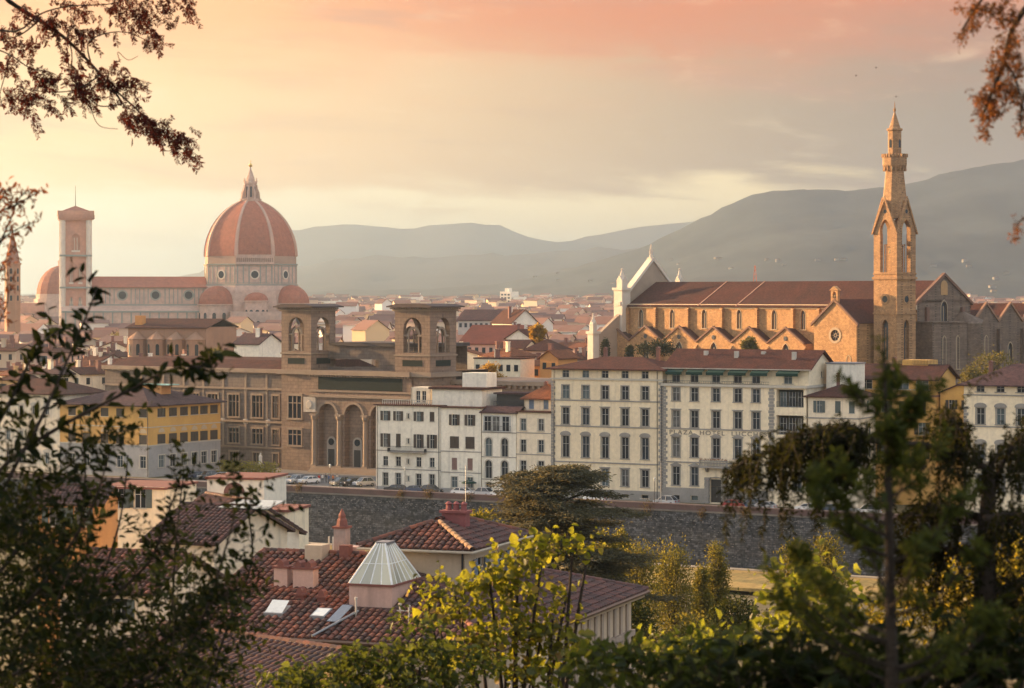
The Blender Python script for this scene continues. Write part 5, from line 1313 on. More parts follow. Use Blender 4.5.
def town_house(x, y, th, w, d, h, kind, wi, ri, rise, detail, label=None, group=GH, wm=None, rm=None):
    f = Fr(x, y, th)
    o = thing('house', label, 'house', (x, y, 0), -f.th, group)
    g = {'gable_x': 'x', 'gable_y': 'y'}.get(kind)
    m = MB(); m.box(0, w, 0, d, 0, h)
    if g == 'x': [m.quad((q,0,h),(q,d,h),(q,d/2,h+rise-.1)) for q in (0, w)]
    if g == 'y': [m.quad((0,q,h),(w,q,h),(w/2,q,h+rise-.1)) for q in (0, d)]
    wm = wm or PAL[wi][1]
    m.obj('wall', wm, o)
    roof_mesh(w, d, h, rise, kind, over=.5).obj('roof', rm or ROOFS[ri][1], o)
    nch = rg.randint(1, 4) if detail else rg.randint(0, 3)
    for k in range(nch):
        cx_, cy_ = rg.uniform(.15,.85)*w, rg.uniform(.2,.7)*d; s_ = rg.uniform(.5, 1.1)
        zz = h + rise*(.5 if kind != 'flat' else .1); m = MB(); m.box(cx_-s_/2, cx_+s_/2, cy_-.4, cy_+.4, zz-1.5, zz+rise*.3+1.6); m.box(cx_-s_/2-.1, cx_+s_/2+.1, cy_-.5, cy_+.5, zz+rise*.3+1.6, zz+rise*.3+1.8); m.obj('chimney', (BRICKR, wm)[k % 2], o)
    if detail:
        n = max(2, int(w/3.4)); rows_ = [h-2.6, h-6.0][:detail]
        for zz in rows_:
            for k in range(n):
                if rg.rand() < .12: continue
                wd = link('window', TW[0], o, (w*(k+.5)/n, 0, zz)); 
                if wi in (1,2,3,4) and detail > 1: link('shutter', TSH[wi % 2], wd)
        for k in range(2): link('window', TW[0], o, (w, d*(k+.5)/2, rows_[0]), R(90))
    HOUSES.append((o, (x, y, h), wi, ri, kind, w))
    return o
# some singled-out buildings
def single(label, px0, px1, Y, pt, d, kind, rise, wm, rm, th, nwin=0, name='house', shut=False):
    f = Fr(at(px0,0,Y).x, Y, th); w = f.s(px1); h = f.z((px0+px1)/2, pt)
    FOOT.append((f, -1, w+1, -1, d+1))
    n0 = len(HOUSES)
    o = town_house(f.x, f.y, th, w, d, h, kind, 0, 0, rise, 0, label, None, wm, rm); HOUSES.pop()
    for k in range(nwin):
        wd = link('window', TW[0], o, (w*(k+.5)/nwin, 0, h-2.8))
        if shut: link('shutter', TSH[0], wd)
    return o
single('long house under a huge red roof behind the right library tower', 459, 516, 690, 343, 22, 'gable_x', 5.0, PAL[3][1], mat('bright_red_roof', (.17,.058,.042), (.13,.052,.04), .3, fine=1.5, famt=.3, tile=10, spec=.04), 22, 8)
single('long grey-roofed building with a row of big windows beyond the huge red roof', 458, 510, 860, 319.5, 13, 'gable_x', 3.5, PAL[5][1], ROOF4, 24, 10)
single('plain white house whose bare gable wall faces the river, beyond the huge red roof', 512, 538, 800, 322, 16, 'gable_y', 4.2, WHITE, ROOF2, -25, 0)
single('white gabled house with two dark windows right of the huge red roof', 506, 531, 640, 337.5, 10, 'gable_y', 2.2, WHITE, ROOF, 20, 2)
single('white house with two arched loggia windows above the brown library wing', 234, 259, 610, 343, 10, 'gable_x', 2.4, WHITE, ROOF4, 30, 0)
single('pink house under a low hipped brown roof just above the yellow terrace tree', 524, 556, 600, 349, 10, 'hip', 2.4, PAL[3][1], ROOF2, 22, 4)
single('cream house with a dark top-floor loggia left of the low pink one', 500, 524, 610, 347, 9, 'gable_x', 1.8, CREAM2, ROOF2, 22, 5)
single('orange house with a bright side wall beside the five-bay palace roof', 540, 558, 555, 357, 8, 'gable_y', 1.6, ORANGE, ROOF3, 35, 2)
single('cream terrace house with white parapet behind the right library wing', 474, 520, 560, 359, 8, 'flat', 1, CREAM2, ROOF2, 25, 6)
BC = thing('church', 'broad brick church with rounded side chapels behind the left library wing', 'church', (at(128,0,650).x, 650, 0), R(-20))
f = Fr(at(128,0,650).x, 650, 20); wB = f.s(206); hB_ = f.z(166, 327); FOOT.append((f, -2, wB+2, -8, 22))
BR2 = mat('old_town_brick', (.33,.19,.12), (.27,.16,.105), .3, famt=.25, streak=.3, strc=(.12,.08,.06))
m = MB(); m.box(0, wB, 0, 18, 0, hB_); m.obj('wall', BR2, BC); roof_mesh(wB, 18, hB_, 2.2, 'gable_x', over=.6).obj('roof', ROOF2, BC)
for k in range(4):
    m = MB(); m.lathe([(2.6,0),(2.6,hB_-3.4),(2.9,hB_-3.3),(.2,hB_-1.2)], 12, wB*(k+.5)/4, 0); ap_ = m.obj('apse', BR2, BC)
    for q in (-30, 30): w3 = MB(); w3.quad(*[FRONT(u, v, -.1) for u, v in outline(op(0, hB_-7.5, .9, 3, arch='round'))]); w3.obj('window', GLASS, ap_, (wB*(k+.5)/4+2.5*math.sin(R(q)), -2.5*math.cos(R(q)), 0), R(q))
m = MB(); m.box(1, 3.2, 2, 4, hB_, hB_+3); m.obj('chimney', ORANGE, BC)
AT = thing('apartment_tower', 'pale high-rise block standing alone in the hazy plain before the hills', 'apartment block', (at(500,0,2800).x, 2800, 0), R(-35))
m = MB(); m.box(0, 15, 0, 16, 0, 40); m.box(16, 26, 3, 16, 0, 34); m.box(4, 10, 4, 10, 40, 44); m.obj('wall', WHITE, AT)
for r_ in range(9):
    for k in range(3): MB().box(1.5+k*4.6, 4.5+k*4.6, -.1, .02, 5+r_*3.8, 7+r_*3.8).obj('window', GLASS, AT)
SKL = [(-60,386),(20,384),(100,380),(110,364),(276,364),(277,303),(340,303),(341,344),(392,344),(393,303),(462,303),(463,369),(540,369),(548,357),(600,357),(604,343),(628,343),(630,300),(880,300),(905,300),(940,300),(970,301),(1024,330),(1070,330)]
def hidden(px0, px1, y, z):
    """no part of the roof would rise above what stands in front"""
    py = HY+(HC-z)/y*F
    return all(py > np.interp(p, [q[0] for q in SKL], [q[1] for q in SKL])-1.5 for p in np.linspace(px0, px1, 5))
Y = 535.0
while Y < 800:
    step = 10.5 + (Y-535)*.022
    px = -20 + rg.uniform(0, 20)
    while px < 1060:
        w = rg.uniform(5.0, 11.0)*(1+(Y-535)/2500); d = rg.uniform(6, 9.5)
        yy = Y + rg.uniform(-4, 4); x = at(px, 0, yy).x
        th = rg.choice([12, 25, 32, 40, 48, -20]) + rg.uniform(-4, 4)
        f = Fr(x, yy, th); c_ = f.w(w/2, d/2)
        h = rg.uniform(13.5, 19.0) + (rg.rand() < .15)*rg.uniform(1.5, 4) + (Y > 720)*1.5
        kind = rg.choice(['gable_x','gable_x','gable_y','hip','hip','flat'], p=[.3,.15,.2,.18,.1,.07])
        rise = min(w if kind == 'gable_y' else d, 14)*rg.uniform(.14,.2)
        if not taken(c_.x, c_.y, max(w, d)*.42) and not hidden(px, px+w/yy*F*.9, yy, h+rise):
            town_house(x, yy, th, w, d, h, kind, int(rg.choice(8, p=[.2,.22,.12,.12,.16,.06,.05,.07])), rg.randint(6), rise, 2 if Y < 640 else 1 if Y < 800 else 0)
        px += (w*math.cos(R(th)) + rg.uniform(-.5, 3.0))/yy*F
    Y += step
# far plain of roofs, beyond counting
fw = bpy.data.materials.new('far_house_walls'); fw.use_nodes = True; t = NT(fw.node_tree)
cr = t.n('ShaderNodeValToRGB', Fac=t.n('ShaderNodeNewGeometry').outputs['Random Per Island']); e = cr.color_ramp.elements
cr.color_ramp.interpolation = 'CONSTANT'; e[0].color = (.66,.60,.50,1); e[1].position = .85; e[1].color = (.62,.46,.26,1)
for p_, c_ in ((.25,(.60,.48,.34,1)),(.5,(.72,.68,.60,1)),(.7,(.50,.36,.26,1))): q = e.new(p_); q.color = c_
p = t.n('ShaderNodeBsdfPrincipled', **{'Base Color': cr.outputs[0], 'Roughness': .9}); t.n('ShaderNodeOutputMaterial', i0=p.outputs[0])
fr_ = bpy.data.materials.new('far_house_roofs'); fr_.use_nodes = True; t = NT(fr_.node_tree)
cr = t.n('ShaderNodeValToRGB', Fac=t.n('ShaderNodeNewGeometry').outputs['Random Per Island']); e = cr.color_ramp.elements
e[0].color = (.13,.06,.045,1); e[1].color = (.30,.13,.075,1); q = e.new(.5); q.color = (.17,.09,.07,1)
p = t.n('ShaderNodeBsdfPrincipled', **{'Base Color': cr.outputs[0], 'Roughness': .9}); t.n('ShaderNodeOutputMaterial', i0=p.outputs[0])
fm = bpy.data.materials.new('far_tree_green'); fm.use_nodes = True; fm.node_tree.nodes['Principled BSDF'].inputs['Base Color'].default_value = (.05,.06,.03,1)
V, Fc, MI = [], [], []
def far_house(x, y, a, w, d, h, r, z0=0.0):
    ca, sa_ = math.cos(a), math.sin(a); P = lambda u, v, z: (x+u*ca-v*sa_, y+u*sa_+v*ca, z+z0)
    o = len(V); V.extend([P(0,0,-24),P(w,0,-24),P(w,d,-24),P(0,d,-24),P(0,0,h),P(w,0,h),P(w,d,h),P(0,d,h),P(0,d/2,h+r),P(w,d/2,h+r)])
    for q in ((0,1,5,4),(1,2,6,9,5),(2,3,7,6),(3,0,4,8,7)): Fc.append([o+i for i in q]); MI.append(0)
    o = len(V); V.extend([P(-.5,-.5,h-.1),P(w+.5,-.5,h-.1),P(w+.5,d/2,h+r+.1),P(-.5,d/2,h+r+.1),P(w+.5,d+.5,h-.1),P(-.5,d+.5,h-.1)])
    for q in ((0,1,2,3),(3,2,4,5)): Fc.append([o+i for i in q]); MI.append(1)
rg = np.random.RandomState(4)
Y = 800.0
while Y < 4300:
    px = -60
    while px < 1080:
        w = rg.uniform(5.5, 15)*(1+(Y-800)/6000); x = at(px, 0, Y).x
        if not taken(x, Y, 12) and not (-125 < x - at(250.5,0,1350).x < 50 and 1290 < Y < 1410):
            far_house(x, Y+rg.uniform(-20,20), -R(rg.choice([10,25,35,45,-15])), w, rg.uniform(7,12), rg.uniform(14,20)+(rg.rand()<.05)*rg.uniform(2,7), rg.uniform(1.5,3.5)*(rg.rand()>.2), max(0, Y-1000)*.0046)
        px += (w*.9+rg.uniform(0, 12))/Y*F
    Y += 15 + (Y-800)*.03
me = bpy.data.meshes.new('far_town'); me.from_pydata(V, [], Fc); me.materials.append(fw); me.materials.append(fr_); me.polygons.foreach_set('material_index', MI); me.update()
tag(link('far_town', me), 'mass of small pale houses and red roofs filling the far plain below the hills', 'town', None, 'stuff')
# villas scattered on the near hillside
hv = np.array(hm.v); rg = np.random.RandomState(9)
VG = 'villas scattered over the wooded hillside'
vm = [MB().box(-.5,.5,-.5,.5,-2,1).mesh('wall', mat('villa_beige', (.25,.235,.20))), MB().box(-.5,.5,-.5,.5,-2,1).mesh('wall', mat('villa_ochre', (.23,.20,.155)))]
rm_ = MB(); rm_.prism([(-.55,1),(.55,1),(0,1.4)], lambda u, v, k: (u, k, v), -.55, .55); rm_ = rm_.mesh('roof', ROOF3)
NV = 0
for (pxa, pya, n, sp_) in ((668,262,5,14),(708,262,4,10),(728,270,3,10),(600,282,4,14),(642,285,3,10),(790,262,5,16),(845,258,5,18),(965,268,3,14),(1005,272,3,16),(985,290,4,18),(930,262,2,12),(560,270,3,12),(525,262,3,12),(880,270,3,12)):
    for k in range((n+1)//2):
        px, py = pxa+rg.normal(0, sp_*.6), pya+rg.normal(0, 3.5)
        d_ = np.hypot((hv[:,0]/hv[:,1]*F+CX-px), (HY-(hv[:,2]-HC)/hv[:,1]*F-py)) + (hv[:,1] > 6100)*99
        i = int(np.argmin(d_)); p = hv[i]
        o = thing('villa', 'tiny pale villa among the woods of the near hillside', 'villa', tuple(p + np.array([rg.uniform(-8,8), -4, 1])), R(rg.uniform(-40, 40)), VG)
        s_ = rg.uniform(6, 12); h_ = rg.uniform(1.7, 2.5)
        a = link('wall', vm[k % 2], o); a.scale = (s_, s_*.6, h_); b = link('roof', rm_, o); b.scale = (s_, s_*.6, h_)
# labels: what each house looks like, then where it stands
def px_of(p): return CX + p[0]/p[1]*F
def place(p):
    x, y = px_of(p), p[1]
    band = 'near' if y < 720 else 'middle' if y < 980 else 'far'
    if x < 60: a = 'below the far dome'
    elif x < 118: a = 'under the marble bell tower'
    elif x < 200: a = 'below the cathedral nave'
    elif x < 275: a = 'below the great dome'
    elif x < 340: a = 'behind the left library tower'
    elif x < 398: a = 'between the library towers'
    elif x < 462: a = 'behind the right library tower'
    elif x < 540: a = 'behind the white river houses'
    elif x < 700: a = 'left of the gothic church'
    else: a = 'right of the gothic church'
    return a, band
KW = {'gable_x': 'gabled', 'gable_y': 'end-on gabled', 'hip': 'hipped', 'flat': 'flat-topped'}
grp = {}
for hs in HOUSES:
    o, p, wi, ri, kind, w = hs
    a, b = place(p); base = f"{PAL[wi][0]} {KW[kind]} house" + ("" if kind == 'flat' else f", {ROOFS[ri][0]}") + f"; {b} rows {a}"
    grp.setdefault(base, []).append((px_of(p), o))
NTH = ['first','second','third','fourth','fifth','sixth','seventh','eighth','ninth']
for base, L in grp.items():
    L.sort(key=lambda q: q[0])
    for k, (x, o) in enumerate(L): o['label'] = base.replace('; ', ', ') if len(L) == 1 else base.replace('; ', f", {NTH[min(k,8)]} from left, ")
# ------------------------------------------------------------------ near villa and hillside houses, with every roof tile laid
TILE = tilemat('old_clay_tiles', (.235,.080,.045), (.135,.052,.036), (.055,.034,.030))
TILE2 = tilemat('dark_clay_tiles', (.14,.062,.048), (.10,.05,.043), (.06,.037,.036))
UNDER = mat('roof_mortar_bed', (.085,.05,.04), (.06,.04,.035), 2)
def inpoly(u, v, poly):
    c = False; n = len(poly)
    for i in range(n):
        (x1, y1), (x2, y2) = poly[i], poly[(i+1) % n]
        if (y1 > v) != (y2 > v) and u < (x2-x1)*(v-y1)/(y2-y1)+x1: c = not c
    return c
def tiles(parent, O, U, Vd, poly, mt=TILE, sp=.36, row=.44, r=.125, name='roof_tiles', seed=0, holes=()):
    """barrel tiles over a sloping polygon; u along the eave, v up the slope"""
    O, U, Vd = Vector(O), Vector(U).normalized(), Vector(Vd).normalized(); N = U.cross(Vd).normalized()
    rs = random.Random(seed); m = MB(); seg = 5
    umin, umax = min(p[0] for p in poly), max(p[0] for p in poly); vmin, vmax = min(p[1] for p in poly), max(p[1] for p in poly)
    bed = MB(); bed.add([O + U*u + Vd*v - N*.02 for u, v in poly] + [O + U*u + Vd*v - N*.16 for u, v in poly],
                        [tuple(range(len(poly)))] + [(i, i+len(poly), (i+1) % len(poly)+len(poly), (i+1) % len(poly)) for i in range(len(poly))])
    ob = bed.obj('roof', UNDER, parent)
    for c in range(int((umax-umin)/sp)+1):
        for k in range(int((vmax-vmin)/row)+1):
            u, v = umin+(c+.5)*sp, vmin+(k+.5)*row
            if not inpoly(u, v, poly) or any(inpoly(u, v, h) for h in holes): continue
            ju, jt, jz = rs.uniform(-.014,.014), rs.uniform(-.02,.02), rs.uniform(-.004,.010)
            vs = []
            for e, rr, hz_ in ((-.56, r*1.08, .035), (.56, r*.86, 0.0)):
                for q in range(seg+1):
                    a = math.pi*q/seg
                    vs.append(O + U*(u + ju + jt*e + rr*math.cos(a)) + Vd*(v + e*row) + N*(rr*.85*math.sin(a) + hz_ + jz))
            o = len(m.v); m.v += [tuple(p) for p in vs]
            for q in range(seg): m.f.append((o+q, o+q+1, o+seg+2+q, o+seg+1+q))
            m.f.append(tuple(o+q for q in range(seg+1))[::-1])
    return m.obj(name, mt, ob)
def ridge_tiles(parent, a, b, mt=TILE, r=.15, step=.4, name='ridge_tiles'):
    a, b = Vector(a), Vector(b); dd = (b-a); n = max(1, int(dd.length/step)); m = MB(); dd.normalize(); sdir = dd.cross(Vector((0,0,1))).normalized(); up = sdir.cross(dd)
    for k in range(n):
        p0, p1 = a + dd*(k*step), a + dd*((k+1.12)*step); o = len(m.v)
        for p, rr in ((p0, r*1.1), (p1, r*.9)):
            for q in range(7): an = math.pi*q/6; m.v.append(tuple(p + sdir*rr*math.cos(an) + up*(rr*math.sin(an))))
        for q in range(6): m.f.append((o+q, o+q+1, o+8+q, o+7+q))
    return m.obj(name, mt, parent)
EZ = 20.55
VF = Fr(at(386,0,107.6).x, 107.6, 20)
SL_ = .30; K = math.hypot(1, SL_)
V_ = thing('villa', 'large villa under dark clay tiles with glass pyramid skylight, pink chimneys and a small tower', 'villa', VF.w(0,0), -VF.th)
def on_plane(px, py, axis='front'):
    """where the line of sight through a pixel meets the roof; gives s, r, z"""
    a, b = (px-CX)/F, (py-HY)/F
    lo, hi = 60.0, 200.0
    for _ in range(60):
        Y = (lo+hi)/2; x = a*Y; dx, dy = x-VF.x, Y-VF.y
        s, r = dx*VF.t[0]+dy*VF.t[1], dx*VF.p[0]+dy*VF.p[1]
        zp_ = EZ + SL_*(r if axis == 'front' else 5.3-s)
        if HC - b*Y > zp_: lo = Y
        else: hi = Y
    return s, r, zp_
X0, X1, RD = -10.5, 5.3, 9.3
sk = on_plane(392, 607.7); SW, SD = 2.15, 3.4
sx0, sy0 = sk[0]-SW, sk[1]
# walls
m = MB(); m.box(X0+.5, X1-.7, .7, 18, 0, EZ-.25); m.box(-3.3, X1-.7, 18, 21.9, 0, EZ-.25); m.obj('wall', BEIGE, V_)
m = MB(); m.quad((X0+.5,.71,EZ-.25),(X0+.5,17.9,EZ-.25),(X0+.5,RD,EZ+RD*SL_-.2)); m.obj('gable_wall', BEIGE, V_)
hole_f = [(sx0-X0-.05,(sy0-.1)*K),(sx0-X0+SW+.05,(sy0-.1)*K),(sx0-X0+SW+.05,(sy0+SD)*K),(sx0-X0-.05,(sy0+SD)*K)]
tiles(V_, (X0,0,EZ), (1,0,0), (0,1,SL_), [(0,0),(X1-X0,0),(X1-RD-X0,RD*K),(0,RD*K)], seed=1, holes=[hole_f])
tiles(V_, (X1,0,EZ), (0,1,0), (-1,0,SL_), [(0,0),(22.5,0),(17.85,4.65*K),(13.95,4.65*K),(9.3,9.3*K)], TILE2, seed=2)
m = MB(); zr_ = EZ+RD*SL_; z2_ = EZ+4.65*SL_
m.quad((X0,RD,zr_),(X1-RD,RD,zr_),(.65,13.95,z2_),(-4,18.6,EZ),(X0,18.6,EZ)); m.quad((.65,13.95,z2_),(.65,17.85,z2_),(-4,22.5,EZ),(-4,18.6,EZ)); m.quad((.65,17.85,z2_),(5.3,22.5,EZ),(-4,22.5,EZ)); m.obj('rear_roof', TILE2, V_)
ridge_tiles(V_, (X0,RD,zr_+.03), (X1-RD,RD,zr_+.03)); ridge_tiles(V_, (X1,0,EZ+.05), (X1-RD,RD,zr_+.05)); ridge_tiles(V_, (5.3,22.5,EZ+.05), (.65,17.85,z2_+.05), TILE2)
ridge_tiles(V_, (X0+.05,0,EZ+.05), (X0+.05,RD,zr_+.05))
m = MB(); m.tube([(X0,-.06,EZ-.06),(X1+.06,-.06,EZ-.06)], .09, 6); m.tube([(X1+.06,-.06,EZ-.06),(X1+.06,22.5,EZ-.06)], .09, 6); m.obj('gutter', mat('copper_gutter', (.16,.10,.07), rough=.5, metal=.4), V_)
m = MB(); m.box(X0+.3, X1-.2, .05, .69, EZ-.32, EZ-.22); m.box(X1-.69, X1-.05, .69, 22.2, EZ-.322, EZ-.222); m.obj('eaves', mat('eaves_board', (.32,.24,.15)), V_)
# arcade of pillars under the right eave
m = MB()
for k in range(12): y = 9.5+k*1.05; m.box(X1-1.0, X1-.62, y-.16, y+.16, EZ-2.0, EZ-.33); m.box(X1-1.05, X1-.58, y-.22, y+.22, EZ-.62, EZ-.33)
m.box(X1-.9, X1-.5, 9, 22, EZ-2.3, EZ-2.0); m.box(X1-1.0, X1-.45, 9, 22, EZ-4.3, EZ-4.0)
for k in range(12): y = 9.5+k*1.05; m.box(X1-.72, X1-.6, y-.18, y+.18, EZ-4.0, EZ-2.3)
m.obj('arcade', mat('pale_arcade_stucco', (.36,.29,.225), (.30,.24,.19), 1, streak=.35), V_)
# front windows below the eave
for u in (-7.5, -4.5, -1.5, 1.5): put_window(V_, op(u, EZ-3.4, 1.1, 1.8), 'front', 'open_shut', sm=SHUTG).location.y = .7
# glass pyramid skylight on its plastered base
zb_ = sk[2]; zt_ = zb_ + .95
SKY = link('skylight', None, V_, (sx0, sy0, 0))
m = MB(); m.box(0, SW, 0, SD, zb_-.4, zt_); m.obj('base', PINKP, SKY)
m = MB(); m.box(-.09, SW+.09, -.09, SD+.09, zt_, zt_+.09); m.obj('base_coping', CLAY, SKY)
gz0 = zt_+.09; gp = gz0+1.75; ax0, ax1, ay = SW/2-.22, SW/2+.22, SD/2
A4 = [(.0,.0,gz0),(SW,0,gz0),(SW,SD,gz0),(0,SD,gz0)]; ap0, ap1 = (ax0, ay-.5, gp), (ax1, ay+.5, gp)
tp_ = [(ax0,ay-.5,gp),(ax1,ay-.5,gp),(ax1,ay+.5,gp),(ax0,ay+.5,gp)]
SKG = bpy.data.materials.new('skylight_glass'); SKG.use_nodes = True; t = NT(SKG.node_tree)
_r = t.n('ShaderNodeNewGeometry').outputs['Random Per Island']
_p = t.n('ShaderNodeBsdfPrincipled', **{'Base Color': t.mix(_r, (.18,.19,.17,1), (.62,.57,.40,1)), 'Roughness': .14, 'Specular IOR Level': .6}); t.n('ShaderNodeOutputMaterial', i0=_p.outputs[0])
for i in range(4):
    a, b, c2, d2 = Vector(A4[i]), Vector(A4[(i+1) % 4]), Vector(tp_[(i+1) % 4]), Vector(tp_[i])
    n = 4 if i % 2 == 0 else 6
    g = MB()
    for k in range(n):
        g.quad(a.lerp(b, k/n), a.lerp(b, (k+1)/n), d2.lerp(c2, (k+1)/n), d2.lerp(c2, k/n))
    go = g.obj('glass_face', SKG, SKY)
    MB().tube([a, d2], .055, 5).obj('hip_bar', mat('white_painted_bar', (.72,.72,.68), rough=.5), SKY)
    m = MB()
    for k in range(n+1): m.tube([a.lerp(b, k/n), d2.lerp(c2, k/n)], .032, 4)
    for k in (.5,): m.tube([a.lerp(d2, k), b.lerp(c2, k)], .018, 4)
    m.obj('glazing_bar', mat('white_painted_bar', (.72,.72,.68), rough=.5), go)
m = MB(); m.box(ax0-.1, ax1+.1, ay-.45, ay+.45, gp-.03, gp+.07); m.obj('cap', METAL, SKY)
# tower
tc_ = (.55, 8.3); TWd, TDp = 4.7, 7.2
TZ = HC - (549-HY)/F*VF.w(*tc_).y
TWR = link('tower', None, V_, (tc_[0]-TWd, tc_[1], 0))
wops = [op(2.0, TZ-1.75, 1.0, 1.15), op(5.0, TZ-1.75, 1.0, 1.15)]
m = MB(); panel(m, FRONT, 0, TWd, EZ-.5, TZ, []); panel(m, RIGHT(TWd), 0, TDp, EZ-.5, TZ, wops, .2); panel(m, LEFTF, 0, TDp, EZ-.5, TZ); panel(m, BACK(TDp), 0, TWd, EZ-.5, TZ); m.obj('wall', BEIGE, TWR)
for o in wops: put_window(TWR, o, 'right', 'open_shut', sm=SHUTB, W_=TWd, depth=.2)
ov = .6; tzz = TZ-.02; hip = (TWd+2*ov)/2; rise_ = hip*.36; kk = math.hypot(1, .36); L2 = TDp+2*ov
tiles(TWR, (-ov,-ov,tzz), (1,0,0), (0,1,.36), [(0,0),(2*hip,0),(hip,hip*kk)], TILE, seed=3)
tiles(TWR, (TWd+ov,-ov,tzz), (0,1,0), (-1,0,.36), [(0,0),(L2,0),(L2-hip,hip*kk),(hip,hip*kk)], TILE2, seed=4)
m = MB(); A_, B_, C_, D_ = (-ov,-ov,tzz),(TWd+ov,-ov,tzz),(TWd+ov,TDp+ov,tzz),(-ov,TDp+ov,tzz); E_, G_ = (TWd/2,hip-ov,tzz+rise_),(TWd/2,TDp+ov-hip,tzz+rise_)
m.quad(D_, A_, E_, G_); m.quad(C_, D_, G_); m.obj('rear_roof', TILE2, TWR)
for a, b in ((A_,E_),(B_,E_),(C_,G_),(E_,G_)): ridge_tiles(TWR, Vector(a)+Vector((0,0,.05)), Vector(b)+Vector((0,0,.05)), mat('pale_ridge_tiles', (.36,.22,.12), (.28,.16,.09), 3, famt=.3) if a in (B_,) else TILE)
m = MB(); m.box(-ov+.05, TWd+ov-.05, -ov+.05, TDp+ov-.05, tzz-.16, tzz-.08); m.tube([(-ov,-ov-.05,tzz-.08),(TWd+ov+.05,-ov-.05,tzz-.08),(TWd+ov+.05,TDp+ov,tzz-.08)], .07, 6); m.obj('eaves', mat('pale_eaves', (.42,.36,.27)), TWR)
pipe(TWR, TWd-.1, -.08, EZ+.8, tzz-.1, .05)
ch = MB(); cxx, cyy, cz_ = TWd/2+.3, hip-ov+1.0, tzz+rise_-.3
ch.box(cxx-.35, cxx+.9, cyy-.3, cyy+.3, cz_-.4, cz_+.65); ch.box(cxx-.45, cxx+1.0, cyy-.4, cyy+.4, cz_+.65, cz_+.77)
for k in range(3): ch.lathe([(.16,cz_+.77),(.14,cz_+1.05),(.2,cz_+1.08),(.05,cz_+1.2)], 8, cxx-.1+k*.4, cyy)
ch.obj('chimney', mat('pink_red_chimney', (.25,.085,.08), (.20,.075,.07), 2), TWR)
m = MB(); m.tube([(cxx+.8,cyy,cz_+.6),(cxx+.8,cyy,cz_+3.0)], .02, 4)
for k in range(4): m.tube([(cxx+.45,cyy,cz_+1.9+k*.3),(cxx+1.15,cyy,cz_+1.9+k*.3)], .012, 4)
m.obj('aerial', METAL, TWR)
# chimneys, vents, roof lights and pipes on the front slope
def roofbox(px, py, w, d, h, nm, mt, cap=True, capm=None):
    s, r, z = on_plane(px, py); m = MB(); m.box(s-w/2, s+w/2, r, r+d, z-.3, z+h)
    o = m.obj(nm, mt, V_)
    if cap:
        q = MB(); q.box(s-w/2-.08, s+w/2+.08, r-.08, r+d+.08, z+h, z+h+.09)
        n = max(1, int(w/.4))
        for k in range(n):
            x = s-w/2+w*(k+.5)/n; q.prism([(x-.17,z+h+.09),(x+.17,z+h+.09),(x+.12,z+h+.3),(x,z+h+.4),(x-.12,z+h+.3)], lambda u, v, kk: (u, kk, v), r-.02, r+d+.02)
        q.obj('cap', capm or CLAY, o)
    f = MB(); f.box(s-w/2-.16, s+w/2+.16, r-.2, r+d+.1, z-.3, z+.06); f.obj('flashing', CLAY, o)
    return s, r, z
roofbox(280.5, 588, .7, .6, .95, 'chimney', PINKP); roofbox(303, 589.5, 1.05, .6, .95, 'chimney', PINKP)
roofbox(299.5, 601.5, .42, .4, .28, 'roof_vent', CLAY); roofbox(321, 604, .42, .4, .28, 'roof_vent', CLAY)
for px, py, w, ln_, openl in ((273, 617, 1.0, .95, True), (317, 620, .75, .95, False)):
    s, r, z = on_plane(px, py); f = MB()
    P = lambda u, v, h: (s+u, r+v/K*1.0, z+v*SL_/K+h)
    f.add([P(a, b, c_) for c_ in (.0, .17) for a, b in ((-w/2,0),(w/2,0),(w/2,ln_),(-w/2,ln_))], [(0,1,5,4),(1,2,6,5),(2,3,7,6),(3,0,4,7),(4,5,6,7)]); fo3 = f.obj('roof_light', METAL, V_)
    g = MB(); tilt = .25 if openl else 0
    g.add([P(-w/2+.07,.07,.18),P(w/2-.07,.07,.18),P(w/2-.07,ln_-.07,.18+tilt),P(-w/2+.07,ln_-.07,.18+tilt)], [(0,1,2,3)]); g.obj('pane', mat('bright_roof_glass', (.62,.62,.56), rough=.15, spec=.8), fo3)
s, r, z = on_plane(332, 620); m = MB()
m.add([(s-.05,r-.5,z-.15+.16),(s+.5,r-.5,z-.15+.16),(s+.5,r+1.3,z+.39+.16),(s-.05,r+1.3,z+.39+.16)], [(0,1,2,3)]); m.obj('roof_panel', mat('grey_solar_glass', (.12,.14,.17), rough=.2), V_)
s, r, z = on_plane(326, 628); m = MB(); m.tube([(s-.1,r-1.3,z-.2),(s+.9,r+1.6,z+.62)], .06, 6); m.obj('valley_flashing', METAL, V_)
for px, py in ((356, 616), (400, 622), (409, 624)): 
    s, r, z = on_plane(px, py); MB().lathe([(.05,z-.2),(.05,z+.75),(.08,z+.75),(.08,z+.85)], 8, s, r).obj('vent_pipe', TRIM, V_)
s, r, z = on_plane(404, 623); m = MB(); m.tube([(s-.35,r,z+.55),(s+.35,r,z+.55)], .03, 5); m.obj('pipe_bracket', TRIM, V_)
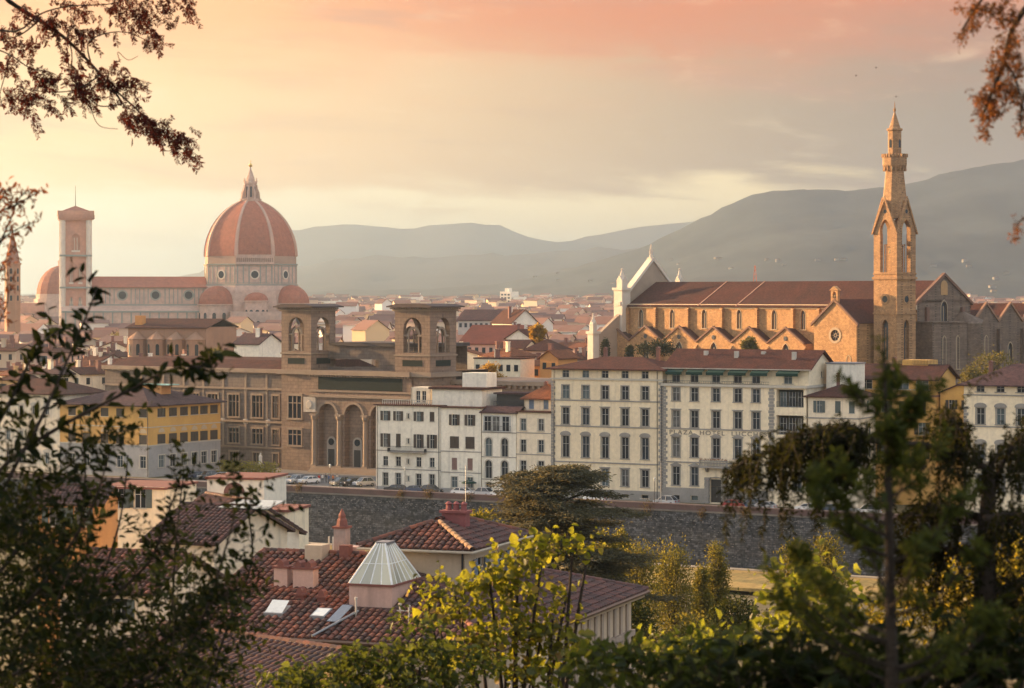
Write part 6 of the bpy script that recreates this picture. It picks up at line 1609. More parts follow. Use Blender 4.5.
# tall round-capped chimney, brick stack and dormer along the ridge
def ridgebox(px, yb, yt, w, nm, mt, r=RD+1.2, pot=False):
    s = VF.s(px, r); zt2, zb3 = VF.z(px, yt, r), VF.z(px, yb, r); m = MB(); m.box(s-w/2, s+w/2, r-w/2, r+w/2, zb3-1.5, zt2); o = m.obj(nm, mt, V_)
    if pot: q = MB(); q.box(s-w/2-.07, s+w/2+.07, r-w/2-.07, r+w/2+.07, zt2, zt2+.1); q.lathe([(w*.5,zt2+.1),(w*.42,zt2+.4),(w*.3,zt2+.5),(w*.32,zt2+.62),(.03,zt2+.95)], 8, s, r); q.obj('cap', CLAY, o)
ridgebox(342, 548, 528, .62, 'chimney', mat('grey_chimney_plaster', (.34,.27,.23), (.28,.22,.19), 2, streak=.3), pot=True); ridgebox(346, 552, 545, .5, 'chimney', CLAY, RD-.3)
ridgebox(317, 556, 544.5, .9, 'dormer', BEIGE, RD-.5); ridgebox(352, 553, 546, 1.0, 'parapet_wall', PINKP, RD+.6)
for px in (329, 333): s = VF.s(px, RD+.3); MB().lathe([(.05,zr_-.3),(.05,zr_+.8)], 6, s, RD+.3).obj('vent_pipe', TRIM, V_)
# lower roof nearer the viewer
NF = Fr(at(353,0,95).x, 95, 43); nz = HC - (652-HY)/F*95
NH = thing('house', 'near lower house showing only its dark red tiled roof below the villa eave', 'house', NF.w(0,0), -NF.th)
m = MB(); m.box(-11, 0, -6.2, 6, 2, nz-2.2); m.obj('wall', BEIGE, NH)
tiles(NH, (-12,-7,nz-7*.3), (1,0,0), (0,1,.3), [(0,0),(12,0),(12,7*K),(0,7*K)], TILE2, seed=6); ridge_tiles(NH, (-12,0,nz+.04), (0.1,0,nz+.04), TILE)
m = MB(); m.quad((-12,0,nz),(0,0,nz),(0,6.5,nz-2),(-12,6.5,nz-2)); m.obj('rear_roof', TILE2, NH)
# hillside houses at the left
def hill_house(label, px0, px1, Y, py_e, th, d, kind, rise, wm, tm=TILE2, wins=(), seed=0, over=.45):
    f = Fr(at(px0,0,Y).x, Y, th); w = f.s(px1); h = f.z((px0+px1)/2, py_e)
    o = thing('house', label, 'house', f.w(0,0), -f.th)
    ops = [op(f.s(px), f.z(px, pb), ww, hh, **kw) for px, pb, ww, hh, kw in wins]
    m = MB(); panel(m, FRONT, 0, w, -3, h, ops, .22); panel(m, RIGHT(w), 0, d, -3, h); panel(m, LEFTF, 0, d, -3, h); panel(m, BACK(d), 0, w, -3, h)
    if kind == 'gable_y': m.quad((0,0,h),(w,0,h),(w/2,0,h+rise-.05)); m.quad((0,d,h),(w,d,h),(w/2,d,h+rise-.05))
    if kind == 'gable_x': [m.quad((q,0,h),(q,d,h),(q,d/2,h+rise-.05)) for q in (0, w)]
    m.obj('wall', wm, o)
    for q in ops: put_window(o, q, 'front', 'sill' if q.get('arch') else 'open_shut', sm=SHUTG, depth=.22, sash=not q.get('arch'))
    if kind == 'gable_y':
        sl = rise/(w/2); k_ = math.hypot(1, sl); L_ = (w/2+over)*k_
        tiles(o, (-over,-over,h-over*sl+.1), (0,-1,0), (1,0,sl), [(-d-2*over,0),(0,0),(0,L_),(-d-2*over,L_)], tm, seed=seed) if False else None
        tiles(o, (w+over,-over,h-over*sl+.1), (0,1,0), (-1,0,sl), [(0,0),(d+2*over,0),(d+2*over,L_),(0,L_)], tm, seed=seed)
        tiles(o, (-over,d+over,h-over*sl+.1), (0,-1,0), (1,0,sl), [(0,0),(d+2*over,0),(d+2*over,L_),(0,L_)], tm, seed=seed+1)
        ridge_tiles(o, (w/2,-over,h+rise+.13), (w/2,d+over,h+rise+.13), tm)
    elif kind == 'gable_x':
        sl = rise/(d/2); k_ = math.hypot(1, sl); L_ = (d/2+over)*k_
        tiles(o, (-over,-over,h-over*sl+.1), (1,0,0), (0,1,sl), [(0,0),(w+2*over,0),(w+2*over,L_),(0,L_)], tm, seed=seed)
        tiles(o, (w+over,d+over,h-over*sl+.1), (-1,0,0), (0,-1,sl), [(0,0),(w+2*over,0),(w+2*over,L_),(0,L_)], tm, seed=seed+1)
        ridge_tiles(o, (-over,d/2,h+rise+.13), (w+over,d/2,h+rise+.13), tm)
    else:
        MB().box(-.15, w+.15, -.15, d+.15, h, h+.2).obj('coping', CLAY, o)
    return o, f, w, h
hill_house('white house with plain gable end toward the garden, beside the dark river wall', 217, 299, 178, 533, -32, 9, 'gable_y', 2.2, WHITE, TILE2, seed=21)
o, f, w, h = hill_house('cream house with dark brown tiled roof, a metal roof sheet and one shuttered window', 148, 214, 165, 541, 24, 10, 'gable_x', 1.9, IVORY, TILE2, [(172, 567, 1.0, 1.3, {})], seed=23)
m = MB(); m.add([(w*.55,4.4,h+1.95),(w+1.6,4.4,h+1.95),(w+1.9,6.2,h+2.4),(w*.7,6.2,h+2.4)], [(0,1,2,3)]); m.add([(w*.55,4.4,h+1.90),(w+1.6,4.4,h+1.90),(w+1.9,6.2,h+2.35),(w*.7,6.2,h+2.35)], [(3,2,1,0)]); m.obj('metal_sheet', mat('pale_metal_roof', (.45,.46,.42), rough=.4), o)
o, f, w, h = hill_house('flat pale wall building with red brick arched doorway in front of the river wall', 207, 264, 218, 479.5, 14, 6, 'flat', 0, WHITE, wins=[(234.5, 504, 1.1, 1.5, {'arch': 'round'})])
q = MB(); u = f.s(234.5); zb3 = f.z(234.5, 504)
for k in range(10):
    a, b = math.pi*k/10, math.pi*(k+1)/10; q.quad(*[(u+rr*math.cos(t_), -.12, zb3+.95+rr*math.sin(t_)) for rr, t_ in ((.55,a),(1.0,a),(1.0,b),(.55,b))]); q.quad(*[(u+1.0*math.cos(t_), y_, zb3+.95+1.0*math.sin(t_)) for t_, y_ in ((a,-.12),(a,.0),(b,.0),(b,-.12))])
q.obj('brick_arch', BRICKR, o)
hill_house('low white house with terracotta coping in front of the yellow palace', 98, 165, 230, 489, 14, 8, 'flat', 0, CREAM2, wins=[(118, 508, 1.2, 2, {}), (140, 508, 1.2, 2, {})])
hill_house('bright orange house behind the dark left shrub', 38, 100, 205, 503, 8, 5, 'gable_x', 1.2, ORANGE, TILE2, [(55, 526, 1.1, 1.6, {}), (80, 526, 1.1, 1.6, {})], seed=31)
hill_house('cream house with small tiled roof low at the left beneath the leaves', 60, 150, 150, 590, 20, 9, 'gable_x', 1.8, IVORY, TILE, [(90, 620, 1.0, 1.3, {}), (120, 620, 1.0, 1.3, {})], seed=33)
hill_house('narrow cream chimney house between the white gable and the villa', 262, 288, 190, 512, 14, 5, 'flat', 0, CREAM2)
# ------------------------------------------------------------------ cars, people, lamps
CARP = {k: mat('car_paint_'+k, c_, rough=.3, famt=.04, spec=.6, metal=.2) for k, c_ in (('white',(.62,.62,.60)),('silver',(.36,.37,.38)),('dark blue',(.025,.04,.085)),('black',(.02,.02,.022)),('grey',(.14,.145,.15)),('red',(.30,.03,.025)),('blue',(.05,.11,.20)))}
TYRE = mat('tyre_rubber', (.015,.015,.015), rough=.9); RIM = mat('wheel_rim', (.3,.3,.3), rough=.4, metal=.7); CG = mat('car_glass', (.02,.025,.03), rough=.08, spec=.7); LAMPG = mat('headlight_glass', (.6,.6,.58), rough=.2); TAIL = mat('tail_light', (.35,.02,.02), rough=.3)
def car_meshes(tall):
    side = [(-2.1,.35),(-2.12,.75),(-2.0,.92),(-1.15,1.0),(1.6,1.02),(2.05,.95),(2.12,.6),(2.08,.35)]
    b = MB(); b.prism(side, lambda u, v, k: (u, k*(1.0 if v < .9 else .95), v), -.86, .86)
    top = [(-1.1,1.0),(-.45,1.42+tall),(1.1,1.44+tall),(1.75+tall*.4,1.02)]
    for k, q in ((-.72,1),(.72,1)): pass
    b.prism([(-.5,1.40+tall),(-.35,1.46+tall),(1.0,1.48+tall),(1.15,1.42+tall)], lambda u, v, k: (u, k, v), -.66, .66)
    for u0, u1, z0, z1 in ((-1.15,-.47,1.0,1.42+tall),(.28,.30,1.0,1.43+tall),(1.72+tall*.4,1.12,1.02,1.43+tall)):
        for sg in (-1, 1): b.tube([(u0, sg*.80, z0),(u1, sg*.67, z1)], .05, 4)
    g = MB(); g.prism(top, lambda u, v, k: (u, k*(.80 if v < 1.1 else .655)/.8, v), -.8, .8)
    t_ = MB(); t_.lathe([(.20,-.11),(.32,-.1),(.33,0),(.32,.1),(.20,.11)], 14); t_.v = [(a, c_, b_) for a, b_, c_ in t_.v]
    r_ = MB(); r_.lathe([(.20,-.115),(.19,.115)], 10); r_.v = [(a, c_, b_) for a, b_, c_ in r_.v]
    h_ = MB(); h_.box(-.03,.06,-.18,.18,-.08,.08)
    return b.mesh('body', CARP['white']), g.mesh('window', CG), t_.mesh('wheel', TYRE), r_.mesh('rim', RIM), h_.mesh('headlight', LAMPG), h_.mesh('tail_light', TAIL)
CM = [car_meshes(0), car_meshes(.22)]
def car(pos, rot, paint, label, tall=0, group='cars parked along the river street'):
    b, g, t_, r_, h_, tl = CM[tall]; o = thing('parked_car', label, 'car', pos, rot, group)
    bo_ = link('body', b, o); bo_.material_slots[0].link = 'OBJECT'; bo_.material_slots[0].material = CARP[paint]
    link('window', g, o)
    for x in (-1.3, 1.32):
        for y in (-.78, .78): wd = link('wheel', t_, o, (x, y, .33)); link('rim', r_, wd)
    for y in (-.62, .62): link('headlight', h_, o, (-2.1, y, .72)); link('tail_light', tl, o, (2.09, y, .78))
def street(px, r=6.3): s = WF.s(px, r); return WF.w(s, r, .012)
A0 = -WF.th
for px, pt, lb, tall, r in ((463,'white','white hatchback parked left of the silver car before the white houses',0,3.3),(482,'silver','silver estate car parked before the arched white house',1,3.3),(500,'white','white car half behind the cedar top, before the beige house',0,3.3),
    (596,'white','small white car parked beside the street lamp before the cream palace',0,3.3),(666,'silver','silver people carrier parked under the quoins between cream palace and hotel',1,3.3),(735,'red','small red car just right of the hotel door',0,3.3),(752,'blue','dark blue car parked right of the hotel door',1,3.3),(764,'silver','silver car nosing out past the blue car near the hotel door',0,2.9),
    (396,'black','black car half sunk behind the parapet before the shuttered white house',0,3.3),(414,'dark blue','dark blue car behind the parapet before the shuttered white house',0,3.3),(431,'black','black hatchback behind the parapet below the balcony end',1,3.3),(527,'grey','grey car just left of the cedar crown top',0,3.3),(808,'white','low white car under the hanging dark branch',0,3.3),(826,'dark blue','dark blue car before the three-bay house',0,3.3),(868,'white','white van-like car behind the fir stem',1,3.3),(845,'grey','grey car left of the fir stem',0,3.3)):
    car(street(px, r), A0 + (math.pi if px % 2 else 0), pt, lb, tall)
CO = ['dark blue','grey','silver','blue','black','dark blue','white','silver','white','grey','black','silver']
for k, px in enumerate((196, 208, 222, 236, 252, 268, 284, 297, 309, 341, 352, 364)):
    car(street(px, 11.5 + (k % 3)*.5), A0 + R(62 + (k*37) % 13), CO[k], f"{CO[k]} car, {['first','second','third','fourth','fifth','sixth','seventh','eighth','ninth','tenth','eleventh','twelfth'][k]} from left in the slanted row before the library", k % 2, 'cars parked before the library')
# people near the library steps
def person_mesh(pose, hgt):
    s_ = hgt/1.75
    J = [(0,0,.95),(0,0,1.22),(0,.0,1.43),(0,0,1.52),(0,-.01,1.64),(0,0,1.73)]
    J += [(.18,0,1.40),(.25,-.03+pose*.06,1.12),(.25,-.14+pose*.1,.88),(-.18,0,1.40),(-.25,.03-pose*.06,1.12),(-.24,-.06-pose*.1,.88)]
    J += [(.09,0,.90),(.10,-.10*pose,.50),(.10,-.02*pose,.08),(.10,-.16,.04),(-.09,0,.90),(-.10,.10*pose,.50),(-.10,.18*pose,.08),(-.10,.04,.04)]
    E = [(0,1),(1,2),(2,3),(3,4),(4,5),(2,6),(6,7),(7,8),(2,9),(9,10),(10,11),(0,12),(12,13),(13,14),(14,15),(0,16),(16,17),(17,18),(18,19)]
    RR = [.15,.14,.12,.055,.10,.07,.065,.045,.035,.065,.045,.035,.09,.065,.045,.04,.09,.065,.045,.04]
    me = bpy.data.meshes.new('person'); me.from_pydata([tuple(c_*s_ for c_ in j) for j in J], E, []); me.update()
    o = bpy.data.objects.new('person', me); COL.objects.link(o)
    sk_ = o.modifiers.new('skin', 'SKIN'); sb = o.modifiers.new('sub', 'SUBSURF'); sb.levels = sb.render_levels = 1
    for i, v in enumerate(me.skin_vertices[0].data): v.radius = (RR[i]*s_, RR[i]*s_); v.use_root = (i == 0)
    bpy.context.view_layer.update()
    m2 = bpy.data.meshes.new_from_object(o.evaluated_get(bpy.context.evaluated_depsgraph_get())); bpy.data.objects.remove(o)
    for p in m2.polygons: p.use_smooth = True
    return m2
CLO = [('red', (.40,.04,.03)), ('white', (.6,.58,.54)), ('dark', (.03,.03,.04)), ('blue', (.06,.10,.22)), ('orange', (.5,.16,.05)), ('pale', (.45,.40,.34))]
for k, px in enumerate((319, 322.5, 326, 329, 333, 337)):
    nm, c_ = CLO[k]; p = street(px, 15+k % 3)
    me = person_mesh(1 if k % 2 else -.5, 1.62+.05*(k % 4))
    skin = mat('skin', (.45,.28,.20), rough=.6); cm = mat('clothes_'+nm, c_, rough=.9); tm = mat('dark_trousers', (.04,.04,.05), rough=.9)
    me.materials.clear(); [me.materials.append(x) for x in (skin, cm, tm)]
    for q in me.polygons: q.material_index = 0 if q.center.z > 1.48 or (abs(q.center.x) > .19 and q.center.z < 1.0) else (1 if q.center.z > .88 else 2)
    o = link('person', me, None, p, R(40*k)); tag(o, f"{['standing','walking'][k % 2]} person in {nm} top and dark trousers among the crowd before the library", 'person', 'people before the library')
    h = MB(); h.lathe([(.085,1.66*(1.62+.05*(k%4))/1.75),(.108,1.70*(1.62+.05*(k%4))/1.75),(.06,1.77*(1.62+.05*(k%4))/1.75),(.01,1.785*(1.62+.05*(k%4))/1.75)], 8, 0, .01); h.obj('hair', mat('dark_hair', (.03,.02,.015)), o)
def lamp(px, r, label, h=4.2):
    o = thing('street_lamp', label, 'street lamp', street(px, r), 0, 'street lamps along the river')
    m = MB(); m.lathe([(.14,0),(.12,.5),(.06,.7),(.05,h)], 8); m.obj('post', IRON, o)
    m = MB(); m.lathe([(.10,h),(.22,h+.45),(.24,h+.5),(.05,h+.7)], 8); m.obj('lantern', mat('lamp_glass', (.6,.58,.5), rough=.3), o)
for px, lb in ((654.5,'slim street lamp standing before the fifth window bay of the cream palace'),(572,'slim street lamp standing behind the cedar top'),(783,'slim street lamp seen between the hanging branch sprays'),(330,'slim street lamp beside the crowd before the library'),(405,'slim street lamp before the white shuttered house')): lamp(px, 1.3, lb)
o = thing('flagpole', 'thin pale pole rising before the corner between palace and hotel', 'pole', street(661, 1.5)); MB().lathe([(.07,0),(.05,7.2),(.09,7.25),(.03,7.4)], 8).obj('pole', TRIM, o)
o = thing('parasol', 'closed green cafe parasol before the pale two-bay house', 'parasol', street(469, 6.2))
MB().lathe([(.25,0),(.25,.08),(.03,.1),(.03,2.5)], 8).obj('pole', TRIM, o); MB().lathe([(1.35,2.0),(1.38,2.15),(.7,2.45),(.05,2.7)], 8).obj('canopy', GREENCL, o)
o = thing('statue', 'pale stone statue on a pedestal in the hedge before the library wing', 'statue', street(260.5, 24))
m = MB(); m.box(-.5,.5,-.5,.5,0,2.2); m.box(-.6,.6,-.6,.6,2.2,2.35); m.obj('pedestal', MARB, o); MB().lathe([(.4,2.35),(.32,3.1),(.36,3.6),(.42,4.0),(.14,4.2),(.17,4.4),(.12,4.6),(.02,4.65)], 10).obj('figure', MARB, o)
BD = MB(); BD.quad((0,0,0),(.14,.3,.02),(0,.34,.02)); BD.quad((-.02,.05,0),(-.55,.12,.16),(-.02,.28,.02)); BD.quad((.02,.05,0),(.55,.12,.16),(.02,.28,.02)); BD.lathe([(.05,-.12),(.07,.1),(.02,.3)], 6)
for px, py, lb in ((876,68,'tiny dark bird gliding highest above the bell tower'),(856,76,'tiny dark bird left of the highest one, in the grey cloud'),(896,97,'tiny dark bird just above the spire tip')):
    tag(link('bird', BD.mesh('bird', IRON), None, at(px,py,420), R(px)), lb, 'bird', 'birds over the bell tower')
# ------------------------------------------------------------------ vegetation
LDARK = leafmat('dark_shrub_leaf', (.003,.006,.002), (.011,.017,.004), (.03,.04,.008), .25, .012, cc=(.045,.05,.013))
LMID = leafmat('olive_leaf', (.012,.019,.004), (.040,.048,.011), (.08,.09,.014), .3, .02, cc=(.11,.10,.02))
LRED = leafmat('red_glow_leaflet', (.022,.006,.006), (.050,.012,.009), (.13,.022,.010), .3, .015)  # red glow of the upper left corner put into the leaf colour
LRUST = leafmat('rusty_sprig_leaf', (.10,.035,.015), (.055,.02,.012), (.35,.12,.04), .45, .03)
LYEL = leafmat('yellow_green_leaf', (.014,.020,.004), (.085,.092,.010), (.29,.30,.022), .45, .04, cc=(.22,.13,.05))
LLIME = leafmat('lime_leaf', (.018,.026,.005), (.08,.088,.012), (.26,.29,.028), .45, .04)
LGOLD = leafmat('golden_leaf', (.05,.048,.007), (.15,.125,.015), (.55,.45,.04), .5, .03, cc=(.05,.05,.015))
LFIR = leafmat('fir_needle', (.016,.027,.008), (.050,.061,.014), (.13,.155,.024), .3, .02)
LCEDAR = leafmat('cedar_needle', (.040,.050,.036), (.105,.098,.060), (.16,.14,.06), .3, .03)
LBROWN = leafmat('brown_green_spray', (.004,.006,.002), (.011,.013,.004), (.06,.065,.012), .28, .012)
LPOP = leafmat('poplar_leaf', (.035,.042,.010), (.10,.092,.016), (.26,.23,.03), .42, .03)
LHED = leafmat('hedge_leaf', (.010,.021,.005), (.032,.046,.011), (.13,.16,.022), .35, .035, cc=(.11,.11,.02))
def rot_rand(rs, n):
    v = rs.normal(size=(n,3)); return v/np.linalg.norm(v, axis=1, keepdims=True)
class Lf:
    def __init__(s): s.P = []; s.A = []; s.L = []; s.W = []
    def add(s, P, A, L, W):
        P = np.asarray(P, float); n = len(P); A = np.asarray(A, float)
        s.P.append(P); s.A.append(A/np.maximum(1e-6, np.linalg.norm(A, axis=1, keepdims=True)))
        s.L.append(np.broadcast_to(L, n).astype(float)); s.W.append(np.broadcast_to(W, n).astype(float))
    def mesh(s, name, mt, seed=0, fold=.22):
        rs = np.random.RandomState(seed)
        P, A, L, W = np.concatenate(s.P), np.concatenate(s.A), np.concatenate(s.L), np.concatenate(s.W); n = len(P)
        q = rot_rand(rs, n) + np.array([0,0,.6]); S_ = np.cross(A, q); S_ /= np.maximum(1e-6, np.linalg.norm(S_, axis=1, keepdims=True)); N = np.cross(S_, A)
        L = L[:,None]; W = W[:,None]
        V = np.stack([P, P + A*L*.32 + S_*W*.5 + N*W*fold, P + A*L*.70 + S_*W*.38 + N*W*fold*.7, P + A*L - N*L*.12, P + A*L*.70 - S_*W*.38 + N*W*fold*.7, P + A*L*.32 - S_*W*.5 + N*W*fold], 1).reshape(-1,3)
        o = np.arange(n)[:,None]*6
        Fq = np.concatenate([o+np.array([[0,5,4,3]]), o+np.array([[0,3,2,1]])], 1).reshape(-1)
        me = bpy.data.meshes.new(name); me.vertices.add(len(V)); me.vertices.foreach_set('co', V.reshape(-1)); me.loops.add(len(Fq)); me.loops.foreach_set('vertex_index', Fq.astype(np.int32))
        me.polygons.add(n*2); me.polygons.foreach_set('loop_start', np.arange(n*2, dtype=np.int32)*4); me.polygons.foreach_set('loop_total', np.full(n*2, 4, np.int32)); me.update(); me.validate(); me.materials.append(mt); return me
def curve(pts, n):
    pts = [Vector(p) for p in pts]; out = []
    k = len(pts)
    for i in range(n+1):
        t_ = i/n*(k-1); j = min(int(t_), k-2); u = t_-j
        p0, p1, p2, p3 = pts[max(j-1,0)], pts[j], pts[j+1], pts[min(j+2,k-1)]
        out.append(.5*((2*p1) + (p2-p0)*u + (2*p0-5*p1+4*p2-p3)*u*u + (3*p1-p0-3*p2+p3)*u*u*u))
    return out
def twig(mb, lf, rs, p0, d, length, lsize, spacing, droop=.3, wr=.45, r0=.004, opp=False, jit=.5, up=0.0, lsz=.25):
    """one leafy shoot: a thin bent stem with leaves set along it"""
    n = max(4, int(length/.06)); p = np.array(p0, float); d = np.array(d, float); d /= np.linalg.norm(d); pts = [p.copy()]
    for i in range(n):
        d = d + rs.normal(0, .10, 3) + np.array([0,0,-droop/n+up/n]); d /= np.linalg.norm(d); p = p + d*length/n; pts.append(p.copy())
    if mb is not None: mb.tube([Vector(q) for q in pts[::2] if True] if len(pts) > 6 else [Vector(q) for q in pts], [max(.0008, r0*(1-.8*i/len(pts))) for i in range(len(pts[::2]) if len(pts) > 6 else len(pts))], 3)
    pts = np.array(pts); m = max(2, int(length/spacing)); tt = (np.arange(m)+.6)/m*(n) ; tt = np.clip(tt, 0, n-.01); j = tt.astype(int); fr = (tt-j)[:,None]
    P = pts[j]*(1-fr)+pts[j+1]*fr; T = pts[np.minimum(j+1,n)]-pts[j]; T /= np.linalg.norm(T, axis=1, keepdims=True)
    side = np.cross(T, np.array([.2,.9,.3])); side /= np.maximum(1e-5, np.linalg.norm(side, axis=1, keepdims=True)); s2 = np.cross(T, side)
    if opp: P = np.repeat(P, 2, 0); T = np.repeat(T, 2, 0); side = np.repeat(side, 2, 0); s2 = np.repeat(s2, 2, 0); m *= 2
    sg = np.where(np.arange(m) % 2 == 0, 1., -1.)[:,None]; an = rs.normal(0, jit, m)[:,None]
    A = T*.65 + (side*np.cos(an) + s2*np.sin(an))*sg + np.array([0,0,-.15]) + rs.normal(0, .15, (m,3))
    L = lsize*(1 + rs.normal(0, lsz, m)).clip(.4, 1.6); L = L*rs.choice([.6,.85,1.,1.12], m); lf.add(P, A, L, L*wr)
    return pts[-1], d
def plant(name, label, cat, X, Y, z, trunks, crown, mt, stems=None, group=None, seed=0, bark=BARK, smooth=False):
    o = thing(name, label, cat, (0,0,0), 0, group)
    o.location = (X, Y, z); off = Vector((X, Y, z))
    m = MB()
    for pts, rad in trunks: m.tube(pts, rad, 7)
    if stems is not None: m.add(stems.v, stems.f)
    m.v = [(a-X, b-Y, c-z) for a, b, c in m.v]
    if m.v: m.obj('trunk', bark, o, smooth=True)
    me = crown.mesh('crown', mt, seed); n = len(me.vertices); co = np.empty(n*3); me.vertices.foreach_get('co', co); co = co.reshape(-1,3) - np.array([X,Y,z]); me.vertices.foreach_set('co', co.reshape(-1)); me.update()
    link('crown', me, o); return o
def pxr(rs, pts): i = rs.randint(len(pts)); return pts[i]
# --- dark shrub with arching twigs at the left
def left_shrub():
    rs = np.random.RandomState(3); lf, st = Lf(), MB(); Yb_ = 15.0; gx = at(-70,0,15).x; g0 = gz(gx, 15)
    base = Vector((gx, 15.2, g0-.1)); trunks = []
    arms = [[(-40,640),(0,500),(38,425),(62,372),(84,322),(97,288)],[(-60,560),(0,470),(58,428),(118,396),(160,374),(188,366),(214,372)],[(-60,520),(0,420),(20,380),(40,345),(60,330)],
            [(-40,700),(60,650),(110,600),(150,560),(166,520),(180,478)],[(-20,720),(120,690),(190,640),(222,560),(240,492)],[(-40,660),(30,600),(70,545),(95,500),(110,450)],[(-60,620),(10,560),(30,500),(70,465),(110,430)],[(-60,700),(40,690),(140,655),(200,610),(236,590)]]
    for k, a in enumerate(arms):
        Ya = 14.2 + .5*(k % 4)
        pts = curve([at(px, py, Ya + .12*i*(-1)**k) for i, (px, py) in enumerate(a)], 24)
        trunks.append((pts, [.014*(1-.85*i/24)+.002 for i in range(25)])); trunks.append(([base, base.lerp(pts[0], .6)+Vector((0,0,-.1)), pts[0]], [.05,.03,.014]))
        for i in range(5, 25):
            dd = (pts[min(i+1,24)]-pts[i-1]).normalized()
            if k < 3:
                for q in range(2): A = dd*.6 + Vector(rs.normal(0,.75,3)) + Vector((0,0,-.25)); lf.add([pts[i]+Vector(rs.normal(0,.01,3))], [A], rs.uniform(.085,.13), rs.uniform(.036,.055))
                if rs.rand() < .55: twig(st, lf, rs, pts[i], np.array(dd)*.5+rs.normal(0,.6,3), rs.uniform(.10,.26), .085, .042, .4, .45, .003)
            else:
                for q in range(2): twig(st, lf, rs, pts[i], np.array(dd)*.6+rs.normal(0,.6,3)+np.array([0,0,.3]), rs.uniform(.16,.42), .058, .032, .2, .46, .003)
    # end cluster of the long arm
    for q in range(6): twig(st, lf, rs, at(192+q*4, 368-q, 14.4), rs.normal(0,.5,3)+np.array([.4,0,.1]), .14, .10, .03, .2, .48)
    # bushy mass
    for q in range(600):
        t_ = rs.rand(); px = rs.uniform(-60, 150)*(.5+.5*rs.rand()) + 40*rs.rand()
        lo = 440 + max(0, px)*1.7 + rs.normal(0, 28); py = rs.uniform(min(lo, 670), 730)
        if px > 110 and rs.rand() < .5: continue
        twig(st, lf, rs, at(px, py, rs.uniform(13.6, 17.2)), rs.normal(0,.6,3)+np.array([.25,0,.5]), rs.uniform(.15,.42), rs.uniform(.045,.075), .030, .2, .46, .003)
    for q in range(150):
        px = rs.uniform(130, 232); py = rs.uniform(590+abs(px-200)*.5, 725)
        twig(st, lf, rs, at(px, py, rs.uniform(14, 17)), rs.normal(0,.6,3)+np.array([0,0,.6]), rs.uniform(.12,.32), .055, .032, .2, .46, .003)
    o = plant('shrub', 'dark leafy shrub with long arching twigs in the left foreground', 'shrub', gx, 15.2, g0, trunks, lf, LDARK, st, seed=1)
    # second, greener one woven in behind
    lf, st = Lf(), MB(); rs = np.random.RandomState(8)
    for q in range(260):
        px = rs.uniform(-50, 240); py = rs.uniform(500+abs(px-90)*.6, 725)
        twig(st, lf, rs, at(px, py, rs.uniform(18, 22)), rs.normal(0,.6,3)+np.array([.1,0,.55]), rs.uniform(.2,.5), .075, .045, .2, .5, .004)
    for a in ([(60,700),(95,600),(120,520),(128,455)],[(150,700),(170,620),(176,540),(184,470)],[(200,710),(230,620),(252,560),(246,500)],[(20,640),(70,560),(85,480),(80,420)]):
        pts = curve([at(px, py, 19.5) for px, py in a], 16)
        st.tube(pts, [.012*(1-.8*i/16)+.002 for i in range(17)], 4)
        for i in range(4, 17): twig(st, lf, rs, pts[i], rs.normal(0,.7,3)+np.array([0,0,.3]), rs.uniform(.06,.18), .075, .045, .2, .5, .003)
    gx = at(60,0,20).x; plant('shrub', 'olive green shrub with sparse upright shoots behind the dark arching one', 'shrub', gx, 20, gz(gx,20), [([Vector((gx,20,gz(gx,20))), at(80,690,20)],[.06,.02])], lf, LMID, st, seed=2)
left_shrub()
def rusty_sprig():
    rs = np.random.RandomState(13); lf, st = Lf(), MB(); tr = []
    for a in ([(-60,330),(-10,262),(8,225),(18,200),(28,190)],[(-50,250),(-5,215),(15,205),(40,191)],[(-60,300),(-10,250),(12,232),(34,222)],[(-60,350),(-15,300),(4,262),(14,246)],[(-40,260),(0,200),(6,190)],[(-50,420),(-5,330),(8,300),(4,270)]):
        pts = curve([at(px, py, 16) for px, py in a], 14); tr.append((pts, [.007*(1-.8*i/14)+.0015 for i in range(15)]))
        for i in range(4, 15):
            for q in range(2): twig(st, lf, rs, pts[i], rs.normal(0,.7,3), rs.uniform(.05,.12), .042, .026, .1, .42, .002)
    b = at(-90,0,16); z = gz(b.x,16); tr.append(([Vector((b.x,16,z)), at(-70,520,16), at(-60,300,16)],[.04,.02,.008]))
    plant('shrub', 'rusty tipped sapling poking its thin sprigs in at the left edge below the robinia', 'shrub', b.x, 16, z, tr, lf, LRUST, st, seed=4)
rusty_sprig()
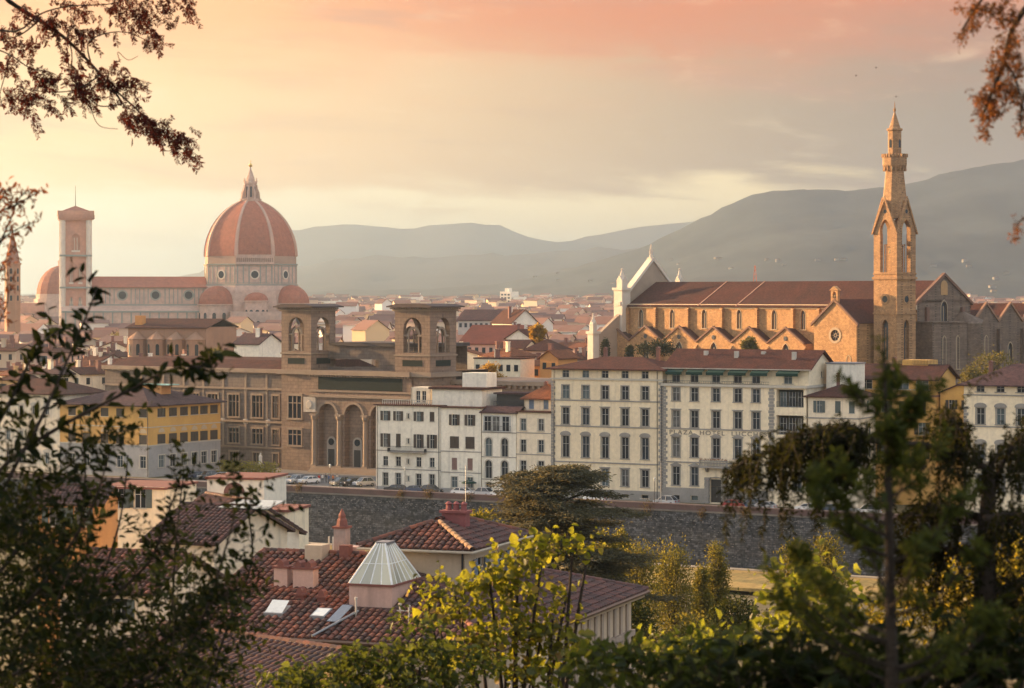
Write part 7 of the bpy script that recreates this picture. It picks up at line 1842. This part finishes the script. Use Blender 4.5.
# --- robinia bough at the upper left
def robinia():
    rs = np.random.RandomState(17); lf, st = Lf(), MB(); Yr = 26.0; tr = []
    def pinn(p, d, ln, ls):
        """feathered leaf: paired leaflets on one stalk"""
        twig(st, lf, rs, p, d, ln, ls, ls*.42, .55, .42, .003, opp=True, jit=.3, lsz=.12)
    limbs = [([(-180,-90),(-20,-20),(10,2),(42,22),(66,39),(91,64),(115,92),(122,104)], .03), ([(115,90),(132,105),(150,122),(170,138),(188,154)], .010), ([(60,35),(70,45),(72,62),(70,80),(60,85)], .007), ([(91,64),(88,45),(100,35),(125,32),(150,42)], .008),
             ([(-60,10),(10,32),(40,14),(70,6),(110,4),(150,-6)], .010), ([(-60,60),(-10,50),(10,55),(30,68),(50,72),(64,80)], .008), ([(10,55),(5,75),(0,95),(4,110)], .006), ([(100,75),(80,88),(60,92),(30,90),(14,84)], .007), ([(122,104),(100,106),(85,95),(70,92)], .006), ([(40,20),(20,35),(0,40),(-20,44)], .008), ([(90,100),(92,112),(100,126),(118,129)], .004), ([(120,62),(118,52),(128,60),(138,56)], .003)]
    ps = []
    for a, r in limbs:
        pts = curve([at(px, py, Yr + rs.normal(0,.12)) for px, py in a], 18); tr.append((pts, [r*(1-.75*i/18)+.002 for i in range(19)])); ps.append(pts)
    cl = [(140,10,16,8,30),(128,20,12,10,26),(112,2,14,5,16),(150,4,10,6,14),(180,2,10,6,16),(186,10,5,4,6),(150,38,9,5,16),(146,28,8,6,10),(62,22,14,7,30),(48,30,10,5,16),(84,32,10,7,24),(22,44,10,6,22),(8,28,8,8,14),(30,10,16,6,16),(75,5,12,5,14),(4,62,6,10,16),(25,93,9,10,26),(26,104,5,8,12),(6,92,8,7,14),(44,80,10,6,20),(40,74,9,5,12),(68,68,6,6,10),(78,86,12,8,34),(96,82,9,8,24),(112,70,10,6,20),(122,78,8,8,22),(86,94,8,6,14),(128,112,10,6,22),(140,118,10,6,26),(152,126,10,6,26),(166,132,9,6,24),(178,140,8,6,22),(186,150,5,5,14),(120,108,7,5,12),(70,60,5,9,8),(60,98,9,6,12)]
    for px, py, rx, ry, n in cl:
        for q in range(int(n*.72)):
            p = at(px+rs.normal(0, rx*.9), py+rs.normal(0, ry*.85), Yr+rs.normal(0,.12)); pinn(p, rs.normal(0,.55,3)+np.array([.4,0,-.4]), rs.uniform(.12,.24), rs.uniform(.034,.050))
    for px, py in ((68,62),(71,64),(66,60),(132,142),(163,152),(36,40),(40,36)): lf.add([at(px, py-5, Yr)], [(0.05,0,-1)], .11, .022)
    b = at(-260,0,Yr); z = gz(b.x, Yr); tr.append(([Vector((b.x,Yr,z)), Vector((b.x-.1,Yr,z+4)), at(-230,20,Yr), at(-180,-90,Yr)],[.2,.16,.10,.03])); tr.append(([at(-230,20,Yr), at(-200,-200,Yr+.4), at(-150,-330,Yr)],[.10,.07,.02]))
    for px, py in ((-60,10),(-60,60)): tr.append(([at(-230,60,Yr), at(px,py,Yr)],[.05,.012]))
    plant('robinia_tree', 'robinia bough with feathery leaves tinted by the red glow hanging in the upper left corner', 'tree', b.x, Yr, z, tr, lf, LRED, st, seed=5)
robinia()
# --- clustered hanging foliage at the upper right
def hanging_right():
    rs = np.random.RandomState(23); lf, st = Lf(), MB(); Yh = 13.0; tr = []
    limbs = [([(1180,-160),(1060,-60),(1030,0),(1012,30),(1004,62),(994,88),(984,112)],.02), ([(1100,-120),(1010,-40),(985,-5),(972,14),(962,30)],.010), ([(1004,62),(1014,75),(1020,95)],.008), ([(1160,60),(1080,100),(1030,90),(1022,110),(1021,128)],.008), ([(1200,160),(1080,195),(1030,215),(1016,225)],.006)]
    for a, r in limbs:
        pts = curve([at(px, py, Yh+rs.normal(0,.05)) for px, py in a], 16); tr.append((pts, [r*(1-.7*i/16)+.002 for i in range(17)]))
    for px, py, rx, ry, n in ((985,8,14,8,46),(972,22,9,8,34),(963,34,5,7,20),(1008,14,10,12,60),(1012,36,9,12,60),(1006,56,10,10,56),(996,70,8,8,44),(1016,62,8,10,44),(1004,84,12,8,64),(980,94,10,6,44),(994,100,10,8,54),(1014,92,8,8,44),(986,112,8,8,40),(998,108,6,6,20),(984,127,3,8,16),(1021,112,4,8,20),(1023,128,2,7,10),(970,6,10,6,24),(1000,2,8,6,20),(1017,224,5,8,12),(1014,238,3,4,5)):
        for q in range(n): twig(st, lf, rs, at(px+rs.normal(0,rx*.6), py+rs.normal(0,ry*.6), Yh+rs.normal(0,.06)), rs.normal(0,.5,3)+np.array([-.1,0,-.6]), rs.uniform(.025,.06), .022, .011, .3, .5, .0015)
    b = at(1420,0,Yh); z = gz(b.x,Yh); tr.append(([Vector((b.x,Yh,z)), at(1400,300,Yh), at(1330,-60,Yh), at(1180,-160,Yh)],[.16,.13,.09,.02])); tr.append(([at(1380,200,Yh), at(1200,160,Yh)],[.05,.006])); tr.append(([at(1360,60,Yh), at(1160,60,Yh)],[.05,.008])); tr.append(([at(1300,-90,Yh), at(1100,-120,Yh)],[.03,.010]))
    plant('oak_tree', 'tree outside the right edge whose clustered rusty leaves hang into the upper right corner', 'tree', b.x, Yh, z, tr, lf, leafmat('rusty_green_leaf', (.035,.020,.008), (.085,.040,.014), (.30,.12,.03), .4, .03, cc=(.16,.06,.02)), st, seed=6)
hanging_right()
# --- young fir in front at the right
def fir():
    rs = np.random.RandomState(29); lf, st = Lf(), MB(); Yc = 9.2; ps = Yc/F
    b = at(888,0,Yc); z = gz(b.x,Yc); tr = [([Vector((b.x+.05,Yc,z)), at(892,690,Yc), at(889,520,Yc), at(886,420,Yc), at(884,350,Yc)], [.035,.026,.017,.010,.004])]
    def shoot(p, d, ln, need=.048):
        n = 0; 
        e, _ = twig(st, lf, rs, p, d, ln, need, .0062, .0, .26, .003, opp=True, jit=1.4, lsz=.15)
    shoot(at(885,374,Yc), (-.02,0,1), .14, .035)
    for q_ in range(5): shoot(at(885+rs.uniform(-3,3), rs.uniform(375,408), Yc), (rs.uniform(-.6,.6),rs.uniform(-.4,.4),.9), .05, .035)
    y = 416.0
    while y < 720:
        t_ = (y-340)/350.0; n = 3 + int(1.2*t_)
        for k in range(n):
            a = rs.uniform(0, 2*math.pi); L = (16 + 84*min(1, t_*1.15)**.9)*ps*rs.uniform(.7, 1.1)
            d = np.array([math.cos(a), math.sin(a)*.8, .42+.25*(1-t_)]); p0 = at(887+(y-400)*.01, y+rs.uniform(-8,8), Yc)
            pts = curve([p0, p0+Vector(d)*L*.5+Vector((0,0,-.05*L)), p0+Vector(d)*L+Vector((0,0,.14*L))], 10); st.tube(pts, [.006*(1-.7*i/10)+.001 for i in range(11)], 4)
            for i in range(3, 11):
                dd = np.array(pts[min(i+1,10)]-pts[i-1])
                for sg in (-1, 1): 
                    if rs.rand() < .20: shoot(pts[i], dd/np.linalg.norm(dd)*.8 + np.array([-d[1],d[0],0])*.7*sg + np.array([0,0,.35]), rs.uniform(.05,.11))
            shoot(pts[-1], d + np.array([0,0,.6]), .10)
        y += 24 + 8*rs.rand()
    plant('fir_tree', 'young blurred fir with upright tufts standing close in front at the right', 'tree', b.x, Yc, z, tr, lf, LFIR, st, seed=7)
fir()
# --- drooping tree behind the fir
def drooping():
    rs = np.random.RandomState(31); lf, st = Lf(), MB(); Yd = 15.0; b = at(990,0,Yd); z = gz(b.x,Yd)
    tr = [([Vector((b.x,Yd,z)), at(988,690,Yd), at(984,560,Yd), at(988,500,Yd), at(992,455,Yd)],[.10,.09,.07,.05,.015])]
    limbs = [([(990,470),(940,448),(880,442),(830,438),(790,446),(755,456),(733,470)],.022), ([(985,520),(950,508),(930,506),(900,520)],.028), ([(985,520),(1010,515),(1060,520)],.03), ([(988,500),(1010,450),(1040,420)],.02), ([(880,442),(850,428),(820,432),(790,438)],.010), ([(990,480),(960,430),(945,412)],.012),([(984,560),(940,548),(900,560)],.016),([(986,600),(1020,580),(1050,590)],.016)]
    for a, r in limbs:
        pts = curve([at(px, py, Yd+rs.normal(0,.15)) for px, py in a], 18); tr.append((pts, [r*(1-.75*i/18)+.002 for i in range(19)]))
        for i in range(3, 19):
            px = CX+pts[i].x/pts[i].y*F
            for q in range(9 if px < 870 else 4):
                p = pts[i]+Vector((rs.normal(0,.04), rs.normal(0,.14), rs.uniform(-.02,.05)))
                ln = rs.uniform(.16, .42) if px > 760 else rs.uniform(.08,.34)
                if rs.rand() < .28: ln *= 1.7
                twig(st, lf, rs, p, rs.normal(0,.32,3)+np.array([-.12,0,-.45]), ln, .040, .013, 1.6, .34, .003, jit=1.0)
            for q in range(3): twig(st, lf, rs, pts[i], rs.normal(0,.5,3)+np.array([0,0,.25]), rs.uniform(.06,.14), .036, .016, .6, .34, .003, jit=1.0)
    for q in range(70):
        px = rs.uniform(905, 1060); py = rs.uniform(415+abs(px-1010)*.3, 620)
        if 935 < px < 1000 and 545 < py < 575 and rs.rand() < .9: continue
        twig(st, lf, rs, at(px, py, Yd+rs.normal(0,.4)), rs.normal(0,.45,3)+np.array([0,0,-.3]), rs.uniform(.1,.25), .036, .014, 1.0, .36, .002, jit=1.0)
    plant('cedar_tree', 'dark drooping conifer with weeping sprays reaching left in front of the hotel', 'tree', b.x, Yd, z, tr, lf, LBROWN, st, seed=8)
drooping()
def bush(name, label, mt, Y, boxes, lsize, spacing, wr, seed, n_len=(.15,.4), dz=.5, depth=1.2, basepx=None, rt=.003, droop=.2, gaps=None):
    """boxes: (px, py, half width, half height, shoots)"""
    rs = np.random.RandomState(seed); lf, st = Lf(), MB(); px0 = basepx or boxes[0][0]; b = at(px0,0,Y); z = gz(b.x,Y); tr = []
    for px, py, rx, ry, n in boxes:
        c_ = at(px, py+ry*.6, Y); tr.append((curve([Vector((b.x,Y,z)), Vector((b.x,Y,z)).lerp(c_,.55)+Vector((rs.normal(0,.1),rs.normal(0,.1),0)), c_], 8), [.05*(1-.8*i/8)+.004 for i in range(9)]))
        for q in range(n):
            v = rs.normal(size=3); v *= rs.rand()**.4/np.linalg.norm(v)
            p = at(px+v[0]*rx, py+v[2]*ry, Y+v[1]*depth*max(rx,ry)*Y/F)
            twig(st, lf, rs, p, v*.8+rs.normal(0,.5,3)+np.array([0,0,dz]), rs.uniform(*n_len), lsize, spacing, droop, wr, rt)
    return plant(name, label, 'shrub' if 'tree' not in name else 'tree', b.x, Y, z, tr, lf, mt, st, seed=seed)
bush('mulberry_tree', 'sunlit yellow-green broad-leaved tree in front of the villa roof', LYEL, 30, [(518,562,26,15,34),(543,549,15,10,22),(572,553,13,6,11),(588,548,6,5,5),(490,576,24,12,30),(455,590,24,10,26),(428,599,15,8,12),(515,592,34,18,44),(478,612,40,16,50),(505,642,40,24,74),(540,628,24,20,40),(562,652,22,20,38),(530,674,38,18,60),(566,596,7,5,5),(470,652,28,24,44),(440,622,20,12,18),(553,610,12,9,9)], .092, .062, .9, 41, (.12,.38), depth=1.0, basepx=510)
bush('laurel_hedge', 'dense dark green hedge along the bottom edge below the villa eave', LHED, 26, [(290,684,30,10,30),(325,676,34,16,60),(370,664,40,18,80),(420,655,36,20,80),(300,700,50,8,40),(400,690,70,22,140),(460,670,36,26,80),(350,690,60,16,80),(415,630,20,16,24)], .085, .05, .6, 43, (.12,.3), basepx=370)
bush('shrub', 'dark broad-leaved bush in the bottom centre right of the sunlit tree', LHED, 17, [(590,668,30,24,50),(640,664,30,22,46),(690,670,34,26,56),(740,660,30,28,56),(600,695,60,16,60),(700,700,70,18,80)], .085, .055, .6, 44, (.1,.28), basepx=650)
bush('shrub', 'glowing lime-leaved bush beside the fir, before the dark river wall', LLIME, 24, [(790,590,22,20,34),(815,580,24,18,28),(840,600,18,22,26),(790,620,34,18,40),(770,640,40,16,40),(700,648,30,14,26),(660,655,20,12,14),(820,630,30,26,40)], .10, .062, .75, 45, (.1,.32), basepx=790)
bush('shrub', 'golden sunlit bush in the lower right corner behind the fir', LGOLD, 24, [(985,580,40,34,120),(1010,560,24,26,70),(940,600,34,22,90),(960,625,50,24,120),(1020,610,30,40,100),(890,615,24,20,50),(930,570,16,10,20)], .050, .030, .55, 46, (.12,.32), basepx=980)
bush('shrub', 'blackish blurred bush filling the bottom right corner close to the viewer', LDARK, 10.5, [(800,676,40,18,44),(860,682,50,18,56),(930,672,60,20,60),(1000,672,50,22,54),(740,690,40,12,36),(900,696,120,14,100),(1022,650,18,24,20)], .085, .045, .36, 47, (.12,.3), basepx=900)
bush('shrub', 'loose dark bush with brown twigs filling the gap between shrub and hedge at lower left', LMID, 24, [(205,672,20,24,26),(185,692,44,14,44)], .08, .05, .5, 48, (.15,.35), basepx=200)
# --- trees farther off
def tree(name, label, px, Y, py_top, py_bot, wpx, mt, seed, nclump=40, per=60, lsize=.3, shape='round', group=None, z=None, trunk=.18, wr=.6, cl=.20):
    rs = np.random.RandomState(seed); b = at(px,0,Y); zg = gz(b.x,Y) if z is None else z
    zt = HC-(py_top-HY)/F*Y; zb_ = HC-(py_bot-HY)/F*Y; h = zt-zb_; r = wpx/F*Y/2; lf, st = Lf(), MB(); tr = [([Vector((b.x,Y,zg)), Vector((b.x+.1*r,Y,zg+(zt-zg)*.5)), Vector((b.x,Y,zg+(zt-zg)*.9))],[trunk,trunk*.7,trunk*.2])]
    for q in range(nclump):
        t_ = rs.rand()
        if shape == 'column': rr = r*(.55+.6*math.sin(math.pi*min(1,t_*.95+.12)))*.8
        elif shape == 'umbrella': t_ = .55+.45*t_; rr = r*(1.25-.75*t_)*1.3
        else: rr = r*math.sqrt(max(.05, 1-(2*t_-1)**2))
        a = rs.uniform(0, 2*math.pi); k = rs.rand()**.35
        c_ = np.array([b.x+rr*k*math.cos(a), Y+rr*k*math.sin(a), zb_+h*t_])
        st.tube([Vector((b.x,Y,max(zg,zb_+h*t_*.7-.1*h))), Vector(c_)], [trunk*.25,trunk*.06], 4)
        s_ = r*cl*rs.uniform(.7,1.35) if shape != 'column' else r*.26
        P = c_ + rs.normal(0, s_, (per,3))*np.array([1,1,.7 if shape != 'column' else 1.5]); lf.add(P, rot_rand(rs,per)+np.array([0,0,.3])+.4*(P-c_)/s_, lsize*rs.uniform(.6,1.3,per), lsize*wr*rs.uniform(.7,1.2,per))
    return plant(name, label, 'tree', b.x, Y, zg, tr, lf, mt, st, group, seed)
def big_cedar():
    rs = np.random.RandomState(53); px, Y = 556, 168; b = at(px,0,Y); zg = gz(b.x,Y); lf, st = Lf(), MB(); zt = HC-(468-HY)/F*Y
    tr = [([Vector((b.x,Y,zg)), Vector((b.x+.2,Y,zg+9)), Vector((b.x-.2,Y,zt-.5))],[.5,.35,.08])]
    for q in range(120):
        t_ = rs.rand(); zz = zt-9.5+9.6*t_; R_ = 8.3*(1-.74*t_**2.2); a = rs.uniform(0,2*math.pi); L = R_*rs.uniform(.5,1.05)
        d = Vector((math.cos(a), math.sin(a), .10)); p0 = Vector((b.x,Y,zz-.6)); pts = curve([p0, p0+d*L*.55+Vector((0,0,.6)), p0+d*L+Vector((0,0,.1))], 8); st.tube(pts, [.09*(1-.8*i/8)+.012 for i in range(9)], 4)
        for i in range(3, 9):
            for k in range(2):
                c_ = np.array(pts[i])+rs.normal(0,.45,3)*np.array([1,1,.12]); n = 56; P = c_+rs.normal(0,.42,(n,3))*np.array([1.1,1.1,.15]); lf.add(P, rot_rand(rs,n)*np.array([1,1,.35])+np.array(d)*.8+np.array([0,0,-.12]), .30*rs.uniform(.6,1.3,n), .075*rs.uniform(.8,1.3,n))
    plant('cedar_tree', 'spreading grey-green cedar with layered boughs between the villa and the river wall', 'tree', b.x, Y, zg, tr, lf, LCEDAR, st, seed=9)
big_cedar()
GPO = 'young poplars on the near bank'
for k, (px, Y, pt, pb, w_, lb) in enumerate(((607,205,540,640,34,'yellowish poplar shoots growing closest to the villa corner'),(640,215,552,650,40,'bushy gold-topped poplar second from the villa corner'),(672,222,556,650,44,'broad gold-topped poplar in the middle of the bank row'),(702,235,572,640,18,'slim poplar with twin tips right of the broad one'),(717,240,548,625,22,'tall slender poplar standing alone before the golden bank'),(622,226,536,600,20,'thin yellow shoot tips rising behind the cedar'))):
    tree('poplar_tree', lb, px, Y, pt, pb, w_, LPOP, 60+k, 80, 80, .26, 'column', GPO, trunk=.12, wr=.5)
for k, (px, Y, pt, pb, w_, mt, lb, sh) in enumerate(((735,170,600,660,50,LMID,'low olive bush under the slender poplar','round'),(690,150,620,690,70,LPOP,'mixed yellowing thicket below the poplar row','round'),(625,150,600,690,60,LMID,'dark thicket beside the arcaded villa corner','round'),(800,200,548,600,40,LPOP,'yellow crowned tree tip above the lime bush','column'),(828,205,545,600,34,LPOP,'second yellow tree tip right above the lime bush','column'),(480,150,515,560,40,LPOP,'sunlit treetop peeping out between villa tower and cedar','round'))):
    tree('tree', lb, px, Y, pt, pb, w_, mt, 80+k, 46, 60, .24, sh, None, trunk=.12)
LTY = leafmat('town_yellow_leaf', (.22,.14,.02), (.34,.20,.03), (.5,.3,.04), .4, .03); LTG = leafmat('town_green_leaf', (.05,.055,.018), (.10,.095,.03), (.2,.17,.04), .4, .03); LCY = leafmat('cypress_leaf', (.014,.020,.010), (.03,.036,.016), (.06,.06,.02), .25, .03)
for k, (px, Y, pt, pb, w_, mt, lb, sh, z) in enumerate(((490,520,366,384,24,LTY,'bright yellow tree above the white river houses','round',0),(993,470,356,392,44,LTG,'yellow-green tree at the foot of the dark church apse','round',0),(972,455,368,392,22,LTG,'small green tree beside the stepped ochre wall','round',0),
    (605.5,600,341,372,8,LCY,'dark cypress beside the small marble pinnacle','column',0),(629.5,595,347,372,7,LCY,'second slim dark cypress before the church aisle','column',0),(655,560,344,362,36,LCY,'flat crowned pine before the church aisle gables','umbrella',0),(120,900,333,348,26,LTG,'yellow-green tree among roofs left of the brick church','round',0),(538,620,327,342,14,LTY,'small yellow tree right of the white gabled house','round',0),(448,560,352,364,14,LTG,'dark roof-garden tree behind the right library tower','round',0),(505,650,345,360,9,LCY,'small dark cypress among the roofs behind the white houses','column',0),(215,560,352,362,20,LTG,'green tree behind the left library wing','round',0),(750,560,340,352,14,LTG,'small tree in front of the church aisle','round',0))):
    tree('tree' if mt is not LCY or sh == 'umbrella' else 'cypress_tree', lb, px, Y, pt, pb, w_, mt, 100+k, 34, 50, .5 if Y < 620 else .7, sh, None, z, trunk=.2)
def hedge(px0, px1, r, h, label, mt, seed):
    rs = np.random.RandomState(seed); lf = Lf(); a, b = street(px0, r), street(px1, r); n = 2600
    t_ = rs.rand(n)[:,None]; P = np.array(a)*(1-t_)+np.array(b)*t_ + np.stack([rs.normal(0,.5,n), rs.normal(0,.5,n), rs.rand(n)*h*(1+.25*np.sin(t_[:,0]*40))], 1); lf.add(P, rot_rand(rs,n), .35, .25)
    o = plant('hedge', label, 'tree', a.x, a.y, 0, [([a+Vector((0,0,0)), a+Vector((.3,.2,h*.7))],[.08,.04])], lf, mt, seed=seed); o['category'] = 'hedge'
hedge(221, 276, 21, 2.6, 'yellow-green hedge before the grey library wing', leafmat('yellow_hedge_leaf', (.16,.15,.02), (.26,.22,.03), (.4,.34,.04), .4, .03), 7)
rg = np.random.RandomState(12)
LW = leafmat('wall_plant_leaf', (.055,.045,.02), (.10,.07,.03), (.2,.14,.04), .35, .02)
wp = [(650,507),(704,513),(746,512),(430,493),(402,494),(470,497),(300,487),(785,517)]
for k, (px, py) in enumerate(wp):
    p = WF.w(WF.s(px), -.05); p.z = HC-(py-HY)/F*p.y; lf = Lf(); n = 240; P = np.array(p)+rg.normal(0,1,(n,3))*np.array([.7,.22,.55])*(1.3 if k == 0 else .8); lf.add(P, rot_rand(rg,n)+np.array([0,-.3,-.3]), .26, .12)
    m_ = MB(); m_.tube([p+Vector((0,.1,.2)), p+Vector((0,-.2,-.3))], .05, 4)
    plant('wall_plant', ['brown tuft of weeds, largest on the river wall, below the people carrier','small weed tuft on the river wall below the hotel door','small weed tuft on the river wall below the blue car','weed tuft under the parapet before the shuttered white house','weed tuft under the parapet left of the cedar','weed tuft under the parapet touching the cedar top','weed tuft on the river wall below the slanted car row','weed tuft on the river wall under the hanging branch'][k], 'plant', p.x, p.y, p.z, [], lf, LW, m_, 'weeds growing on the river wall', 200+k)
# tree cover in the far plain
lf = Lf(); rs = np.random.RandomState(77)
for q in range(900):
    Y = rs.uniform(1500, 3900)**1.0; px = rs.uniform(-40, 1070) if rs.rand() < .6 else rs.uniform(440, 1070); b = at(px,0,Y)
    if taken(b.x, Y, 16): continue
    n = 26; s_ = rs.uniform(2.2, 5); hh = rs.uniform(6, 14); P = np.array([b.x,Y,hh])+rs.normal(0,1,(n,3))*np.array([s_*1.5,s_,s_*.6]); lf.add(P, rot_rand(rs,n), 4.5, 3.2)
tag(link('distant_trees', lf.mesh('distant_trees', leafmat('far_tree_leaf', (.035,.042,.022), (.06,.06,.03), (.08,.08,.03), .3, .0), 1)), 'dark tree tops mixed among the far roofs of the plain', 'trees', None, 'stuff')

# unseen oaks added left of the view to keep evening sun off near shrubs
for k, (x, y, hh, rr) in enumerate(((-15,13.5,11,4.2),(-16.5,20,12,4.6),(-16,26.5,11,4.0))):
    rs = np.random.RandomState(300+k); zg = gz(x,y); lf = Lf(); tr = [([Vector((x,y,zg)), Vector((x+.3,y,zg+hh*.5)), Vector((x,y,zg+hh*.9))],[.35,.25,.08])]
    for q in range(60):
        v = rs.normal(size=3); v *= rs.rand()**.4/np.linalg.norm(v); c_ = np.array([x,y,zg+hh*.56])+v*np.array([rr,rr,hh*.48]); n = 55; P = c_+rs.normal(0,.55,(n,3)); lf.add(P, rot_rand(rs,n)+np.array([0,0,.2]), .30, .20)
        tr.append(([Vector((x,y,zg+hh*.4)), Vector(c_)],[.08,.02]))
    plant('oak_tree', f"{['first','second','third'][k]} unseen evergreen oak added as shade beside the garden viewpoint", 'tree', x, y, zg, tr, lf, LDARK, seed=k)
